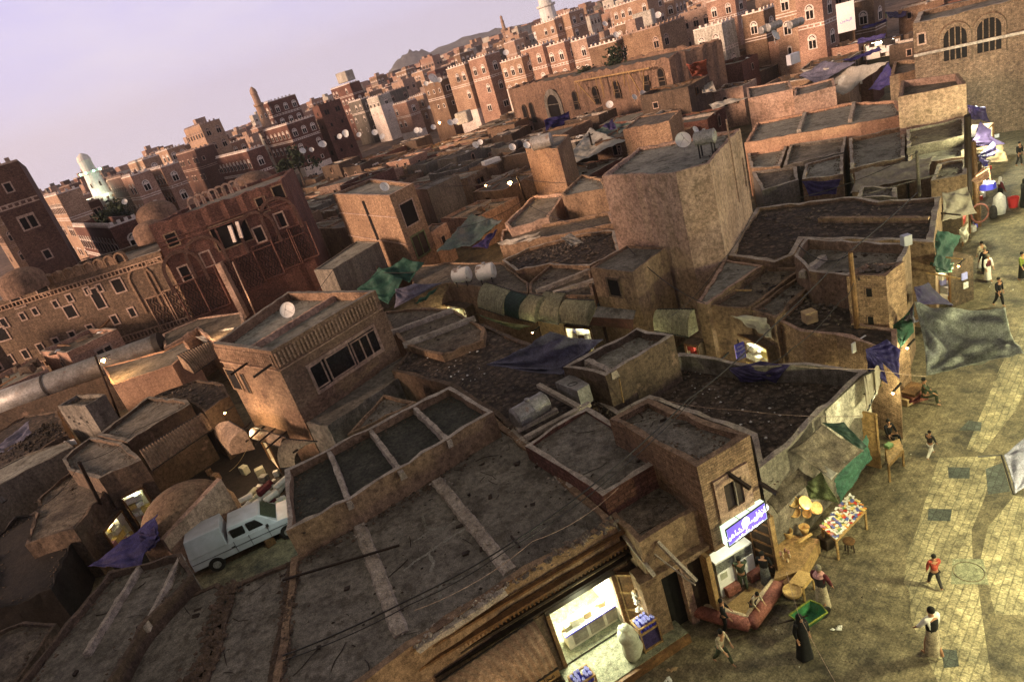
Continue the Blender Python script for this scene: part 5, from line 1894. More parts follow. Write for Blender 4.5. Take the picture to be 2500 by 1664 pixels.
door('open wooden shop door leaf hung with bags, right of the bright corner shop', W0(xr + .14, .05, 0), ds_ * .8 + ns_ * .75, .65, 2.15, 'wood', .3)
door('outer brown door leaf folded beside the hanging bags', W0(xr + .62, .52, 0), ds_ * 1 + ns_ * .12, .62, 2.2, 'wood', .3)
for k in range(7):
    c = W0(xr + .42, .5, 0) + V((R.uniform(-.06, .06), R.uniform(-.05, .05), 1.95 - k * .12))
    b = MB()
    for _ in range(5):
        b.blob(c + V((R.uniform(-.08, .08), R.uniform(-.08, .08), R.uniform(-.05, .05))), .07, .35)
    tag(b.build('hanging_bag', 'white_cloth' if k else 'card'), 'crumpled bag hanging on the open shop door' if k else 'orange bag hanging topmost on the open shop door', 'bag', 'bags hanging on the open shop door' if k else None)
# dark doorway between the shop and the brick house
pA = W0(xr + 2.6, 0, 0)
C3, D3, E3 = at(1701, 1138, 5.6), at(1833, 1062, 5.6), at(1485, 1020, 5.6)
for p_ in (C3, D3, E3):
    p_.z = 0
d3 = (D3 - C3).normalized()
n3 = V((d3.y, -d3.x, 0))
G = lambda x, y, z: C3 + d3 * x + n3 * y + V((0, 0, z))
t = thing('dark_gateway', 'dark stone doorway with a leaning door between the two lit shops', 'doorway', at(1640, 1400, 0))
g0_, g1_ = at(1560, 1322, 3.9), at(1705, 1242, 3.9)
g0_.z = g1_.z = 0
dg = (g1_ - g0_).normalized()
ng = V((dg.y, -dg.x, 0))
Q = lambda x, y, z: g0_ + dg * x + ng * y + V((0, 0, z))
Lg = (g1_ - g0_).length
for xa, xb, zb_, m in ((-.3, .35, 2.55, 'mud'), (.35, 1.0, 2.55, 'hole'), (1.0, 1.25, 2.55, 'mud_pale'), (1.25, Lg, 2.5, 'wood_dark')):
    o = MB()
    yy = 0 if m not in ('hole',) else -.25
    o.hexa([Q(xa, yy, -.1), Q(xb, yy, -.1), Q(xb, -.6, -.1), Q(xa, -.6, -.1), Q(xa, yy, zb_), Q(xb, yy, zb_), Q(xb, -.6, zb_), Q(xa, -.6, zb_)])
    o.build({'hole': 'opening', 'wood_dark': 'door'}.get(m, 'pier'), m, t)  # the opening is a solid near-black block standing in for shade
MB().bar(Q(-.4, .1, 2.62), Q(Lg, .1, 2.62), .25, .2).build('lintel', 'mud', t)
for l, a, b in (('thick weathered beam leaning off the lowest roof, left one', (1500, 1278, 3.75), (1598, 1405, 2.9)), ('thick weathered beam leaning off the lowest roof, right one', (1605, 1322, 3.6), (1700, 1418, 2.6)), ('thin pale stick leaning between the two thick beams', (1598, 1352, 3.2), (1698, 1428, 2.5)),
                ('dark roof timber jutting from the brick house above its window', (1743, 1132, 5.0), (1832, 1192, 4.6)), ('short dark timber jutting over the basket stall', (1855, 1178, 3.9), (1898, 1205, 3.8))):
    tag(MB().bar(at(*a), at(*b), .1 if 'thin' not in l else .04).build('beam', 'coping' if 'weathered' in l or 'pale' in l else 'wood_dark'), l, 'beam')
# brick corner house window
c = onwall(C3, D3, 1790, 1203)
w_ = win_at(BL['g3'][2], c, d3, .62, .9, 'wood_dark', 'mud_pale', 0, .06, .3)
MB().bar(c + d3 * .05 + n3 * .03 + V((0, 0, -.42)), c + d3 * .05 + n3 * .03 + V((0, 0, .42)), .18, .03).build('shutter', 'beige_tarp', w_)

# ---- lit blue sign
s1, s2 = at(1771, 1293, 3.4), at(1867, 1224, 3.4)
dS = V((s2.x - s1.x, s2.y - s1.y, 0))
LS = dS.length
dS.normalize()
nS = V((dS.y, -dS.x, 0))
t = thing('lit_shop_sign', 'glowing blue box sign with white Arabic lettering over the snack shop', 'sign', (s1 + s2) / 2)
Pg = lambda x, y, z: V((s1.x, s1.y, 3.4)) + dS * x + nS * y + V((0, 0, z))
hs = .62
MB().hexa([Pg(x, y, z) for z in (-hs, 0) for x, y in ((0, 0), (LS, 0), (LS, -.22), (0, -.22))]).build('light_box', 'sign_side', t)
MB().add([Pg(.03, .006, -hs + .03), Pg(LS - .03, .006, -hs + .03), Pg(LS - .03, .006, -.03), Pg(.03, .006, -.03)], [(0, 1, 2, 3)]).build('blue_face', 'sign_blue', t)
fr = MB()
for a, b in (((0, -hs), (LS, -hs)), ((0, 0), (LS, 0)), ((0, -hs), (0, 0)), ((LS, -hs), (LS, 0))):
    fr.bar(Pg(a[0], .005, a[1]), Pg(b[0], .005, b[1]), .03)
for x in (LS * .36, LS * .64):
    fr.bar(Pg(x, .0, .004), Pg(x, -.22, .004), .015)
fr.build('frame', 'metal_dark', t)
text('\ufede\ufed3\ufefc\ufed3', 'lettering', Pg(LS * .86, .012, -.24), dS, (0, 0, 1), .30, 'sign_white', t)
text('\ufe96\ufeb3\ufeee\ufe97\ufeed', 'lettering', Pg(LS * .665, .012, -.27), dS, (0, 0, 1), .24, 'sign_white', t)
text('(\ufe94\ufef4\ufeeb\ufe8e\ufeb8\ufedf\ufe8d)', 'lettering', Pg(LS * .2, .012, -.33), dS, (0, 0, 1), .26, 'sign_white', t)
text('\ufeb2\ufec4\ufe8e\ufec4\ufe92\ufedf\ufe8d / \ufeb6\ufe98\ufef3\ufeed\ufeaa\ufee8\ufeb3', 'lettering', Pg(LS * .52, .012, -.545), dS, (0, 0, 1), .13, 'sign_white', t)
e = MB()
e.add([Pg(LS * .475 + .15 * math.cos(a * math.pi / 10), .012, -.2 + .17 * math.sin(a * math.pi / 10)) for a in range(20)], [tuple(range(20))])
e.build('emblem', 'sign_white', t)
e = MB()
for k in range(4):
    e.bar(Pg(LS * .475 - .06 + k * .04, .016, -.2), Pg(LS * .475 - .05 + k * .04, .016, -.13), .02, .006)
e.build('emblem_mark', 'sign_pink', t)
lamp(Pg(LS * .5, .5, -.5), (.75, .7, 1.), 10, .3)
lamp(Pg(LS * .45, -.7, -.9), (1., 1., .72), 50, .15)
# ---- snack shop under the brick house
t = thing('snack_shop', 'open snack shop room beneath the lit blue sign', 'shop', G(.9, -1, 0))
xa, xb = -.25, 2.0
dp = 1.9
MB().add([G(xa, 0, .05), G(xb, 0, .05), G(xb, -dp, .05), G(xa, -dp, .05)], [(0, 1, 2, 3)]).build('floor', 'mud', t)
MB().add([G(xa, 0, .0), G(xb, 0, .0), G(xb, -dp, .0), G(xa, -dp, .0), G(xa, 0, 2.6), G(xb, 0, 2.6), G(xb, -dp, 2.6), G(xa, -dp, 2.6)], [(3, 2, 6, 7), (2, 1, 5, 6), (0, 3, 7, 4), (7, 6, 5, 4)]).build('inner_wall', 'wood', t)
for x in (xa - .12, xb):
    MB().hexa([G(x + a, y, z) for z in (0, 2.6) for a, y in ((0, .05), (.15, .05), (.15, -.3), (0, -.3))]).build('jamb', 'wood_pale', t)
cs0, cs1 = at(1745, 1376, 1.45), at(1833, 1322, 1.45)
dC = V((cs1.x - cs0.x, cs1.y - cs0.y, 0)).normalized()
nC = V((dC.y, -dC.x, 0))
LC = (cs1 - cs0).length
t = thing('food_counter', 'white glass-fronted food counter below the lit blue sign', 'counter', V((cs0.x, cs0.y, 0)))
Cc = lambda x, y, z: V((cs0.x, cs0.y, z)) + dC * x + nC * y
hx = lambda x0, x1, y0, y1, z0, z1: MB().hexa([Cc(x, y, z) for z in (z0, z1) for x, y in ((x0, y1), (x1, y1), (x1, y0), (x0, y0))])
hx(0, LC, -.5, 0, .05, 1.0).build('cabinet', 'board_white', t)
hx(0, LC, -.5, .02, 1.4, 1.46).build('top_board', 'board_white', t)
hx(.03, LC - .03, -.45, -.02, 1.0, 1.4).build('glass_case', 'shade_cloth', t)
for x in (0, LC / 2, LC - .03):
    hx(x, x + .03, -.03, .012, 1.0, 1.4).build('post', 'metal_grey', t)
hx(.1, .35, .0, .012, .72, .95).build('tray', 'sack', t)
# door leaves beside it
door('tall ladder-like wooden door leaf right of the lit blue sign', at(1905, 1415, .1), V((-.55, .85, 0)), .8, 2.5, 'wood_dark', .1, 6)
door('narrow wooden door leaf left of the white food counter', at(1750, 1470, .1), V((-.5, .8, 0)), .6, 2.4, 'wood_dark', .1, 6)


def sofa():
    a, b, c = at(1690, 1500, .1), at(1835, 1540, .1), at(1905, 1440, .1)
    t = thing('floor_cushion', 'long red cushion bench bent around the eating corner', 'bench', b)
    for p, q in ((a, b), (b, c)):
        d = (q - p).normalized()
        n_ = V((-d.y, d.x, 0))
        L = (q - p).length
        m = MB()
        m.tube([p + V((0, 0, .22)), p + d * .05 + V((0, 0, .24)), p.lerp(q, .5) + V((0, 0, .23)), q - d * .05 + V((0, 0, .24)), q + V((0, 0, .22))], [.1, .2, .21, .2, .1], 10)
        m.build('cushion', 'plush_red', t, smooth=True)
        m = MB()
        m.tube([p + n_ * .18 + V((0, 0, .32)), p.lerp(q, .5) + n_ * .18 + V((0, 0, .34)), q + n_ * .18 + V((0, 0, .32))], [.07, .1, .07], 10)
        m.build('top_cover', 'plush_cream', t, smooth=True)


sofa()
for k, (u, v) in enumerate(((1845, 1410), (1790, 1445), (1900, 1440))):
    boxthing('low_bench', ['small red bench in front of the food counter', 'small red bench left of the striped-shirt boy', 'red bench end by the round basket tray'][k], 'bench', at(u, v, .1), dC, .5, .22, .3, 'plush_red')
MB_ = MB()
mat_ = [at(u, v, .06) for u, v in ((1745, 1500), (1830, 1525), (1890, 1450), (1830, 1430))]
tag(MB_.add(mat_, [(0, 1, 2, 3)]).build('straw_mat', 'straw'), 'yellow straw mat on the floor of the eating corner', 'mat')
# stone bench with goods, wooden tables, stools, goods
pl = [at(1905, 1300, .55), at(2000, 1315, .55), at(1955, 1392, .55), at(1890, 1412, .55)]
t = MB()
t.hexa([V((p.x, p.y, -.05)) for p in pl[::-1]] + [p for p in pl[::-1]])
tag(t.build('stone_ledge', 'wood_pale'), 'raised brown ledge in front of the basket stall', 'ledge')


def table(label, px, z, m, leg=True, name='wooden_table'):
    P4 = [at(u, v, z) for u, v in px]
    c = sum(P4, V()) / 4
    t = thing(name, label, 'table', V((c.x, c.y, 0)))
    MB().hexa([p - V((0, 0, .05)) for p in P4] + P4).build('tabletop', m, t)
    for p in P4:
        q = p.lerp(c, .07)
        MB().bar(V((q.x, q.y, 0)), V((q.x, q.y, z - .05)), .06).build('leg', m, t)
    r = MB()
    for i in range(4):
        a, b = P4[i].lerp(c, .07), P4[(i + 1) % 4].lerp(c, .07)
        r.bar(V((a.x, a.y, z - .1)), V((b.x, b.y, z - .1)), .03, .1)
    r.build('apron', m, t)
    return t, P4


table('small pale wooden table by the man with the pink scarf', [(1926, 1420), (1950, 1390), (1986, 1400), (1960, 1432)], .6, 'straw')
tt, P4 = table('trestle table covered with small bright packets', [(2003, 1285), (2040, 1318), (2115, 1240), (2075, 1205)], .85, 'wood_pale')
k = 0
PKM = []
for i in range(8):
    m_ = MB()
    a, b, c_ = R.uniform(.03, .06), R.uniform(.02, .035), R.uniform(.012, .03)
    m_.box((-a, -b, 0), (a, b, c_))
    PKM.append(m_.me('packet', 'pack%d' % i))
for i in range(15):
    for j in range(9):
        p = P4[0].lerp(P4[3], (i + .5 + R.uniform(-.3, .3)) / 15).lerp(P4[1].lerp(P4[2], (i + .5) / 15), (j + .5 + R.uniform(-.3, .3)) / 9)
        o = bpy.data.objects.new('packet', R.choice([PKM[q] for q in (0, 0, 4, 4, 0, 1, 2, 3, 4, 5, 6, 7)]))
        COL.objects.link(o)
        o.location = p + V((0, 0, .004 + (R.random() < .3) * .03))
        o.rotation_euler = (0, 0, R.uniform(0, 3.1))
        o.scale = (1.3, 1.3, 1)
        tag(o, 'small bright packet lying among the rows on the trestle table', 'packet', 'packets laid out on the trestle table')


def ring(label, name, cat, c, r, th, m, ax=None, h=.1):
    t = MB().lathe([(r * .2, 0), (r, 0), (r, h), (r * .92, h), (r * .9, h * .4), (0, h * .4)], 20, c, ax)
    return tag(t.build(name, m, smooth=True), label, cat)


ring('round straw tray on a stand beside the pale wooden table', 'basket_tray', 'basket', at(1935, 1445, .5), .27, .1, 'straw')
tag(MB().lathe([(.2, 0), (.24, .5), (0, .5)], 12, at(1938, 1452, 0)).build('basket_stand', 'wood'), 'drum stand under the round straw tray', 'stand')
for k, (u, v, z, r) in enumerate(((1990, 1240, 1.2, .2), (1962, 1228, 1.5, .22), (1940, 1250, 1.2, .18), (1917, 1255, 1.0, .17), (1935, 1225, 1.6, .18), (1970, 1255, .9, .14), (1900, 1275, .8, .17))):
    Mx = Matrix.Rotation(R.uniform(.5, 1.1), 3, 'X') @ Matrix.Rotation(R.uniform(-.4, .4), 3, 'Y')
    o = ring(['wide pale straw hat-shaped basket hanging rightmost', 'straw basket glowing beside the bulb', 'straw basket low on the stall front', 'straw basket on the left of the stall', 'topmost straw basket under the awning', 'smallest straw basket of the stall', 'straw basket on the ground left of the ledge'][k], 'straw_basket', 'basket', at(u, v, z), r, .1, 'straw', Mx, .1)
for k, (u, v) in enumerate(((1925, 1310), (1965, 1300))):
    t = MB()
    c = at(u, v, .55)
    t.lathe([(.1, 0), (.17, .25), (.16, .27), (.1, .05), (0, .05)], 14, c)
    tag(t.build('wicker_basket', 'straw', smooth=True), ['tall wicker basket on the ledge, nearer the lit sign', 'tall wicker basket on the ledge, nearer the packets'][k], 'basket')
for k in range(6):
    a = at(1945, 1320, .6 + k * .03)
    tag(MB().tube([a + V((R.uniform(-.05, .05), -.02 * k, 0)), a + V((.55, .1 + R.uniform(-.03, .03), 0))], .03, 6).build('straw_bundle', 'straw'), 'bundle of straw sticks lying on the ledge', 'bundle', 'straw sticks on the ledge')
for k in range(8):
    c = at(R.uniform(1905, 1935), R.uniform(1345, 1375), .56)
    tag(MB().lathe([(.0, 0), (.03, 0), (.04, .06), (.02, .1), (.025, .13), (0, .13)], 8, c).build('clay_pot', R.choice(['pink_cloth', 'plush_cream'])), 'little pale pot standing on the ledge', 'pot', 'little pots on the ledge')
for k, (u, v) in enumerate(((2020, 1330), (2075, 1345))):
    if k == 0:
        boxthing('wooden_crate', 'dark crate under the left end of the trestle table', 'crate', at(u, v, 0), ds_, .45, .4, .4, 'wood_dark')
    else:
        t = thing('stool', 'round wooden stool in front of the trestle table', 'stool', at(u, v, 0))
        c = at(u, v, 0)
        MB().lathe([(0, .4), (.18, .4), (.18, .45), (0, .45)], 14, c).build('seat', 'wood', t)
        for a in range(4):
            an = a * 1.57 + .7
            MB().bar(c + V((.14 * math.cos(an), .14 * math.sin(an), 0)), c + V((.1 * math.cos(an), .1 * math.sin(an), .4)), .035).build('leg', 'wood_dark', t)
b = at(1955, 1238, 1.35)
t = thing('hanging_bulb', 'bare glowing bulb among the straw baskets', 'lamp', b)
MB().lathe([(0, -.04), (.04, 0), (.02, .05), (0, .06)], 10, b).build('bulb', 'bulb_warm', t)
lamp(b + V((0.1, -.25, .1)), (1., .62, .32), 17, .06)
lamp(at(1985, 1210, 1.9) + V((.1, -.1, 0)), (1., .9, .55), 30, .15)
# sheet roofs over the basket stall
cloth('tarpaulin', 'flat brown plank-like sheet over the basket stall', [(1854, 1212, 2.5), (1950, 1142, 2.9), (1990, 1168, 2.5), (1898, 1254, 2.2)], 'roof_brown', sag=.02, wr=.005)
cloth('tarpaulin', 'big brown sheet with torn corners over the corner stall', [(1926, 1100, 3.6), (2006, 1035, 3.7), (2108, 1100, 2.9), (2035, 1170, 2.8)], 'roof_brown', sag=.15, wr=.02)
cloth('tarpaulin', 'green cloth skirt hanging around the corner stall', [(2035, 1172, 2.8), (2116, 1060, 2.9), (2126, 1120, 2.1), (2050, 1228, 1.9)], 'green_tarp', sag=.05, wr=.03)
cloth('tarpaulin', 'olive cloth bundle between the baskets and the green skirt', [(1962, 1180, 2.5), (2005, 1150, 2.9), (2050, 1228, 2.1), (1975, 1215, 2.1)], 'olive_tarp', sag=.1, wr=.03)
cloth('tarpaulin', 'grey-white torn scrap lying on the big brown sheet', [(1985, 1136, 3.0), (2015, 1137, 3.0), (2045, 1155, 2.9), (2030, 1172, 2.9)], 'white_tarp', sag=.02, wr=.01, n=8)
cloth('tarpaulin', 'dark green sheet behind the big brown sheet', [(2006, 1030, 3.7), (2060, 1030, 3.6), (2118, 1090, 2.95), (2108, 1105, 2.85)], 'tin_green', sag=.05, wr=.02)
# pale wall and striped awning at the street corner
w0, w1 = at(2116, 906, 3.66), at(2012, 1002, 3.66)
mb = MB()
dq = (w1 - w0).normalized()
nq = V((dq.y, -dq.x, 0))
if nq.x < 0:
    nq = -nq
pp = [w0 + nq * .04, w1 + nq * .04]
tag(MB().add([pp[0], pp[1], pp[1] - V((0, 0, 1.35)), pp[1].lerp(pp[0], .3) - V((0, 0, 1.6)), pp[0].lerp(pp[1], .4) - V((0, 0, 1.25)), pp[0] - V((0, 0, 1.9))], [(0, 1, 2, 3, 4, 5)]).build('plaster_patch', 'plaster_white'), 'pale peeling plaster patch on the street-corner wall', 'plaster')
curved('curved_awning', 'yellow and grey striped awning at the street corner', (2108, 918), (2135, 905), 3.9, (2118, 1000), (2152, 925), 2.9, 'beige_tarp', 6, .05, ends=True)
door('tall orange-brown wooden cupboard door standing in the street', at(2152, 1145, 0), V((-.6, .8, 0)), .9, 2.3, 'wood_pale', .05, 3)
t, _ = table('slanted market tray with green goods beside the tall cupboard', [(2168, 1135), (2205, 1095), (2196, 1070), (2160, 1082)], .75, 'wood_pale')
boxthing('green_pack', 'bright green pack in the slanted market tray', 'packet', at(2170, 1090, .75), ds_, .25, .2, .12, 'pack6')
# purple hanging cloth, big shade cloth, green bundle
cloth('hanging_cloth', 'violet cloth hanging beside the street passage', [(2112, 852, 4.1), (2165, 828, 4.3), (2198, 852, 4.1), (2196, 925, 3.0)], 'blue_tarp', sag=.0, wr=.05, fold=9)
cloth('hanging_cloth', 'lower half of the violet cloth folded under itself', [(2112, 852, 4.1), (2150, 850, 4.0), (2168, 938, 2.9), (2118, 905, 3.2)], 'blue_tarp', sag=.0, wr=.04, fold=9)
cloth('tarpaulin', 'olive sheet slanting down to the paving at the street corner', [(2150, 940, 2.1), (2192, 925, 2.1), (2192, 968, .4), (2145, 990, .5)], 'olive_tarp', sag=.05, wr=.03)
cloth('shade_cloth', 'big translucent grey shade cloth slung across the street', [(2232, 738, 4.6), (2455, 752, 4.4), (2500, 862, 3.7), (2262, 918, 3.2)], 'shade_cloth', sag=.55, wr=.10, n=40, fold=7, cat='tarpaulin')
cloth('tarpaulin', 'grey cloth drawn up to the knot beside the big shade cloth', [(2232, 738, 4.6), (2228, 790, 3.6), (2258, 775, 3.7), (2190, 795, 3.4)], 'grey_tarp', sag=.1, wr=.04)
cloth('tarpaulin', 'dark green cloth bag hanging left of the big shade cloth', [(2178, 795, 3.5), (2232, 745, 4.4), (2230, 810, 3.0), (2198, 850, 2.6)], 'green_tarp', sag=.15, wr=.05)
cloth('tarpaulin', 'dark green sheet along the street wall above the lit garment stall', [(2290, 560, 4.1), (2345, 575, 3.3), (2312, 670, 3.1), (2275, 650, 3.6)], 'green_tarp', sag=.05, wr=.04)
cloth('tarpaulin', 'dark blue-grey sheet hanging below the lit garment stall', [(2232, 700, 3.8), (2262, 690, 3.2), (2330, 745, 2.6), (2236, 742, 3.4)], 'purple_tarp', sag=.1, wr=.04)
cloth('tarpaulin', 'teal sheet behind the lit garment stall', [(2270, 640, 3.4), (2330, 640, 2.9), (2325, 665, 2.3), (2268, 665, 2.7)], 'green_tarp', sag=.1, wr=.04)
cloth('tarpaulin', 'grey-violet sheet corner entering at the right edge', [(2450, 1110, 3.2), (2520, 1045, 3.4), (2600, 1120, 3.2), (2478, 1205, 2.9)], 'grey_tarp', sag=.1, wr=.03)
tag(MB().tube([at(2388, 1114, 3.3), at(2445, 1110, 3.3), at(2475, 1205, 2.95)], .03, 6).build('rail', 'metal_dark'), 'dark bent rail holding the grey-violet sheet at the right edge', 'rail')
# ------------------------------------------------ more sheets over the market
for l, p, m, sg in (
    ('blue-grey tarpaulin tented over the roofs at centre', [(1186, 890, 4.5), (1343, 808, 6.2), (1475, 828, 5.3), (1372, 915, 4.6)], 'grey_tarp', .6),
    ('dark purple cloth draped over the parapet of the street-corner roof', [(1778, 898, 3.75), (1856, 880, 3.85), (1930, 890, 3.78), (1895, 935, 3.1)], 'purple_tarp', .1),
    ('flap of purple cloth trailing on the street-corner roof', [(1778, 900, 3.7), (1850, 905, 3.5), (1870, 930, 3.2), (1808, 932, 3.2)], 'purple_tarp', .15),
    ('blue cloth stretched between posts below the square roof', [(1958, 443, 3.7), (2054, 438, 3.7), (2042, 474, 2.9), (1975, 480, 2.9)], 'purple_tarp', .15),
    ('large beige sheet sloping over stalls beside two dark posts', [(2085, 420, 3.9), (2284, 378, 4.3), (2270, 430, 3.7), (2076, 472, 3.3)], 'beige_tarp', .1),
    ('pink-white tent glowing above the lit market stalls', [(1955, 170, 5.2), (2172, 150, 6.0), (2060, 234, 3.2), (1990, 205, 4.2)], 'white_tarp', .6),
    ('grey tent half joined to the glowing tent', [(1950, 185, 4.8), (2010, 148, 6.0), (2090, 152, 6.0), (1996, 206, 4.4)], 'grey_tarp', .3),
    ('blue sheet folded against the glowing tent', [(2120, 220, 4.), (2168, 150, 6.0), (2192, 195, 4.8), (2150, 220, 4.)], 'blue_tarp', .2),
    ('violet-blue tarpaulin hung before the arched gateway of the ruined facade', [(1327, 293, 6.2), (1390, 272, 6.2), (1396, 300, 4.4), (1332, 322, 4.4)], 'blue_tarp', .1),
    ('grey-teal sheet over the lane right of the ochre tower', [(1065, 612, 4.4), (1150, 520, 4.6), (1230, 535, 4.2), (1150, 600, 3.8)], 'teal_tarp', .5),
    ('purple sheet beside the grey-teal sheet', [(1152, 603, 3.9), (1195, 570, 4.3), (1215, 560, 4.3), (1190, 606, 3.7)], 'purple_tarp', .1),
    ('cream canvas draped over a stall left of the corrugated scrap', [(1212, 592, 4.3), (1320, 566, 4.6), (1325, 580, 3.9), (1222, 608, 3.6)], 'white_tarp', .15),
    ('corrugated grey scrap sheet on the collapsed roof', [(1368, 580, 4.6), (1395, 570, 4.8), (1425, 592, 4.5), (1395, 602, 4.3)], 'tin_grey', .0),
    ('bright green net tented beside the leaning post', [(870, 706, 4.6), (925, 650, 5.6), (985, 680, 4.4), (948, 742, 3.4)], 'green_tarp', .5),
    ('dark green net hanging in folds right of the leaning post', [(925, 660, 5.2), (985, 628, 5.6), (1036, 640, 4.8), (1000, 690, 4.0)], 'green_tarp', .4),
    ('grey cloth strung between roofs above the lit stall', [(965, 705, 4.6), (1010, 692, 4.6), (1080, 690, 4.4), (962, 752, 3.4)], 'grey_tarp', .25),
    ('strip of green cloth under the grey strung cloth', [(1010, 740, 3.7), (1045, 720, 3.9), (1078, 692, 4.3), (1030, 735, 3.5)], 'green_tarp', .05),
    ('torn dark canvas ribbon hanging along the awning lane', [(1160, 765, 4.0), (1230, 785, 3.8), (1300, 795, 3.8), (1265, 806, 3.5)], 'olive_tarp', .2),
    ('grey-white cloth hanging off the roof above the lit cloth shop', [(1785, 768, 4.1), (1872, 775, 4.1), (1890, 830, 2.9), (1862, 812, 3.0)], 'white_tarp', .05),
    ('big violet-blue sheet in the dark yard at lower left', [(213, 1382, 2.0), (382, 1252, 3.0), (390, 1300, 2.8), (335, 1390, 2.0)], 'blue_tarp', .15),
    ('upper corner of the violet-blue sheet below the dome', [(330, 1300, 2.4), (378, 1285, 2.9), (392, 1320, 2.7), (360, 1345, 2.4)], 'purple_tarp', .1),
    ('pinkish lamplit cloth awning between palace and windowed house', [(478, 822, 3.6), (575, 797, 3.9), (545, 835, 3.4), (515, 850, 3.0)], 'white_tarp', .2),
    ('pale grey cloth heap at the left edge', [(-20, 1095, 3.3), (70, 1025, 3.8), (78, 1055, 3.3), (0, 1125, 2.9)], 'grey_tarp', .2),
    ('blue tarpaulin, nearest of four over the bright market street', [(2056, 148, 5.0), (2150, 112, 5.2), (2153, 122, 4.8), (2075, 150, 4.6)], 'blue_tarp', .1),
    ('blue tarpaulin, second nearest of four over the bright market street', [(2092, 96, 5.0), (2165, 80, 5.2), (2160, 92, 4.6), (2092, 108, 4.6)], 'blue_tarp', .1),
    ('blue tarpaulin, third nearest of four over the bright market street', [(2100, 68, 5.0), (2165, 45, 5.2), (2168, 52, 4.6), (2105, 72, 4.8)], 'blue_tarp', .1),
    ('blue tarpaulin, farthest of four over the bright market street', [(2160, 30, 5.0), (2215, 25, 5.0), (2212, 40, 4.6), (2170, 45, 4.6)], 'purple_tarp', .1),
    ('grey-white sheeting over the covered market behind the plastered block', [(1392, 372, 4.6), (1440, 312, 5.4), (1530, 342, 4.6), (1405, 398, 3.8)], 'white_tarp', .4),
    ('pale blue sheeting over the covered market, upper piece', [(1450, 318, 5.0), (1500, 300, 5.2), (1545, 300, 5.0), (1500, 340, 4.5)], 'teal_tarp', .3),
    ('violet cloth hanging on the covered market', [(1470, 308, 5.6), (1495, 292, 5.8), (1508, 315, 5.0), (1490, 318, 5.0)], 'purple_tarp', .1),
    ('crumpled white tarpaulin on a roof left of the pink boxes', [(1730, 255, 4.9), (1770, 242, 5.0), (1828, 238, 5.0), (1740, 268, 4.6)], 'white_tarp', .1),
    ('white sheet lying over sacks beside the blue bundle', [(1708, 205, 6.2), (1740, 198, 6.2), (1750, 222, 5.6), (1715, 228, 5.6)], 'white_tarp', .2),
    ('blue bundle of cloth among sacks', [(1655, 222, 6.0), (1682, 215, 6.0), (1685, 230, 5.6), (1660, 238, 5.6)], 'blue_tarp', .1),
    ('orange-red cloth screen beside the ruined facade', [(1675, 158, 9.5), (1725, 145, 9.5), (1728, 180, 7.), (1690, 188, 7.)], 'red_dome', .1),
    ('dark blue awning at the head of the right street', [(2362, 255, 4.4), (2405, 262, 4.0), (2418, 300, 3.2), (2366, 290, 3.6)], 'purple_tarp', .1),
    ('grey-violet awning peak over the right street stalls', [(2372, 350, 4.2), (2392, 296, 4.6), (2450, 352, 3.2), (2388, 362, 3.2)], 'purple_tarp', .1),
    ('dark ragged awning below the grey-violet peak', [(2368, 362, 3.9), (2450, 352, 3.3), (2462, 395, 2.8), (2372, 405, 3.2)], 'mud_dark', .05),
):
    cloth('tarpaulin', l, p, m, sag=sg, wr=.16 if 'centre' in l else .07, n=44 if 'centre' in l else 26)

# ------------------------------------------------ satellite dishes
def dish_proto():
    t = thing('satellite_dish', 'white satellite dish', 'satellite dish')
    a = Matrix.Rotation(rad(62), 3, 'X')
    pr = [(k / 8, (k / 8) ** 2 * .26) for k in range(9)]
    MB().lathe(pr + [(1.0, .29), (.5, .10), (0, .03)][:1], 20, (0, 0, 1.3), a).build('bowl', 'dish_white', t, world=False, smooth=True)
    MB().bar((0, .02, 0), (0, .1, 1.25), .09).build('mast', 'metal_grey', t, world=False)
    m = MB()
    e = a @ V((0, 0, .85)) + V((0, 0, 1.3))
    for q in ((-.6, -.6, .2), (.6, -.6, .2), (0, .85, .2)):
        m.bar(a @ V(q) + V((0, 0, 1.3)), e, .035)
    m.build('feed_arm', 'metal_grey', t, world=False)
    m = MB()
    m.bar(e, e + (a @ V((0, 0, -.15))), .12)
    m.build('receiver', 'metal_grey', t, world=False)
    return t


dp_ = dish_proto()
DL = [(704, 757, 36, .42, 'large white dish on the roof of the windowed brick house'), (938, 457, 60, .42, 'white dish standing on the ochre tower'), (1667, 343, 37.5, .42, 'big pale dish beside the tank on the tall plastered block'),
      (1697, 318, 41, .22, 'small round dish just above the big pale dish'), (1056, 193, 160, 1.15, 'very large white dish on a brown house roof'), (1073, 196, 160, .6, 'dish close beside the very large white dish'), (1040, 205, 160, .55, 'smallest dish left of the very large white dish'),
      (1606, 38, 170, .75, 'dish at the top of the view above the whitewashed box'), (1504, 86, 130, .55, 'lone dish on a blank brown house'), (1570, 232, 95, .6, 'round white dish in front of the ruined facade'), (1548, 238, 93, .4, 'dish half hidden left of the round white dish'),
      (1891, 88, 84, .62, 'round dish on the rough brown block, upper right'), (1488, 36 + 220, 96, .5, 'bent cream dish on the market roofs'), (1160, 355, 70, .35, 'dish on the low roofs left of the brick tower'), (1250, 360, 60, .32, 'dish beside the dark drum left of the brick tower'), (1285, 355, 58, .3, 'dish nearest the long horizontal cylinder'),
      (305, 493, 120, .45, 'tiny dish right of the minaret'), (1172, 348, 72, .3, 'grey dish in the middle of the low roofs')]
GR = 'small white dishes scattered over the far rooftops'
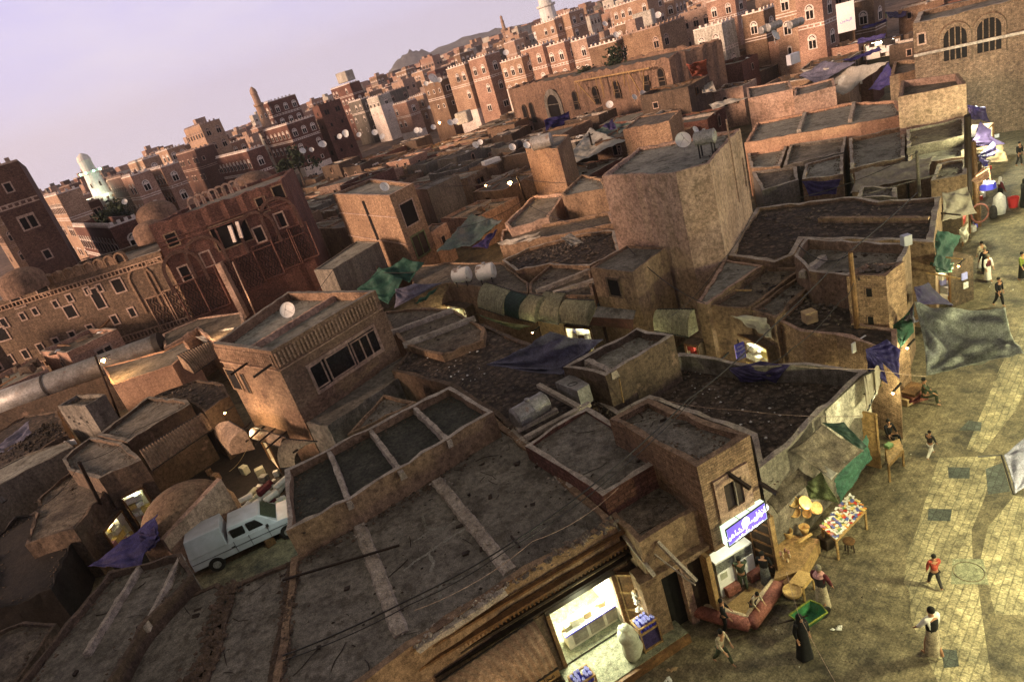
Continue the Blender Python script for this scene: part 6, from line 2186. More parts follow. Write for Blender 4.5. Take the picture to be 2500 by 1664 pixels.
for k, (x, y) in enumerate([(510, 695), (590, 685), (678, 637), (692, 636), (845, 565), (895, 535), (905, 552), (1018, 550), (1160, 530), (1230, 565), (1537, 510), (1562, 512), (1685, 482), (1838, 442), (1885, 430), (2070, 635)]):
    u, v = Z2((x, y))
    DL.append((u, v, R.uniform(105, 120), R.uniform(.4, .55), None))
for k in range(8):
    u = R.uniform(820, 1650)
    DL.append((u, 300 - (u - 820) * .30 + R.uniform(-60, 50), R.uniform(150, 230), R.uniform(.45, .7), None))
for i, (u, v, d, s, l) in enumerate(DL):
    t = dp_ if i == 0 else dp_.copy()
    if i:
        COL.objects.link(t)
        for ch in dp_.children:
            c = ch.copy()
            COL.objects.link(c)
            c.parent = t
    p = atd(u, v, d)
    place(t, (p.x, p.y, p.z - 1.3 * s), R.uniform(-.5, .5) + .2, s, l or 'small white dish among many on the far rooftops', None if l else GR)
    if l and 'group' in t:
        del t['group']


def hcyl(name, label, cat, a, b, r, m, legs=0, lh=.6, rings=False, cap='metal_grey'):
    d = (b - a).normalized()
    t = thing(name, label, cat, V((a.x + b.x, a.y + b.y, a.z + b.z)) / 2 - V((0, 0, r)))
    MB().tube([a - d * r * .2, a, a.lerp(b, .5), b, b + d * r * .2], [r * .7, r, r, r, r * .7], 20).build('shell', m, t, smooth=False)
    rg = MB()
    if rings:
        for f in (.02, .5, .98):
            q = a.lerp(b, f)
            rg.tube([q - d * .02, q + d * .02], r * 1.03, 20)
        rg.build('hoop', cap, t)
    MB().tube([a.lerp(b, .5) + V((0, 0, r * .9)), a.lerp(b, .5) + V((0, 0, r * 1.2))], r * .25, 10).build('filler_cap', cap, t)
    q = V((-d.y, d.x, 0))
    for k in range(legs):
        f = .15 + .7 * (k // 2) / max(1, legs // 2 - 1)
        s = -1 if k % 2 else 1
        p = a.lerp(b, f) + q * s * r * .7
        MB().bar(p - V((0, 0, r * .5)), p - V((0, 0, r + lh)), .06).build('leg', 'metal_dark', t)
    return t


hcyl('water_tank', 'left of the two white peeling water tanks above the awnings', 'water tank', at(1110, 674, 4.6), at(1144, 668, 4.6), .5, 'white_rust', 4, .2)
hcyl('water_tank', 'right of the two white peeling water tanks above the awnings', 'water tank', at(1168, 667, 4.6), at(1204, 659, 4.6), .52, 'white_rust', 4, .2)
hcyl('water_tank', 'grey water tank on thin legs on top of the tall plastered block', 'water tank', at(1698, 340, 10.1), at(1744, 331, 10.1), .36, 'metal_grey', 4, .6, True)
hcyl('water_tank', 'long horizontal drum on the rough brick tower', 'water tank', at(1300, 352, 8.6), at(1345, 340, 8.6), .62, 'metal_grey', 0, 0, True)
hcyl('water_tank', 'dark drum on a low roof left of the rough brick tower', 'water tank', at(1257, 358, 6.0), at(1268, 352, 6.0), .5, 'metal_dark', 0)
hcyl('water_tank', 'big riveted sheet-metal tank lying right of the four-bay building', 'water tank', at(1258, 1022, 4.65), at(1330, 980, 4.65), .42, 'metal_grey', 0, 0, True)
for k, (u, v) in enumerate(((1858, 75), (1875, 68), (1928, 62))):
    p = atd(u, v, 82)
    hcyl('water_tank', ['left', 'middle', 'right'][k] + ' grey drum on the rough brown block, upper right', 'water tank', p, p + V((1.6, .6, .0)), .4, 'metal_grey')
a = at(1398, 938, 4.75)
P4 = [at(u, v, 4.75) for u, v in ((1355, 933), (1395, 912), (1438, 937), (1409, 954))]
t = thing('metal_box', 'boxy pale metal tank with a coil of wire on its lid', 'water tank', a - V((0, 0, .7)))
MB().hexa([p - V((0, 0, .75)) for p in P4[::-1]] + P4[::-1]).build('tank_body', 'metal_grey', t)
MB().tube([a + V((.2 * math.cos(k), .14 * math.sin(k), .02)) for k in range(8)], .012, 5).build('wire_coil', 'metal_dark', t)
for l, p, q in (('concrete gutter beam below the sheet-metal tank, lower one', (1282, 1070, 4.35), (1440, 985, 4.35)), ('concrete gutter beam below the sheet-metal tank, upper one', (1262, 1050, 4.3), (1360, 1000, 4.3)), ('slanting concrete beam behind the sheet-metal tank', (1315, 940, 4.5), (1415, 995, 4.4))):
    tag(MB().bar(at(*p), at(*q), .2, .16).build('beam', 'coping'), l, 'beam')

# ------------------------------------------------ long vault, dome house, truck, rolls in the dark yard
a, b = at(-80, 1012, 3.6), at(383, 842, 3.9)
t = thing('long_vault', 'long grey barrel roof with a dark band running along the palace foot', 'vault roof', a)
MB().tube([a, a.lerp(b, .35), b], [.95, .9, .85], 24).build('shell', 'metal_grey', t, smooth=True)
d = (b - a).normalized()
MB().tube([b, b + d * .45], .93, 24).build('end_collar', 'metal_dark', t)
q = a.lerp(b, .42)
MB().tube([q - d * .06, q + d * .1], .95, 24).build('band', 'metal_dark', t)
MB().hexa([V((p.x, p.y, z)) + V((-d.y, d.x, 0)) * s for z in (0, 3.1) for p, s in ((a, -.7), (b, -.7), (b, .7), (a, .7))]).build('support_wall', 'mud_dark', t)
c = at(432, 1215, 2.6)
t = thing('domed_house', 'small building with a cracked brown mud dome in the dark yard', 'domed building', V((c.x, c.y, 0)))
MB().lathe([(2.3, 0), (2.25, 1.3)] + [(2.15 * math.cos(k * math.pi / 20), 1.3 + 1.75 * math.sin(k * math.pi / 20)) for k in range(11)], 32, (c.x, c.y, 0)).build('dome', 'mud', t, smooth=True)
w1_, w2_, w3_ = at(400, 1318, 2.3), at(540, 1168, 3.0), at(558, 1240, 1.0)
o = MB()
dd = V((w2_.x - w1_.x, w2_.y - w1_.y, 0)).normalized()
qq = V((-dd.y, dd.x, 0)) * .35
o.hexa([V((p.x, p.y, z)) + s for z in (-.1,) for p, s in ((w1_, V()), (w2_, V()), (w2_, qq), (w1_, qq))] + [w1_, w2_, w2_ + qq, w1_ + qq])
o.build('parapet_wall', 'mud_pale', t)
for k in range(3):
    p = at(500 + k * 14, 1330 - k * 12, 0)
    tag(MB().bar(p, p + V((.9, .9, 1.2)), .04).build('stick', 'wood'), 'thin stick leaning in the junk beside the dome wall', 'stick', 'sticks leaning beside the dome wall')
# pickup truck
tb_, tf = at(458, 1335, 1.3), at(735, 1210, 1.3)
dT = V((tf.x - tb_.x, tf.y - tb_.y, 0)).normalized()
t = thing('pickup_truck', 'white double-cab pickup with a covered load bed parked in the dark yard', 'pickup truck', V((tb_.x, tb_.y, 0)), math.atan2(dT.y, dT.x))
Lx = lambda pts, y0, y1, nm, m, par, tp=.0: None


def prism(par, nm, m, prof, y0, y1, tap=0.):
    """profile in x,z extruded across y; tap narrows the top"""
    n = len(prof)
    zs = [z for x, z in prof]
    z0, z1 = min(zs), max(zs)
    f = lambda z: tap * (z - z0) / (z1 - z0 + 1e-6)
    mb = MB()
    mb.add([(x, y0 + f(z), z) for x, z in prof] + [(x, y1 - f(z), z) for x, z in prof], [tuple(range(n))[::-1], tuple(range(n, 2 * n))] + [(i, (i + 1) % n, n + (i + 1) % n, n + i) for i in range(n)])
    o = mb.build(nm, m, par, world=False)
    bv = o.modifiers.new('bev', 'BEVEL')
    bv.width = .03
    bv.segments = 2
    return o


prism(t, 'body', 'white_paint', [(0, .45), (5.1, .45), (5.15, .75), (5.0, 1.0), (3.9, 1.08), (0, 1.05)], -.85, .85, .04)
cab = prism(t, 'cab', 'white_paint', [(1.75, 1.05), (4.0, 1.06), (3.35, 1.68), (1.95, 1.72)], -.8, .8, .14)
prism(t, 'canopy', 'white_paint', [(0.02, 1.05), (1.7, 1.05), (1.68, 1.9), (.12, 1.9)], -.83, .83, .2)
prism(cab, 'windscreen', 'green_cloth', [(3.42, 1.62), (3.96, 1.12), (3.98, 1.14), (3.45, 1.65)], -.62, .62)
for s in (-1, 1):
    for x0, x1 in ((2.0, 2.6), (2.72, 3.45)):
        y = s * .775
        prism(cab, 'side_window', 'glass_dark', [(x0, 1.14), (x1, 1.14), (x1 - (.3 if x1 > 3 else 0), 1.56), (x0, 1.58)], min(y, y - s * .1), max(y, y - s * .1))
    for x in (.95, 4.2):
        w_ = MB().lathe([(0, -.1), (.34, -.1), (.36, 0), (.34, .1), (0, .1)], 18, (x, s * .78, .36), Matrix.Rotation(math.pi / 2, 3, 'X'))
        wo = w_.build('wheel', 'metal_dark', t, world=False)
        MB().lathe([(0, -.115), (.18, -.115), (.18, .115), (0, .115)], 12, (x, s * .78, .36), Matrix.Rotation(math.pi / 2, 3, 'X')).build('hubcap', 'metal_grey', wo, world=False)
    MB().box((5.02, s * .6 - .15, .72), (5.17, s * .6 + .15, .86)).build('headlight', 'board_white', t, world=False)
    MB().box((3.5, s * .88 - .06, 1.08), (3.62, s * .95 + .06 * s + .06, 1.22)).build('mirror', 'metal_dark', t, world=False)
    MB().box((1.8, s * .83 - .02, .8), (1.95, s * .83 + .025, .83)).build('door_handle', 'metal_dark', t, world=False)
for nm_, pts_ in (('door_gap', [((1.98, .88, .5), (1.98, .88, 1.05)), ((2.66, .88, .5), (2.66, .88, 1.05)), ((3.5, .88, .5), (3.5, .88, 1.05)), ((0, .88, .78), (5.0, .88, .78))]),):
    for a_, b_ in pts_:
        for s_ in (-1, 1):
            MB().bar((a_[0], s_ * .852, a_[2]), (b_[0], s_ * .852 , b_[2]), .014, .014).build('door_gap' if a_[0] else 'side_trim', 'metal_dark', t, world=False)
MB().box((-.04, -.28, .55), (.0, .28, .68)).build('number_plate', 'board_white', t, world=False)
MB().box((5.1, -.8, .42), (5.25, .8, .55)).build('bumper', 'metal_grey', t, world=False)
for k in range(30):
    u, v = R.uniform(580, 700), 0
    v = 1262 - (u - 590) * .35 + R.uniform(-48, 14)
    p = at(u, v, R.uniform(.2, .9))
    an = rad(40 + R.uniform(-25, 25))
    L = R.uniform(.5, .95)
    e = V((math.cos(an), math.sin(an), R.uniform(-.1, .25)))
    m = R.choice(['white_cloth', 'white_cloth', 'white_cloth', 'sack', 'maroon_cloth'])
    tag(MB().tube([p - e * .03, p, p + e * L, p + e * (L + .03)], [.09, .16, .15, .09], 12).build('fabric_roll', m, smooth=False), {'maroon_cloth': 'dark red roll in the heap of rolls behind the white pickup', 'sack': 'greenish roll in the heap of rolls behind the white pickup'}.get(m, 'white roll in the heap of rolls behind the white pickup'),
        'roll', {'maroon_cloth': 'dark red rolls behind the pickup', 'sack': 'greenish rolls behind the pickup'}.get(m, 'white rolls behind the pickup'))
lamp(at(655, 1225, 3.0), (.8, 1., .85), 110, .12)


def litshop(label, px, z0, z1, m='lamp_aqua', e=30, col=(.8, 1., .8), stuff=12, dep=1.2, goods=('pack0', 'pack4', 'pack3', 'pack1'), wall=None, frame='wood'):
    """lit opening: pixel bottom-left / bottom-right on plane z0, open box dep deep with goods on shelves"""
    A, B = at(*px[0], z0), at(*px[1], z0)
    if wall:
        wa, wb = at(*wall[0]), at(*wall[1])
        A, B = onwall(wa, wb, *px[0]), onwall(wa, wb, *px[1])
    A.z = B.z = 0
    dd = (B - A).normalized()
    nn = V((dd.y, -dd.x, 0))
    if nn.dot(CAM - A) < 0:
        nn = -nn
        dd = dd
    if wall:
        A, B = A + nn * dep, B + nn * dep
    L = (B - A).length
    t = thing('lit_shop', label, 'shop', V(((A.x + B.x) / 2, (A.y + B.y) / 2, 0)))
    P = lambda x, y, z: A + dd * x + nn * y + V((0, 0, z))
    MB().add([P(0, 0, z0), P(L, 0, z0), P(L, -dep, z0), P(0, -dep, z0), P(0, 0, z1), P(L, 0, z1), P(L, -dep, z1), P(0, -dep, z1)], [(3, 2, 6, 7), (2, 1, 5, 6), (0, 3, 7, 4), (4, 7, 6, 5), (0, 1, 2, 3)]).build('inner_wall', 'shop_wall', t)
    sh = MB()
    e_ = .06
    sh.add([P(-e_, -.02, z0 - .3), P(L + e_, -.02, z0 - .3), P(L + e_, -dep - e_, z0 - .3), P(-e_, -dep - e_, z0 - .3), P(-e_, -.02, z1 + e_), P(L + e_, -.02, z1 + e_), P(L + e_, -dep - e_, z1 + e_), P(-e_, -dep - e_, z1 + e_)], [(3, 2, 6, 7), (2, 1, 5, 6), (0, 3, 7, 4), (4, 5, 6, 7)])
    sh.build('outer_wall', 'mud_dark', t)
    fr = MB()
    for x in (0, L):
        fr.bar(P(x, 0, z0), P(x, 0, z1), .08)
    fr.bar(P(0, 0, z1), P(L, 0, z1), .1)
    fr.build('door_frame', frame, t)
    tb = MB().tube([P(L * .2, -.3, z1 - .1), P(L * .8, -.3, z1 - .1)], .03, 6)
    tb.build('tube_lamp', 'lamp_white', t)
    for k in range(stuff):
        s = R.uniform(.1, .25) * max(1, A.length / 45)
        c = P(R.uniform(.1, max(.2, L - .1)), -R.uniform(.15, dep - .1), z0 + R.choice([0, .5, 1.0, 1.4]) * (z1 - z0) / 2)
        m_ = MB()
        m_.hexa([c + dd * a * s + nn * b * s * .6 + V((0, 0, q * s * 1.4)) for q in (0, 1) for a, b in ((-1, 1), (1, 1), (1, -1), (-1, -1))])
        tag(m_.build('merchandise', R.choice(goods)), 'small goods lit up in the ' + ' '.join(label.split()[:10]), 'goods', 'goods in the ' + label)
    lamp(P(L / 2, -.35, z1 - .2), col, e, .12)
    return t


litshop('lit shop with a green-white interior behind the black pole', [(300, 1212), (348, 1186)], .7, 2.5, dep=.35, wall=((240, 1168, 3.8), (345, 1120, 3.8)), col=(.75, 1., .8), e=80)
litshop('lit stall with yellow goods left of the domed building', [(228, 1290), (282, 1252)], .3, 1.8, dep=.35, wall=((180, 1290, 2.9), (260, 1200, 2.9)), col=(1., .95, .5), e=50, stuff=24, goods=('pack3', 'pack0', 'pack7'))
litshop('small yellow-lit shop under the striped awning by the palace', [(413, 940), (455, 915)], 1.0, 2.2, col=(1., 1., .55), e=22)
litshop('white-lit shop doorway below the windowed house', [(660, 1120), (690, 1155)], .3, 2.3, col=(.95, 1., .7), e=30)
litshop('lit shop at the far left edge of the yard', [(2, 1120), (24, 1105)], .8, 2.2, col=(1., .9, .75), e=30)
litshop('bright jewel-like shop under the dark red awning front', [(1408, 806), (1470, 814)], .3, 2.5, dep=.9, wall=((1292, 718, 4.), (1450, 722, 4.)), col=(1., 1., .65), e=60, stuff=24, goods=('pack0', 'pack4', 'pack3', 'blue_pale'))
litshop('yellow-lit stall at the left end of the awning row', [(1078, 745), (1158, 752)], 1.2, 2.5, dep=.7, wall=((1090, 690, 3.9), (1290, 715, 3.9)), col=(1., 1., .45), e=30, stuff=16)
litshop('large lit cloth shop with white shelves on the awning lane', [(1818, 860), (1896, 868)], .3, 2.6, col=(1., 1., .72), e=95, stuff=26, dep=.4, wall=((1832, 752, 3.95), (1895, 778, 3.95)), goods=('pack0', 'pack4', 'shop_wall', 'pack3'))
litshop('small lit shop left of the blue hanging signboard', [(1694, 850), (1724, 856)], .8, 2.1, dep=.6, wall=((1700, 738, 4.1), (1828, 752, 4.1)), col=(.8, 1., .8), e=20)
litshop('garment stall glowing with hanging clothes on the right street', [(2250, 715), (2320, 738)], .3, 2.2, col=(1., .9, .65), e=45, stuff=26, goods=('pack0', 'pack4', 'pack2', 'blue_pale', 'pack4'))
litshop('fruit stall with warm yellow light above the right street', [(2275, 468), (2335, 462)], 1.2, 2.9, col=(1., .8, .4), e=60, stuff=24, goods=('pack3', 'pack2', 'pack0'))
litshop('blazing white shop front at the top of the right street', [(2392, 270), (2452, 256)], .4, 3.7, col=(1., .97, .75), e=330, stuff=12, dep=.9, wall=((2362, 178, 5.0), (2520, 128, 5.0)))
litshop('second blazing shop with hanging white goods at the right edge', [(2462, 256), (2512, 240)], .4, 3.7, col=(.95, 1., .85), e=330, stuff=34, dep=.9, wall=((2362, 178, 5.0), (2520, 128, 5.0)), goods=('pack0', 'pack4', 'blue_pale'))
litshop('bright white market stall farthest up the tarpaulin street', [(2100, 84), (2160, 68)], 2.4, 4.4, col=(1., 1., .8), e=230, stuff=30, goods=('pack0', 'pack4', 'pack3', 'pack6'))
litshop('bright market stall hung with clothes beside the glowing tent', [(2112, 148), (2200, 130)], 2.2, 4.2, col=(.95, 1., .8), e=230, stuff=40, goods=('pack0', 'pack4', 'dark_cloth', 'pack7'))
litshop('lit stall inside the glowing pink-white tent', [(2040, 240), (2100, 225)], 2.0, 3.6, col=(1., .95, .7), e=160, stuff=16)
litshop('amber-lit shop at the foot of a rosy house near the top', [(1965, 72), (2020, 55)], 2.5, 5.0, col=(1., .55, .2), e=420, stuff=10, dep=2.)
lamp(at(2060, 200, 4.2), (1., .85, .8), 170, .2)
lamp(at(2185, 160, 5.2), (1., .95, .7), 200, .2)
# brown wooden shop doors along the lane
for k, (u, v, w_) in enumerate(((1740, 880, .9), (1905, 885, .5), (1965, 880, .5), (1945, 875, .3))):
    p = at(u, v, .1)
    door(['wide brown shutter left of the lit cloth shop', 'brown door right of the lit cloth shop', 'brown carved door at the end of the awning lane', 'narrow white door post on the awning lane'][k], p, V((.8, .25, 0)), w_, 2.2, 'wood' if k < 3 else 'plaster_white', 0, 3)
# signs
def sign(label, pts, m, lines, ink='ink', size=.2, back='metal_dark'):
    A, B = at(*pts[0]), at(*pts[1])
    h = pts[2]
    d = V((B.x - A.x, B.y - A.y, 0))
    L = d.length
    d.normalize()
    n = V((d.y, -d.x, 0))
    if n.dot(CAM - A) < 0:
        n = -n
        d = -d
        A, B = B, A
    t = thing('signboard', label, 'sign', A)
    P = lambda x, y, z: V((A.x, A.y, A.z)) + d * x + n * y + V((0, 0, z))
    MB().hexa([P(x, y, z) for z in (-h, 0) for x, y in ((0, 0), (L, 0), (L, -.06), (0, -.06))]).build('board', m, t)
    for k, l in enumerate(lines):
        text(l, 'lettering', P(L / 2, .008, -h * (k + .6) / len(lines)), d, (0, 0, 1), size, ink, t, .002)
    MB().bar(P(L / 2, -.08, -h), P(L / 2, -.08, .15), .05).build('bracket', back, t)
    return t


sign('small white signboard with black Arabic lettering by the ribbed awning', [(1440, 762, 2.9), (1466, 736, 2.9), .6], 'shade_cloth', ['\ufede\ufea4\ufee3 \ufeea\ufee0\ufedf\ufe8d \ufeaa\ufe92\ufecb', '\ufe96\ufe8e\ufe97\ufeee\ufe92\ufea4\ufee4\ufedf\ufe8d'], size=.2)
sign('blue hanging signboard with rows of white Arabic lettering', [(1794, 843, 2.9), (1816, 834, 2.9), .75], 'board_blue', ['\ufeae\ufea0\ufe98\ufee3', '\ufe94\ufeb8\ufee4\ufed7\ufef7\ufe8d', '\ufe90\ufe8e\ufef4\ufe9c\ufedf\ufe8d', '\ufeae\ufec4\ufecc\ufedf\ufe8d'], 'board_white', .15)
sign('small white signboard on the brick wall below the pale turret', [(2081, 840, 3.6), (2115, 818, 3.6), .4], 'board_white', ['\ufe94\ufe92\ufe98\ufedc\ufee3'], 'ink', .15)
sign('small grey signboard above the left edge lane', [(155, 1078, 3.3), (180, 1072, 3.3), .35], 'board_white', [], size=.2)
sign('large white hoarding at the top edge near the market', [(2040, 12, 10.5), (2084, 0, 10.5), 3.2], 'board_white', ['\ufee6\ufef4\ufee4\ufef4\ufedf\ufe8d'], 'board_blue', .5)
# posts
WP = 'wood_dark'
pole('black leaning pole in the lower left with a wire on its tip', at(285, 1310, 0), at(193, 1128, 5.6), .11)
pole('dark pole standing in front of the lit lamp by the palace', at(300, 1040, 0), at(232, 868, 6.5), .09)
pole('dark post in the green net', at(953, 730, 1.), at(920, 650, 5.6), .12)
pole('rough timber post against the pale brick turret', at(2092, 798, 3.7), at(2076, 615, 7.2), .11, 'wood')
pole('tall dark timber pylon at the corner of the right street', at(2365, 548, 0), at(2362, 282, 7.0), .2)
pole('weathered orange-brown plank pillar next to the tall dark pylon', at(2388, 552, 0), at(2376, 345, 5.2), .17, 'wood')
pole('grey post with a crossbar in front of the beige sheet', at(2245, 478, 3.0), at(2238, 370, 6.), .1, 'stone_grey', arms=[(at(2120, 472, 4.1), at(2290, 425, 4.1))])
pole('grey post left in front of the beige sheet', at(2085, 465, 3.0), at(2078, 425, 4.4), .1, 'stone_grey')
pole('white pipe mast in front of the dark palace', at(625, 770, 2.), at(568, 640, 8.), .07, 'gypsum_old')
pole('black pole in front of the covered market sheets', at(1448, 366, 3.), at(1438, 325, 7.), .12)
pole('dark lamp post at centre with an orange lamp', at(1288, 500, 2.), at(1262, 430, 7.), .1)
pole('thin crooked stick standing on the street-corner roof', at(1522, 982, 3.7), at(1512, 925, 5.1), .03, 'wood_pale')
for l, a, b in (('thin roof stick lying on the broad dirt roof', (1795, 708, 4.2), (1835, 708, 4.2)), ('bamboo pole jutting over the right street, upper one', (2280, 625, 3.4), (2350, 632, 3.4)), ('bamboo pole jutting over the right street, lower one', (2262, 665, 3.3), (2345, 680, 3.)), ('dark beam across the passage above the violet cloth', (2298, 520, 4.), (2345, 525, 4.)),
                ('dark timber across the front of the wide foreground roof', (690, 1415, 4.2), (975, 1330, 4.2)), ('short dark stick on the wide foreground roof', (1248, 1308, 4.1), (1268, 1335, 4.1))):
    tag(MB().bar(at(*a), at(*b), .06).build('stick', 'wood_dark' if 'dark' in l else 'wood_pale'), l, 'stick')
# beams and slats around the lit face of the windowed house
for k, (a, b) in enumerate((((572, 1068, 3.4), (612, 1030, 3.4)), ((600, 1078, 3.2), (645, 1040, 3.2)), ((625, 1085, 3.2), (672, 1045, 3.2)), ((650, 1095, 3.2), (700, 1052, 3.2)), ((715, 1105, 3.3), (752, 1080, 3.3)))):
    tag(MB().bar(at(*a), at(*b), .07).build('bracket_bar', 'wood_dark'), 'dark bar jutting out below the lamplit wall of the windowed house', 'bar', 'dark bars below the lamplit wall')
# street lamps that are lit in the photograph
def streetlamp(label, u, v, z, e, col=(1., .55, .22), r=.1, mt='lamp_orange', pl=None, off=(0, 0, 0)):
    p = at(u, v, z)
    t = thing('lit_lamp', label, 'lamp', p)
    MB().lathe([(0, -r), (r, 0), (r * .8, r * .6), (0, r * .8)], 10, p).build('bulb', mt, t)
    MB().bar(p + V((0, 0, r)), p + V((.5, .3, r + .05)), .06).build('bracket', 'metal_dark', t)
    lamp(p + V(off) + V((0, 0, -r - .12)), col, e, .1)
    return t


streetlamp('orange lamp glaring in front of the long grey vault', 252, 880, 5.6, 420, r=.16)
streetlamp('orange lamp glowing on the post at centre', 1245, 447, 6.0, 320, r=.2)
streetlamp('red lamp on the dark wall behind the ochre tower', 956, 444, 8.0, 40, col=(1., .3, .2), r=.1)
streetlamp('amber lamp at the foot of the brown dish house', 1073, 300, 7.5, 500, r=.25)
streetlamp('amber lamp at the foot of the low arcaded house', 697, 437, 8., 200, r=.2)
streetlamp('small lamp beside the windowed house, lighting its left wall', 549, 1008, 3.0, 10, col=(1., .68, .38), r=.07)
streetlamp('tiny amber window lamp on a mud wall left of centre', 1186, 453, 5.4, 25, r=.1)
lamp((-14.9, 32.7, 2.9), (1., .66, .36), 240, .06)
lamp(at(520, 800, 4.6), (1., .6, .3), 120, .1)
lamp(at(620, 740, 3.6) + V((0, -.5, 0)), (1., .6, .3), 50, .1)
# strings of warm bulbs over the right street
for k in range(2):
    a, b = [(at(2384, 430, 3.6), at(2412, 412, 4.0)), (at(2414, 412, 4.0), at(2420, 450, 2.4))][k]
    t = thing('fairy_lights', ['string of orange bulbs slanting up over the right street', 'string of orange bulbs hanging down over the right street'][k], 'string lights', a)
    for j in range(12):
        p = a.lerp(b, j / 11)
        MB().lathe([(0, -.03), (.03, 0), (0, .03)], 6, p).build('bulb', 'bulb_warm', t)
    MB().bar(a, b, .015).build('wire', 'metal_dark', t)
lamp(at(2400, 440, 2.6), (1., .85, .5), 70, .2)
lamp(at(2415, 470, 2.4), (1., 1., .7), 60, .2)
# ------------------------------------------------ cables
cable('heavy black cable crossing the foreground roofs from the bottom left to the street corner', [(690, 1600, 6), (1000, 1462, 6), (1240, 1330, 6), (1470, 1165, 6), (1680, 975, 6), (1830, 850, 6.2), (2060, 625, 6.6), (2240, 470, 6.8)], .06, .022)
cable('second black cable running just below the heavy one', [(690, 1612, 5.9), (1000, 1475, 5.9), (1240, 1340, 5.9), (1475, 1178, 5.9), (1700, 965, 5.9)], .1, .014)
cable('thin pale wire sagging under the two black cables', [(1010, 1490, 5.8), (1300, 1320, 5.8), (1510, 1190, 5.8)], .2, .008, m='gypsum_old')
cable('black cable from the lane shops up to the pale turret', [(1840, 900, 5.2), (1935, 850, 5.2), (2050, 735, 6.), (2085, 690, 6.5)], .15, .014)
cable('thin white wire stretched across the street-corner roof', [(1595, 970, 5.0), (1800, 1000, 5), (2105, 1015, 5.0)], .1, .008, m='gypsum_old')
cable('long thin rope from the big shade cloth across the corner roof', [(1940, 893, 4.8), (2130, 900, 4.4), (2262, 918, 3.3)], .05, .008, m='gypsum_old')
cable('thin wire over the street paving to the bottom edge', [(1920, 1395, 3.4), (1950, 1500, 3.4), (2060, 1700, 3.4)], .05, .006, m='gypsum_old')
cable('wire from the leaning pole to the left edge', [(193, 1128, 5.6), (90, 1240, 5.2)], .3, .012)
cable('wire from the leaning pole across to the windowed house', [(193, 1128, 5.6), (330, 1050, 5.2), (560, 905, 5.4)], .3, .012)
cable('wire drooping through the dark lane below the small lit hood', [(560, 1150, 3.), (600, 1100, 3.2), (605, 1060, 3.4)], .1, .008, m='straw')
cable('wire in front of the dark palace', [(470, 800, 6.), (640, 720, 6.5), (700, 700, 6.4)], .3, .012)
cable('wire running from the green net post up to the ochre tower', [(860, 710, 5.5), (930, 660, 5.6), (1060, 590, 5.6)], .05, .012)
cable('cable crossing the tall plastered block diagonally', [(1640, 770, 6.2), (1760, 640, 6.8), (1842, 510, 7.2)], .2, .012)
# ------------------------------------------------ ground sheets on the street
def sheet(name, px, z, m, label=None, cat=None, kind='structure'):
    o = MB().add([at(u, v, z) for u, v in px], [tuple(range(len(px)))]).build(name, m)
    tag(o, label, cat, kind=kind)
    return o


SX = lambda x, y: (1950 + x / 2.5545, 1050 + y / 2.5545)
sheet('pavement', [SX(*p) for p in ((900, 1640), (700, 1180), (690, 1000), (655, 950), (680, 760), (745, 600), (790, 430), (875, 170), (1230, 160), (1160, 420), (1078, 620), (1085, 800), (1120, 980), (1150, 1200), (1215, 1640))], .004, 'pavers')
sheet('pavement', [(2398, 1105), (2360, 1095), (2440, 900), (2500, 780), (2560, 830), (2480, 1000)], .004, 'pavers')
sheet('pavement', [(2476, 1210), (2600, 1220), (2700, 1500), (2430, 1500), (2395, 1360), (2412, 1285)], .004, 'pavers')
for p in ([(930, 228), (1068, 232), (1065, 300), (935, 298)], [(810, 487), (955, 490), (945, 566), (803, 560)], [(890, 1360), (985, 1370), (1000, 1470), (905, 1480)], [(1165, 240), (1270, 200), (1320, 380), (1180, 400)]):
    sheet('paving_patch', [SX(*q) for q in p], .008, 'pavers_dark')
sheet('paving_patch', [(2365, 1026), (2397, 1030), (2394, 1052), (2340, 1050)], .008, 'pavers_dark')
sheet('concrete_slab', [SX(*p) for p in ((960, 800), (1150, 800), (1185, 960), (948, 958))], .012, 'slab')
c = at(*SX(1060, 880), .014)
tag(MB().lathe([(.36, .0), (.38, .012), (.40, 0)], 28, c).build('manhole_rim', 'ground'), 'round manhole rim in the concrete slab on the street', 'manhole')
rubble('tiny scraps of litter strewn over the paving', [(1600, 1640), (1950, 1480), (2140, 1160), (2250, 1050), (2420, 640), (2480, 700), (2300, 1600), (2000, 1690)], .01, 330, .008, .035, m='white_cloth', cat='litter')
rubble('gritty crumbs strewn over the paving', [(1600, 1640), (1950, 1480), (2140, 1160), (2300, 1600), (2000, 1690)], .01, 500, .01, .03, m='dirt', cat='grit')
for k, (u, v, m) in enumerate(((1643, 1633, 'card'), (1633, 1658, 'white_cloth'), (2045, 1533, 'white_cloth'), (2350, 655, 'white_cloth'))):
    o = MB()
    for _ in range(6):
        q = at(u, v, .03)
        o.blob((q.x + R.gauss(0, .06), q.y + R.gauss(0, .05), .03), .06, .5, .4)
    tag(o.build('litter', m), ['yellow scrap lying near the bottom edge of the street', 'crumpled plastic bag lying near the bottom edge of the street', 'flattened white paper beside the green wheelbarrow', 'white plastic bag lying at the feet of the man in a long white robe'][k], 'litter')
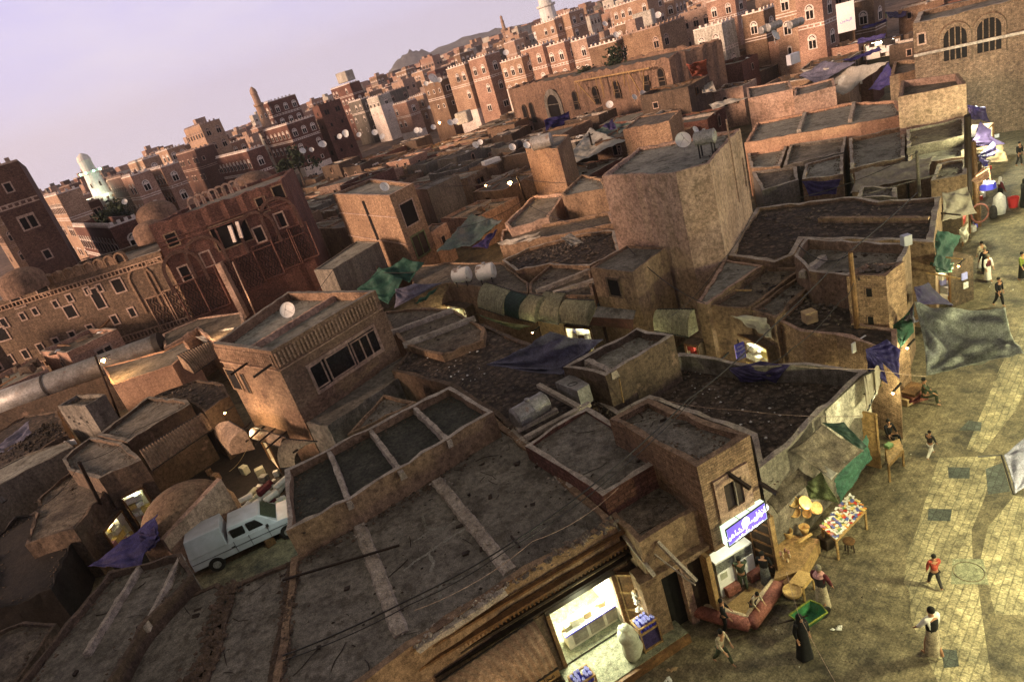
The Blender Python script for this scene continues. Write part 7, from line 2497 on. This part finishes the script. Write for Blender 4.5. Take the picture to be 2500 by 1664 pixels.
# outside the frame: added shading tower, viewpoint house, buildings across the street and their lamps that light the paving
house('added tower house out of view behind left, blocking sun from the foreground', None, -46, -30, 27, 44, 18, 0, 'brick', z0=-1, hut=False)  # unseen house added to keep sun off the yard, near roofs and street
house('tower house under the viewpoint', None, -9, -14, 15.2, 12.5, 17, 0, 'brick', z0=-1, hut=False)
block('y1', FB, 'brown roof in front of the arched building at the top right', SC, [(2172, 188), (2275, 160), (2290, 138), (2182, 150)], 5.6, wall='mud', roof='roof_brown')
block('y2', FB, 'dark brown roof above the blazing shops at the top right', SC, [(2362, 178), (2520, 128), (2530, 100), (2372, 140)], 5.0, wall='mud_dark', roof='roof_brown')
litshop('lit shop of hanging bags halfway up the right street', [(2395, 415), (2425, 380)], .3, 2.6, col=(1., .95, .6), e=120, stuff=24, goods=('pack0', 'pack4', 'pack3', 'blue_pale'))
litshop('lit stall of bright cloths above the bamboo poles', [(2350, 600), (2368, 570)], .3, 2.4, col=(.9, 1., .7), e=70, stuff=20, goods=('pack0', 'pack4', 'pack1', 'pack6'))
for l, p, m in (('brown canvas awning over the stalls beside the plank pillar', [(2300, 470, 4.0), (2362, 455, 4.0), (2385, 520, 3.0), (2300, 540, 3.3)], 'beige_tarp'), ('white cloth bundle hanging beside the dark pylon', [(2340, 560, 3.6), (2362, 545, 3.8), (2366, 590, 2.4), (2345, 592, 2.4)], 'white_tarp'),
                ('blue awning over the lit shop of hanging bags', [(2385, 380, 3.8), (2425, 345, 3.8), (2448, 372, 3.), (2400, 408, 3.)], 'blue_tarp'), ('faded orange sheet above the roadside stall', [(2372, 440, 3.6), (2400, 405, 3.8), (2420, 425, 3.2), (2385, 460, 3.)], 'orange_wall')):
    cloth('tarpaulin', l, p, m, sag=.15, wr=.05)
for k in range(46):
    f = R.random()
    u, v = 2415 + 40 * f + R.uniform(-14, 14), 560 - 230 * f + R.uniform(-8, 8)
    s_ = R.uniform(.12, .3)
    m_ = R.choice(['pack0', 'pack4', 'pack1', 'pack3', 'straw', 'card', 'blue_plastic', 'red_plastic', 'pack6'])
    boxthing('stall_goods', 'small bright goods set out along the kerb of the right street', 'goods', at(u, v, 0) + V((-.8, .4, 0)), V((1, R.uniform(-1, 1), 0)), s_, s_ * .8, s_ * R.uniform(.6, 1.8), m_, group='goods set out along the right street')
block('x1', FB, 'shop row on the far side of the right street', SC, [(19.5, 8), (27, 17), (33, 12), (25, 4)], 5, world=True, wall='mud', roof='roof')
block('x2', FB, 'second shop row on the far side of the right street', SC, [(12.8, 0), (19, 7.6), (25, 3), (18, -6)], 5, world=True, wall='brick', roof='roof')
for p, e in (((12.4, 11.6, 4.2), 1000), ((17.8, 17.8, 4.4), 750), ((24.8, 26.4, 4.4), 850), ((31, 38, 4.6), 1000), ((10.6, 7.4, 3.6), 500)):
    l = lamp(p, (1., .95, .50), e * 1.8, .25)
lamp((36, 46, 4.2), (.95, 1., .8), 1700, .3)
# green wheelbarrow, buckets, tyre, sacks
c = at(1978, 1534, .0)
t = thing('wheelbarrow', 'green wheelbarrow beside the woman in black', 'wheelbarrow', c, rad(20))
o = MB()
ou = [(-.42, -.28, .62), (.42, -.3, .58), (.5, 0, .58), (.42, .3, .58), (-.42, .28, .62)]
inn_ = [(-.28, -.17, .36), (.26, -.18, .34), (.32, 0, .34), (.26, .18, .34), (-.28, .17, .36)]
o.add([V(p) for p in ou] + [V(p) for p in inn_], [(i, (i + 1) % 5, 5 + (i + 1) % 5, 5 + i) for i in range(5)] + [(5, 6, 7, 8, 9)])
o.build('tray', 'green_paint', t, world=False).modifiers.new('s', 'SOLIDIFY').thickness = .02
o = MB()
for i in range(5):
    o.bar(ou[i], ou[(i + 1) % 5], .035)
o.build('rim', 'lime_cloth', t, world=False)
for s in (-1, 1):
    MB().bar((.55, s * .05, .2), (-.85, s * .3, .6), .04).build('handle', 'wood_dark', t, world=False)
    MB().bar((-.3, s * .2, .4), (-.4, s * .25, 0), .035).build('leg', 'metal_dark', t, world=False)
MB().lathe([(0, -.04), (.19, -.04), (.2, 0), (.19, .04), (0, .04)], 16, (.62, 0, .2), Matrix.Rotation(math.pi / 2, 3, 'X')).build('wheel', 'metal_dark', t, world=False)
for k, (u, v, r, l) in enumerate(((2474, 505, .3, 'red bucket beside the woman in black at the right edge'), (2441, 312, .22, 'small red bucket in front of the blazing shops'))):
    c = at(u, v, 0)
    t = thing('bucket', l, 'bucket', c)
    MB().lathe([(0, 0), (r * .75, 0), (r, r * 2), (r * .95, r * 2), (r * .7, .04), (0, .04)], 16, c).build('bucket_body', 'red_plastic', t)
    MB().tube([c + V((r * math.cos(a * .314), 0, r * 2 + r * .5 * math.sin(a * .314))) for a in range(11)], .012, 5).build('handle', 'metal_grey', t)
for l, u, v, s, m in (('upright white sack lying at the roadside by the red hoop', 2440, 525, 1.0, 'white_cloth'), ('dark bundle under the white sack at the roadside', 2425, 535, .6, 'dark_cloth')):
    c = at(u, v, 0)
    o = MB()
    o.lathe([(0, 0), (.3 * s, .1), (.36 * s, .5 * s), (.3 * s, 1.1 * s), (.1, 1.35 * s), (0, 1.4 * s)], 14, c)
    tag(o.build('sack', m, smooth=True), l, 'sack')
c = at(2392, 520, 1.4)
Mx = Matrix.Rotation(rad(80), 3, 'X')
o = MB()
o.tube([c + Mx @ V((.5 * math.cos(k * .314), .5 * math.sin(k * .314), 0)) for k in range(21)], .05, 6)
tag(o.build('hoop', 'plush_red'), 'red hoop leaning on the plank pillar', 'hoop')
c = at(2410, 460, 2.2)
tag(MB().lathe([(0, 0), (.45, .0), (.4, .35), (0, .4)], 8, c).build('blue_basin', 'blue_plastic'), 'bright blue basin hanging under the fairy lights', 'basin')
for l, u, v, m, s in (('stack of red and brown cushions beside the seated vendor', 2230, 975, 'plush_red', .5),):
    for k in range(4):
        boxthing('cushion', ['bottom', 'second', 'third', 'top'][k] + ' cushion of the stack beside the seated vendor', 'cushion', at(u, v, 0) + V((0, 0, k * .14)), V((1, .2 * k, 0)), .9, .55, .13, ['plush_red', 'maroon_cloth', 'plush_red', 'wood'][k])
boxthing('cardboard_box', 'pale cardboard box at the foot of the cushions', 'box', at(2215, 985, 0), V((1, .3, 0)), .4, .35, .3, 'card')
t = thing('tyre', 'worn tyre lying on the third roof strip', 'tyre', at(1895, 705, 3.78))
o = MB()
c = at(1895, 705, 3.8)
o.tube([c + V((.3 * math.cos(k * .314), .3 * math.sin(k * .314), 0)) for k in range(21)], .07, 6)
o.build('rubber', 'metal_dark', t)
boxthing('wooden_box', 'pale open box lying in the rubble court below the turret', 'box', at(1978, 785, 3.65), V((1, 0, 0)), .5, .45, .5, 'card')
boxthing('water_can', 'small cream can on the parapet corner of the walled roof', 'can', at(2213, 598, 5.1), V((1, 0, 0)), .35, .3, .45, 'white_paint')
boxthing('white_box', 'white box lying on the litter roof in the middle distance', 'box', at(1200, 398, 4.6), V((1, .3, 0)), 2.2, 1.2, .5, 'white_cloth')
boxthing('white_room', 'whitewashed roof room with a dark door above the stepped roofs', 'rooftop room', at(1137, 300, 6.), V((.8, -.4, 0)), 2.6, 2.4, 2.2, 'plaster_white')
boxthing('white_room', 'whitewashed box room on a brown roof near the top edge', 'rooftop room', atd(1577, 66, 158) , V((.8, -.5, 0)), 4., 3., 3., 'plaster_white')
boxthing('white_room', 'white cube room on the skyline roof with two small windows', 'rooftop room', atd(848, 200, 256), V((.75, -.6, 0)), 5., 4., 3.4, 'plaster_white')
boxthing('air_conditioner', 'white air-conditioning unit on a low wall left of the pink tent', 'air conditioner', atd(1938, 156, 70), V((.8, .3, 0)), 1.2, .5, .9, 'white_paint')
# trees among the houses
def tree(label, p, h, r, group=None):
    t = thing('tree', label, 'tree', p, 0, group)
    MB().tube([p, p + V((.1, .05, h * .4)), p + V((.15, 0, h * .7))], [.22, .15, .06], 7).build('trunk', 'bark', t)
    c = MB()
    cl = [V((R.gauss(0, r * .45), R.gauss(0, r * .45), h * .65 + R.gauss(0, r * .35))) for _ in range(9)]
    big = max(1., r / 2.4)
    for _ in range(620):
        q = p + R.choice(cl) + V((R.gauss(0, r * .26), R.gauss(0, r * .26), R.gauss(0, r * .22)))
        a, b = V((R.uniform(-1, 1), R.uniform(-1, 1), R.uniform(-1, 1))) * .28 * big, V((R.uniform(-1, 1), R.uniform(-1, 1), R.uniform(-1, 1))) * .28 * big
        c.add([q - a, q + b, q + a, q - b], [(0, 1, 2, 3)])
    c.build('crown', 'tree_leaf', t)


for k, (u, v, d, h, r) in enumerate(((1500, 145, 118, 8, 2.6), (1430, 172, 122, 6, 2.), (715, 380, 130, 7, 2.4), (280, 515, 122, 7, 2.2), (262, 525, 110, 5, 1.6))):
    p = atd(u, v, d)
    tree(['leafy green tree above the scaffolded facade', 'small green shrub tree left of the leafy one above the facade', 'dark tree below the terrace house', 'tree right of the minaret base', 'smaller tree in front of the minaret base', 'far tree at the left of the skyline hill', 'far tree on the hill under the tiny minaret', 'far tree nearest the pale water tower', 'far tree between hill and town'][k], V((p.x, p.y, p.z - h * .75)), h, r)

# ------------------------------------------------ clutter on the low roofs
cb = [MB() for _ in range(4)]
for (x, y, wx_, wy_, z, d, pj) in LOTS:
    for _ in range(R.randrange(2, 9)):
        px_, py_ = x + R.uniform(-.38, .38) * wx_, y + R.uniform(-.38, .38) * wy_
        k = R.random()
        zz = z - .15
        if k < .5:
            a = R.uniform(0, 3.14)
            L = R.uniform(.4, 1.8)
            cb[0].bar((px_, py_, zz + .1), (px_ + L * math.cos(a), py_ + L * math.sin(a), zz + R.uniform(.05, .5)), R.uniform(.05, .16))
        elif k < .72:
            cb[1].box((px_, py_, zz), (px_ + R.uniform(.3, 1.1), py_ + R.uniform(.3, .9), zz + R.uniform(.1, .7)), .12)
        elif k < .86:
            s_ = R.uniform(.25, .8)
            cb[2].blob((px_, py_, zz + .15), s_ * .6, .5, .3)
        else:
            cb[3].blob((px_, py_, zz + .1), R.uniform(.3, .9), .5, .35)
for b_, m_, l_ in zip(cb, ('wood', 'mud_dark', 'white_cloth', 'rubble'), ('boards and sticks strewn over the low market roofs', 'boxes and scrap left on the low market roofs', 'pale rags and bags strewn over the low market roofs', 'heaps of rubble on the low market roofs')):
    tag(b_.build('roof_clutter', m_), l_, 'roof clutter', kind='stuff')
cr = MB()
for key, (p, z, t_) in BL.items():
    if key[0] == 'i' or key in ('pal', 'pal2', 'scaf', 'pub', 'x1', 'x2', 'n5'):
        continue
    rz_ = None
    for i in range(len(p)):
        a, b_ = p[i], p[(i + 1) % len(p)]
        L = (b_ - a).length
        inn2 = V((-(b_ - a).y, (b_ - a).x)).normalized()
        zr = z - {'g5': .7, 'm1': .5, 'r2': .45, 'r6': .5, 'four': .32, 'g3': .22}.get(key, .14)
        for _ in range(int(L * 9)):
            q = a.lerp(b_, R.random()) + inn2 * (.3 + abs(R.gauss(0, .18)))
            cr.blob((q.x, q.y, zr + .01), R.uniform(.015, .07), .35, .5)
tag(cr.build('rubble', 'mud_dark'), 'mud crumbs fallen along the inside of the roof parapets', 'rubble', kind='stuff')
# white lime stains trodden into the wide foreground roof
for P_ in (((1031, 1258), (1038, 1285), (1052, 1292)), ((1052, 1292), (1085, 1288), (1112, 1270)), ((1052, 1292), (1030, 1310), (1008, 1322)), ((1138, 1288), (1110, 1305), (1082, 1322)),
           ((1070, 1330), (1045, 1350), (1010, 1372), (985, 1392)), ((1045, 1350), (1060, 1372), (1050, 1395)), ((1085, 1410), (1070, 1440), (1078, 1470)), ((1070, 1425), (1110, 1418), (1130, 1408)), ((1000, 1460), (1030, 1448), (1040, 1465))):
    pp = [at(u, v, 4.006) for u, v in P_]
    o = MB()
    for i in range(len(pp) - 1):
        n_ = 7
        d_ = (pp[i + 1] - pp[i]).normalized()
        q_ = V((-d_.y, d_.x, 0))
        vs = []
        for k in range(n_ + 1):
            c = pp[i].lerp(pp[i + 1], k / n_)
            w_ = R.uniform(.02, .07)
            vs += [c + q_ * w_ + V((0, 0, i * .001)), c - q_ * R.uniform(.02, .07) + V((0, 0, i * .001))]
        o.add(vs, [(2 * k, 2 * k + 1, 2 * k + 3, 2 * k + 2) for k in range(n_)])
    o.build('lime_stain', 'roof_light', BL['front'][2])

if HAZE:
    hb = MB()
    hb.box((-3000, -80, -1.2), (2400, 3800, 260))
    m = bpy.data.materials.new('haze_air')
    m.use_nodes = True
    nt = m.node_tree
    for n in list(nt.nodes):
        if n.type != 'OUTPUT_MATERIAL':
            nt.nodes.remove(n)
    pv = nt.nodes.new('ShaderNodeVolumePrincipled')
    pv.inputs['Color'].default_value = (.92, .86, .88, 1)
    pv.inputs['Density'].default_value = 0.00018
    pv.inputs['Anisotropy'].default_value = .3
    nt.links.new(pv.outputs[0], nt.nodes['Material Output'].inputs['Volume'])
    MATS['haze_air'] = m
    tag(hb.build('haze', 'haze_air'), 'faint dusk haze over the town', 'haze', kind='stuff')

# dark twigs, wire ends and scraps on the near roofs
tw = MB()
for key, n_ in (('front', 90), ('left2', 40), ('left3', 26), ('left5', 30), ('g2', 26), ('g3', 18), ('g4', 14), ('g5', 90), ('n1', 26), ('n2', 80), ('ra', 14), ('rb', 30), ('rc', 26), ('r1', 60), ('r2', 24), ('g6', 12), ('n3a', 40), ('n3b', 24), ('n3c', 60), ('m1', 10), ('big', 6), ('l1', 14), ('l3', 16), ('l4', 24), ('l7', 30)):
    p, z, t_ = BL[key]
    zr = z - {'g5': .7, 'm1': .5, 'r2': .45, 'g3': .22, 'left5': .25}.get(key, .12)
    xs, ys = [q[0] for q in p], [q[1] for q in p]
    k = 0
    while k < n_:
        x, y = R.uniform(min(xs), max(xs)), R.uniform(min(ys), max(ys))
        k += 1
        if not inpoly(x, y, p):
            continue
        a = R.uniform(0, 3.14)
        L = R.choice([.12, .2, .3, .5, .9])
        pts_ = [V((x, y, zr + .015))]
        for q in range(3):
            a += R.uniform(-.5, .5)
            pts_.append(pts_[-1] + V((math.cos(a), math.sin(a), 0)) * L / 3 + V((0, 0, R.uniform(-.01, .03))))
        if R.random() < .7:
            tw.tube(pts_, R.uniform(.006, .018), 4)
        else:
            tw.box((x, y, zr), (x + R.uniform(.05, .25), y + R.uniform(.05, .2), zr + R.uniform(.02, .08)), .03)
tag(tw.build('twigs', 'wood_dark'), 'dark twigs, wire ends and scraps scattered on the near roofs', 'litter', kind='stuff')

for k, (a_, b_, z_) in enumerate((((560, 905), (812, 660), 5.8), ((1009, 450), (1262, 432), 7.5), ((1262, 432), (1470, 430), 7.8), ((1530, 600), (1720, 740), 5.6), ((900, 660), (1100, 640), 5.4), ((1290, 500), (1500, 560), 5.6), ((1850, 500), (2240, 372), 6.), ((1100, 560), (1290, 480), 5.6), ((232, 870), (432, 850), 6.2), ((1950, 600), (2076, 620), 6.8))):
    cable('thin dark cable number %s strung between roofs' % k if False else 'thin dark cable strung ' + ['from the windowed house to the grey-sided block', 'from the ochre tower to the centre lamp post', 'from the centre lamp post to the tall plastered block', 'from the stair hut down to the lane', 'above the green nets', 'over the walled roof at centre', 'over the broad dirt roof to the grey post', 'over the grey-teal sheet', 'from the palace lamp pole to the striped awning', 'to the timber post of the turret'][k], [(*a_, z_), (*b_, z_)], .45, .02)
for k, (u, v, z_, e_) in enumerate(((1085, 762, 2.2, 30), (1300, 812, 2.6, 40), (1560, 840, 2.6, 40), (1760, 880, 2.4, 50), (2215, 850, 2.6, 60), (2180, 960, 2.4, 60), (2340, 650, 2.6, 60))):
    streetlamp(['bare bulb at the left end of the awning lane', 'bare bulb under the wide khaki awning', 'bare bulb under the single curved awning', 'bare bulb by the wide brown shutter', 'bare bulb in the passage behind the violet cloth', 'bare bulb over the cushion stack', 'bare bulb over the garment stall'][k], u, v, z_, e_, col=(1., .93, .5), r=.05)

sheet('yard', [(300, 1420), (720, 1290), (740, 1130), (560, 1020), (330, 1170), (240, 1330)], .005, 'mud_black')  # near-black sheet puts the yard's shade into the ground colour
for k in range(64):
    u, v = R.choice([(R.uniform(500, 700), R.uniform(1150, 1215)), (R.uniform(395, 480), R.uniform(1300, 1350)), (R.uniform(560, 690), R.uniform(1270, 1340)), (R.uniform(230, 330), R.uniform(1230, 1330))])
    s_ = R.uniform(.2, .5)
    m_ = R.choice(['card', 'wood', 'wood_dark', 'white_cloth', 'mud', 'tin_grey', 'sack', 'wood_dark', 'metal_dark'])
    q = {'card': 'cardboard box', 'wood': 'brown wooden crate', 'wood_dark': 'dark wooden crate', 'white_cloth': 'white carton', 'mud': 'clay block', 'tin_grey': 'grey tin box', 'sack': 'pale green bale', 'metal_dark': 'black plastic crate'}[m_]
    boxthing('yard_box', '%s in the clutter around the white pickup in the dark yard' % q, 'box', at(u, v, 0), V((1, R.uniform(-1, 1), 0)), s_, s_ * .8, s_ * R.uniform(.5, 1.3), m_, group=q + 's around the white pickup')
streetlamp('warm lamp on the wall just below the bottom edge of the view', 1235, 1790, 3.4, 95, col=(1., .68, .36), r=.06)
# ================================================================ people
def skin(name, verts, edges, rads, m, parent, sub=1):
    me = bpy.data.meshes.new(name)
    me.from_pydata([tuple(v) for v in verts], edges, [])
    me.materials.append(MATS[m])
    o = bpy.data.objects.new(name, me)
    COL.objects.link(o)
    o.parent = parent
    md = o.modifiers.new('skin', 'SKIN')
    md.use_smooth_shade = True
    if not me.skin_vertices:
        with bpy.context.temp_override(object=o, active_object=o, selected_objects=[o]):
            bpy.ops.mesh.customdata_skin_add()
    for i, r in enumerate(rads):
        r = r if isinstance(r, tuple) else (r, r)
        me.skin_vertices[0].data[i].radius = r
        me.skin_vertices[0].data[i].use_root = (i == 0)
    s = o.modifiers.new('sub', 'SUBSURF')
    s.levels = s.render_levels = sub
    return o


def person(label, feet, head, yaw, top='dark_cloth', bottom='tan_cloth', hair='hair', kind='trousers', stride=.12, lean=0., arms=(0, 0), vest=None, scarf=None, z0=0., h=None, sit=False, sleeves=True, hmin=1.5):
    g = at(feet[0], feet[1], z0)
    hh = h or min(1.78, max(hmin, top_z(g, *head) - z0))
    t = thing('person', label, 'person', g, yaw)
    k = hh
    L = lambda x, y, z: V((x * k, (y - lean * max(0, z - .5)) * k, z * k))
    if sit:
        pz = .28
        dz = lambda z: z - .52 + pz
    else:
        pz = .52
        dz = lambda z: z
    hips = L(0, 0, pz)
    sh = .105
    V_, E_, R_ = [], [], []

    def add(p, r, par=None):
        V_.append(p)
        R_.append(r if isinstance(r, tuple) else (r * k, r * k))
        if par is not None:
            E_.append((par, len(V_) - 1))
        return len(V_) - 1
    r2 = lambda a, b: (a * k, b * k)
    pel = add(hips, r2(.075, .055))
    wa = add(L(0, 0, dz(.62)), r2(.066, .05), pel)
    ch = add(L(0, 0, dz(.74)), r2(.088, .06), wa)
    nk = add(L(0, -.005, dz(.835)), .028, ch)
    hb = add(L(0, -.012, dz(.885)), r2(.042, .048), nk)
    ht = add(L(0, -.01, dz(.95)), r2(.042, .05), hb)
    add(L(0, -.07, dz(.905)), .008, hb)     # nose
    joints = {}
    for s in (-1, 1):
        a = arms[0 if s < 0 else 1]
        s0 = add(L(s * sh, 0, dz(.80)), .034, ch)
        fw = math.sin(a)
        dn = math.cos(a)
        el = L(s * (sh + .035), -.10 * fw * 1.2 + .01, dz(.80) - .165 * max(.45, dn))
        wr = el + V((s * -.01 * k, (-.11 * max(.15, fw) - .02) * k, -.13 * k * dn))
        e1 = add(el, .024, s0)
        w1 = add(wr, .016, e1)
        dr = (wr - el).normalized()
        pm = add(wr + dr * .045 * k, r2(.022, .012), w1)
        for f in range(4):
            b = wr + dr * .05 * k + V(((f - 1.5) * .010 * k, 0, 0))
            q = add(b + dr * .025 * k, .0065, pm)
            add(b + dr * (.045 + .006 * (f in (1, 2))) * k + V((0, -.008 * k, 0)), .0055, q)
        q = add(wr + dr * .03 * k + V((-s * .022 * k, -.006 * k, 0)), .007, w1)
        add(wr + dr * .05 * k + V((-s * .03 * k, -.012 * k, 0)), .006, q)
        joints[s] = (L(s * sh, 0, dz(.80)), el, wr)
    for s in (-1, 1):
        st = stride * s
        if sit:
            kn = L(s * .09, -.24, pz + .03)
            an = L(s * .09, -.26, .04)
        else:
            kn = L(s * .055, -.5 * st - .02, .28)
            an = L(s * .06, -st + (.03 if st < 0 else 0), .045 + (.03 if st < -.05 else 0))
        h0 = add(L(s * .05, 0, pz - .03), .045, pel)
        k0 = add(kn, .034, h0)
        a0 = add(an, .022, k0)
        add(an + V((0, -.075 * k, -.025 * k)), r2(.022, .012), a0)
        joints['l%d' % s] = (kn, an)
    skin('body', V_, E_, R_, 'skin', t)
    for s in (-1, 1):
        MB().lathe([(0, -.006 * k), (.006 * k, 0), (0, .006 * k)], 6, L(s * .018, -.058, dz(.918))).build('eye', 'hair', t, world=False)
    # hair cap or covering
    hc = L(0, .004, dz(.938))
    if hair:
        MB().lathe([(.0495 * k * math.cos(a * math.pi / 14) * 1.04, .0495 * k * 1.22 * math.sin(a * math.pi / 14)) for a in range(-2, 8)], 14, hc).build('hair', hair, t, world=False, smooth=True)
    # top
    tv, te, tr = [], [], []

    def ta(p, r, par=None):
        tv.append(p)
        tr.append(r)
        if par is not None:
            te.append((par, len(tv) - 1))
        return len(tv) - 1
    a = ta(L(0, 0, dz(.50)), r2(.088, .068))
    b = ta(L(0, 0, dz(.62)), r2(.08, .062), a)
    c = ta(L(0, 0, dz(.745)), r2(.102, .072), b)
    ta(L(0, 0, dz(.815)), r2(.045, .04), c)
    for s in (-1, 1):
        s0, el, wr = joints[s]
        q = ta(s0, .043 * k if not isinstance(.0, tuple) else 0, c)
        tr[-1] = r2(.043, .043)
        if sleeves:
            q = ta(el, r2(.034, .034), q)
            ta(el.lerp(wr, .85), r2(.024, .024), q)
    skin('shirt', tv, te, tr, top, t)
    if vest:
        skin('vest', [L(0, 0, dz(.49)), L(0, 0, dz(.62)), L(0, 0, dz(.755)), L(0, 0, dz(.80))], [(0, 1), (1, 2), (2, 3)], [r2(.098, .078), r2(.092, .074), r2(.116, .084), r2(.08, .06)], vest, t)
    if kind == 'trousers':
        tv, te, tr = [L(0, 0, pz + .01)], [], [r2(.085, .066)]
        for s in (-1, 1):
            kn, an = joints['l%d' % s]
            tv.append(L(s * .05, 0, pz - .05))
            tr.append(r2(.054, .054))
            te.append((0, len(tv) - 1))
            tv.append(kn)
            tr.append(r2(.045, .045))
            te.append((len(tv) - 2, len(tv) - 1))
            tv.append(an + V((0, 0, .02 * k)))
            tr.append(r2(.032, .032))
            te.append((len(tv) - 2, len(tv) - 1))
        skin('trousers', tv, te, tr, bottom, t)
    else:
        z1, z0_, w0, w1 = (.58, .10, .085, .115) if kind == 'skirt' else (.84, .015, .06, .155) if kind == 'abaya' else (.62, .06, .085, .12)
        mb = MB()
        n, m_ = 20, 9
        for j in range(m_ + 1):
            f = j / m_
            z = z1 + (z0_ - z1) * f
            rr = w0 + (w1 - w0) * f
            if kind == 'abaya':
                rr = [.045, .12, .115, .105, .11, .12, .128, .135, .145, .155][j]
            for i in range(n):
                an = 2 * math.pi * i / n
                fo = 1 + .07 * f * math.sin(5 * an + 1) + .04 * f * math.sin(9 * an)
                mb.v.append(tuple(L(rr * fo * math.cos(an), rr * .78 * fo * math.sin(an) * (1 + stride * 1.5 * f), dz(z) if not sit else z * .5 + .1)))
        for j in range(m_):
            for i in range(n):
                i2 = (i + 1) % n
                mb.f.append((j * n + i, (j + 1) * n + i, (j + 1) * n + i2, j * n + i2))
                mb.m.append(0)
        mb.build({'skirt': 'wrap_skirt', 'abaya': 'black_robe', 'robe': 'long_robe'}[kind], bottom, t, world=False, smooth=True)
    if kind == 'abaya' or scarf:
        m_ = scarf or 'black_cloth'
        pr = [(0, 1.0), (.035, .992), (.055, .96), (.058, .92), (.052, .88), (.055, .84), (.095, .80), (.10, .76)] if kind == 'abaya' or scarf == 'white_cloth' else [(.034, .86), (.05, .85), (.085, .81), (.095, .78)]
        MB().lathe([(r * k, dz(z) * k) for r, z in pr], 16, (0, (.006 - lean * .4) * k, 0)).build('headscarf' if len(pr) > 4 else 'neck_scarf', m_, t, world=False, smooth=True)
    return t


# yaw 0 looks towards -Y (the camera); pi looks away
person('man walking away in a black vest, white sleeves and a pale wrap skirt', (2279, 1602), (2263, 1475), math.pi + .2, 'white_cloth', 'tan_cloth', kind='skirt', vest='black_cloth', stride=.08, arms=(.6, .6))
person('child in a red shirt and dark trousers running up the pale paving', (2283, 1433), (2276, 1351), math.pi - .1, 'red_cloth', 'dark_cloth', stride=.14, arms=(.5, .2), hmin=1.05)
person('grey-haired man with a pink scarf, dark jacket and pale skirt', (2012, 1490), (1997, 1372), 2.2, 'maroon_cloth', 'tan_cloth', hair='grey_hair', kind='skirt', vest='dark_cloth', scarf='pink_cloth', stride=.1, arms=(.4, .4))
person('woman in a long black robe beside the green wheelbarrow', (1966, 1601), (1960, 1499), .3, 'black_cloth', 'black_cloth', hair=None, kind='abaya', stride=.02, sleeves=True)
person('man in a light shirt and patterned trousers crouching near the bottom edge', (1768, 1620), (1746, 1558), .6, 'tan_cloth', 'green_cloth', stride=.16, arms=(.7, .5), lean=.2, h=1.45, vest=None)
person('man in dark clothes standing at the left of the eating corner', (1775, 1540), (1775, 1458), 1.2, 'black_cloth', 'black_cloth', stride=.03, arms=(.5, .6), hmin=1.3)
person('boy in a striped dark vest bending over the straw mat', (1843, 1506), (1837, 1433), .5, 'tan_cloth', 'dark_cloth', stride=.08, lean=.5, arms=(.7, .7), vest='dark_cloth', hmin=1.2)
person('woman in black with a grey striped skirt facing the food counter', (1874, 1431), (1847, 1345), 2.6, 'black_cloth', 'shade_cloth', hair='hair', kind='skirt', vest='black_cloth', stride=.02, arms=(.3, .3), hmin=1.45)
person('man in a grey-green shirt reaching over the food counter', (1818, 1440), (1806, 1362), 2.9, 'green_cloth', 'green_cloth', stride=.03, arms=(1.2, .9), hmin=1.4)
person('worker in a maroon top behind the white food counter', (1768, 1385), (1745, 1322), .4, 'maroon_cloth', 'dark_cloth', hair='hair', stride=.02, arms=(.9, .9), hmin=1.5)
person('boy running in white trousers and a grey shirt across the paving', (2272, 1115), (2256, 1052), 1.9, 'dark_cloth', 'white_cloth', stride=.2, arms=(.4, .4), hmin=1.15)
person('vendor in olive clothes sitting beside the cushion stack', (2258, 985), (2238, 927), 1.0, 'green_cloth', 'green_cloth', sit=True, arms=(.9, .6), h=1.6)
person('person crouching half hidden behind the slanted market tray', (2172, 1080), (2170, 1055), .2, 'black_cloth', 'black_cloth', sit=True, arms=(.6, .6), h=1.4)
person('man in a long white robe walking up the right street', (2397, 655), (2391, 588), math.pi + .1, 'tan_cloth', 'white_cloth', kind='robe', stride=.06, arms=(.2, .2))
person('man in a black jacket with a pale cap next to the man in white', (2405, 668), (2416, 610), math.pi, 'black_cloth', 'black_cloth', hair='grey_hair', kind='skirt', stride=.05, arms=(.3, .3))
person('man in a dark red vest and white sleeves coming down the right street', (2412, 688), (2420, 633), .1, 'white_cloth', 'white_cloth', hair='grey_hair', kind='skirt', vest='maroon_cloth', stride=.06, arms=(.2, .3))
person('man in a dark tracksuit walking down the middle of the right street', (2438, 748), (2430, 677), .25, 'black_cloth', 'black_cloth', stride=.1, arms=(.35, .15))
person('woman in a yellow-green top at the right edge of the street', (2494, 684), (2490, 634), .4, 'lime_cloth', 'black_cloth', kind='skirt', stride=.04, arms=(.3, .3))
person('man in black standing in the pale light at the top of the right street', (2488, 405), (2490, 345), .2, 'black_cloth', 'dark_cloth', stride=.05, arms=(.2, .2))
person('woman with a white headscarf and a red bag among the roadside stalls', (2442, 500), (2450, 425), 1.2, 'maroon_cloth', 'black_cloth', kind='robe', scarf='white_cloth', hair=None, stride=.05, arms=(.4, .3))
person('woman in a full black robe beside the red bucket', (2500, 505), (2494, 436), .8, 'black_cloth', 'black_cloth', hair=None, kind='abaya', stride=.03)
person('child in pale clothes sitting in front of the blazing shops', (2472, 312), (2470, 285), .3, 'tan_cloth', 'pink_cloth', sit=True, arms=(.6, .6), h=1.4)
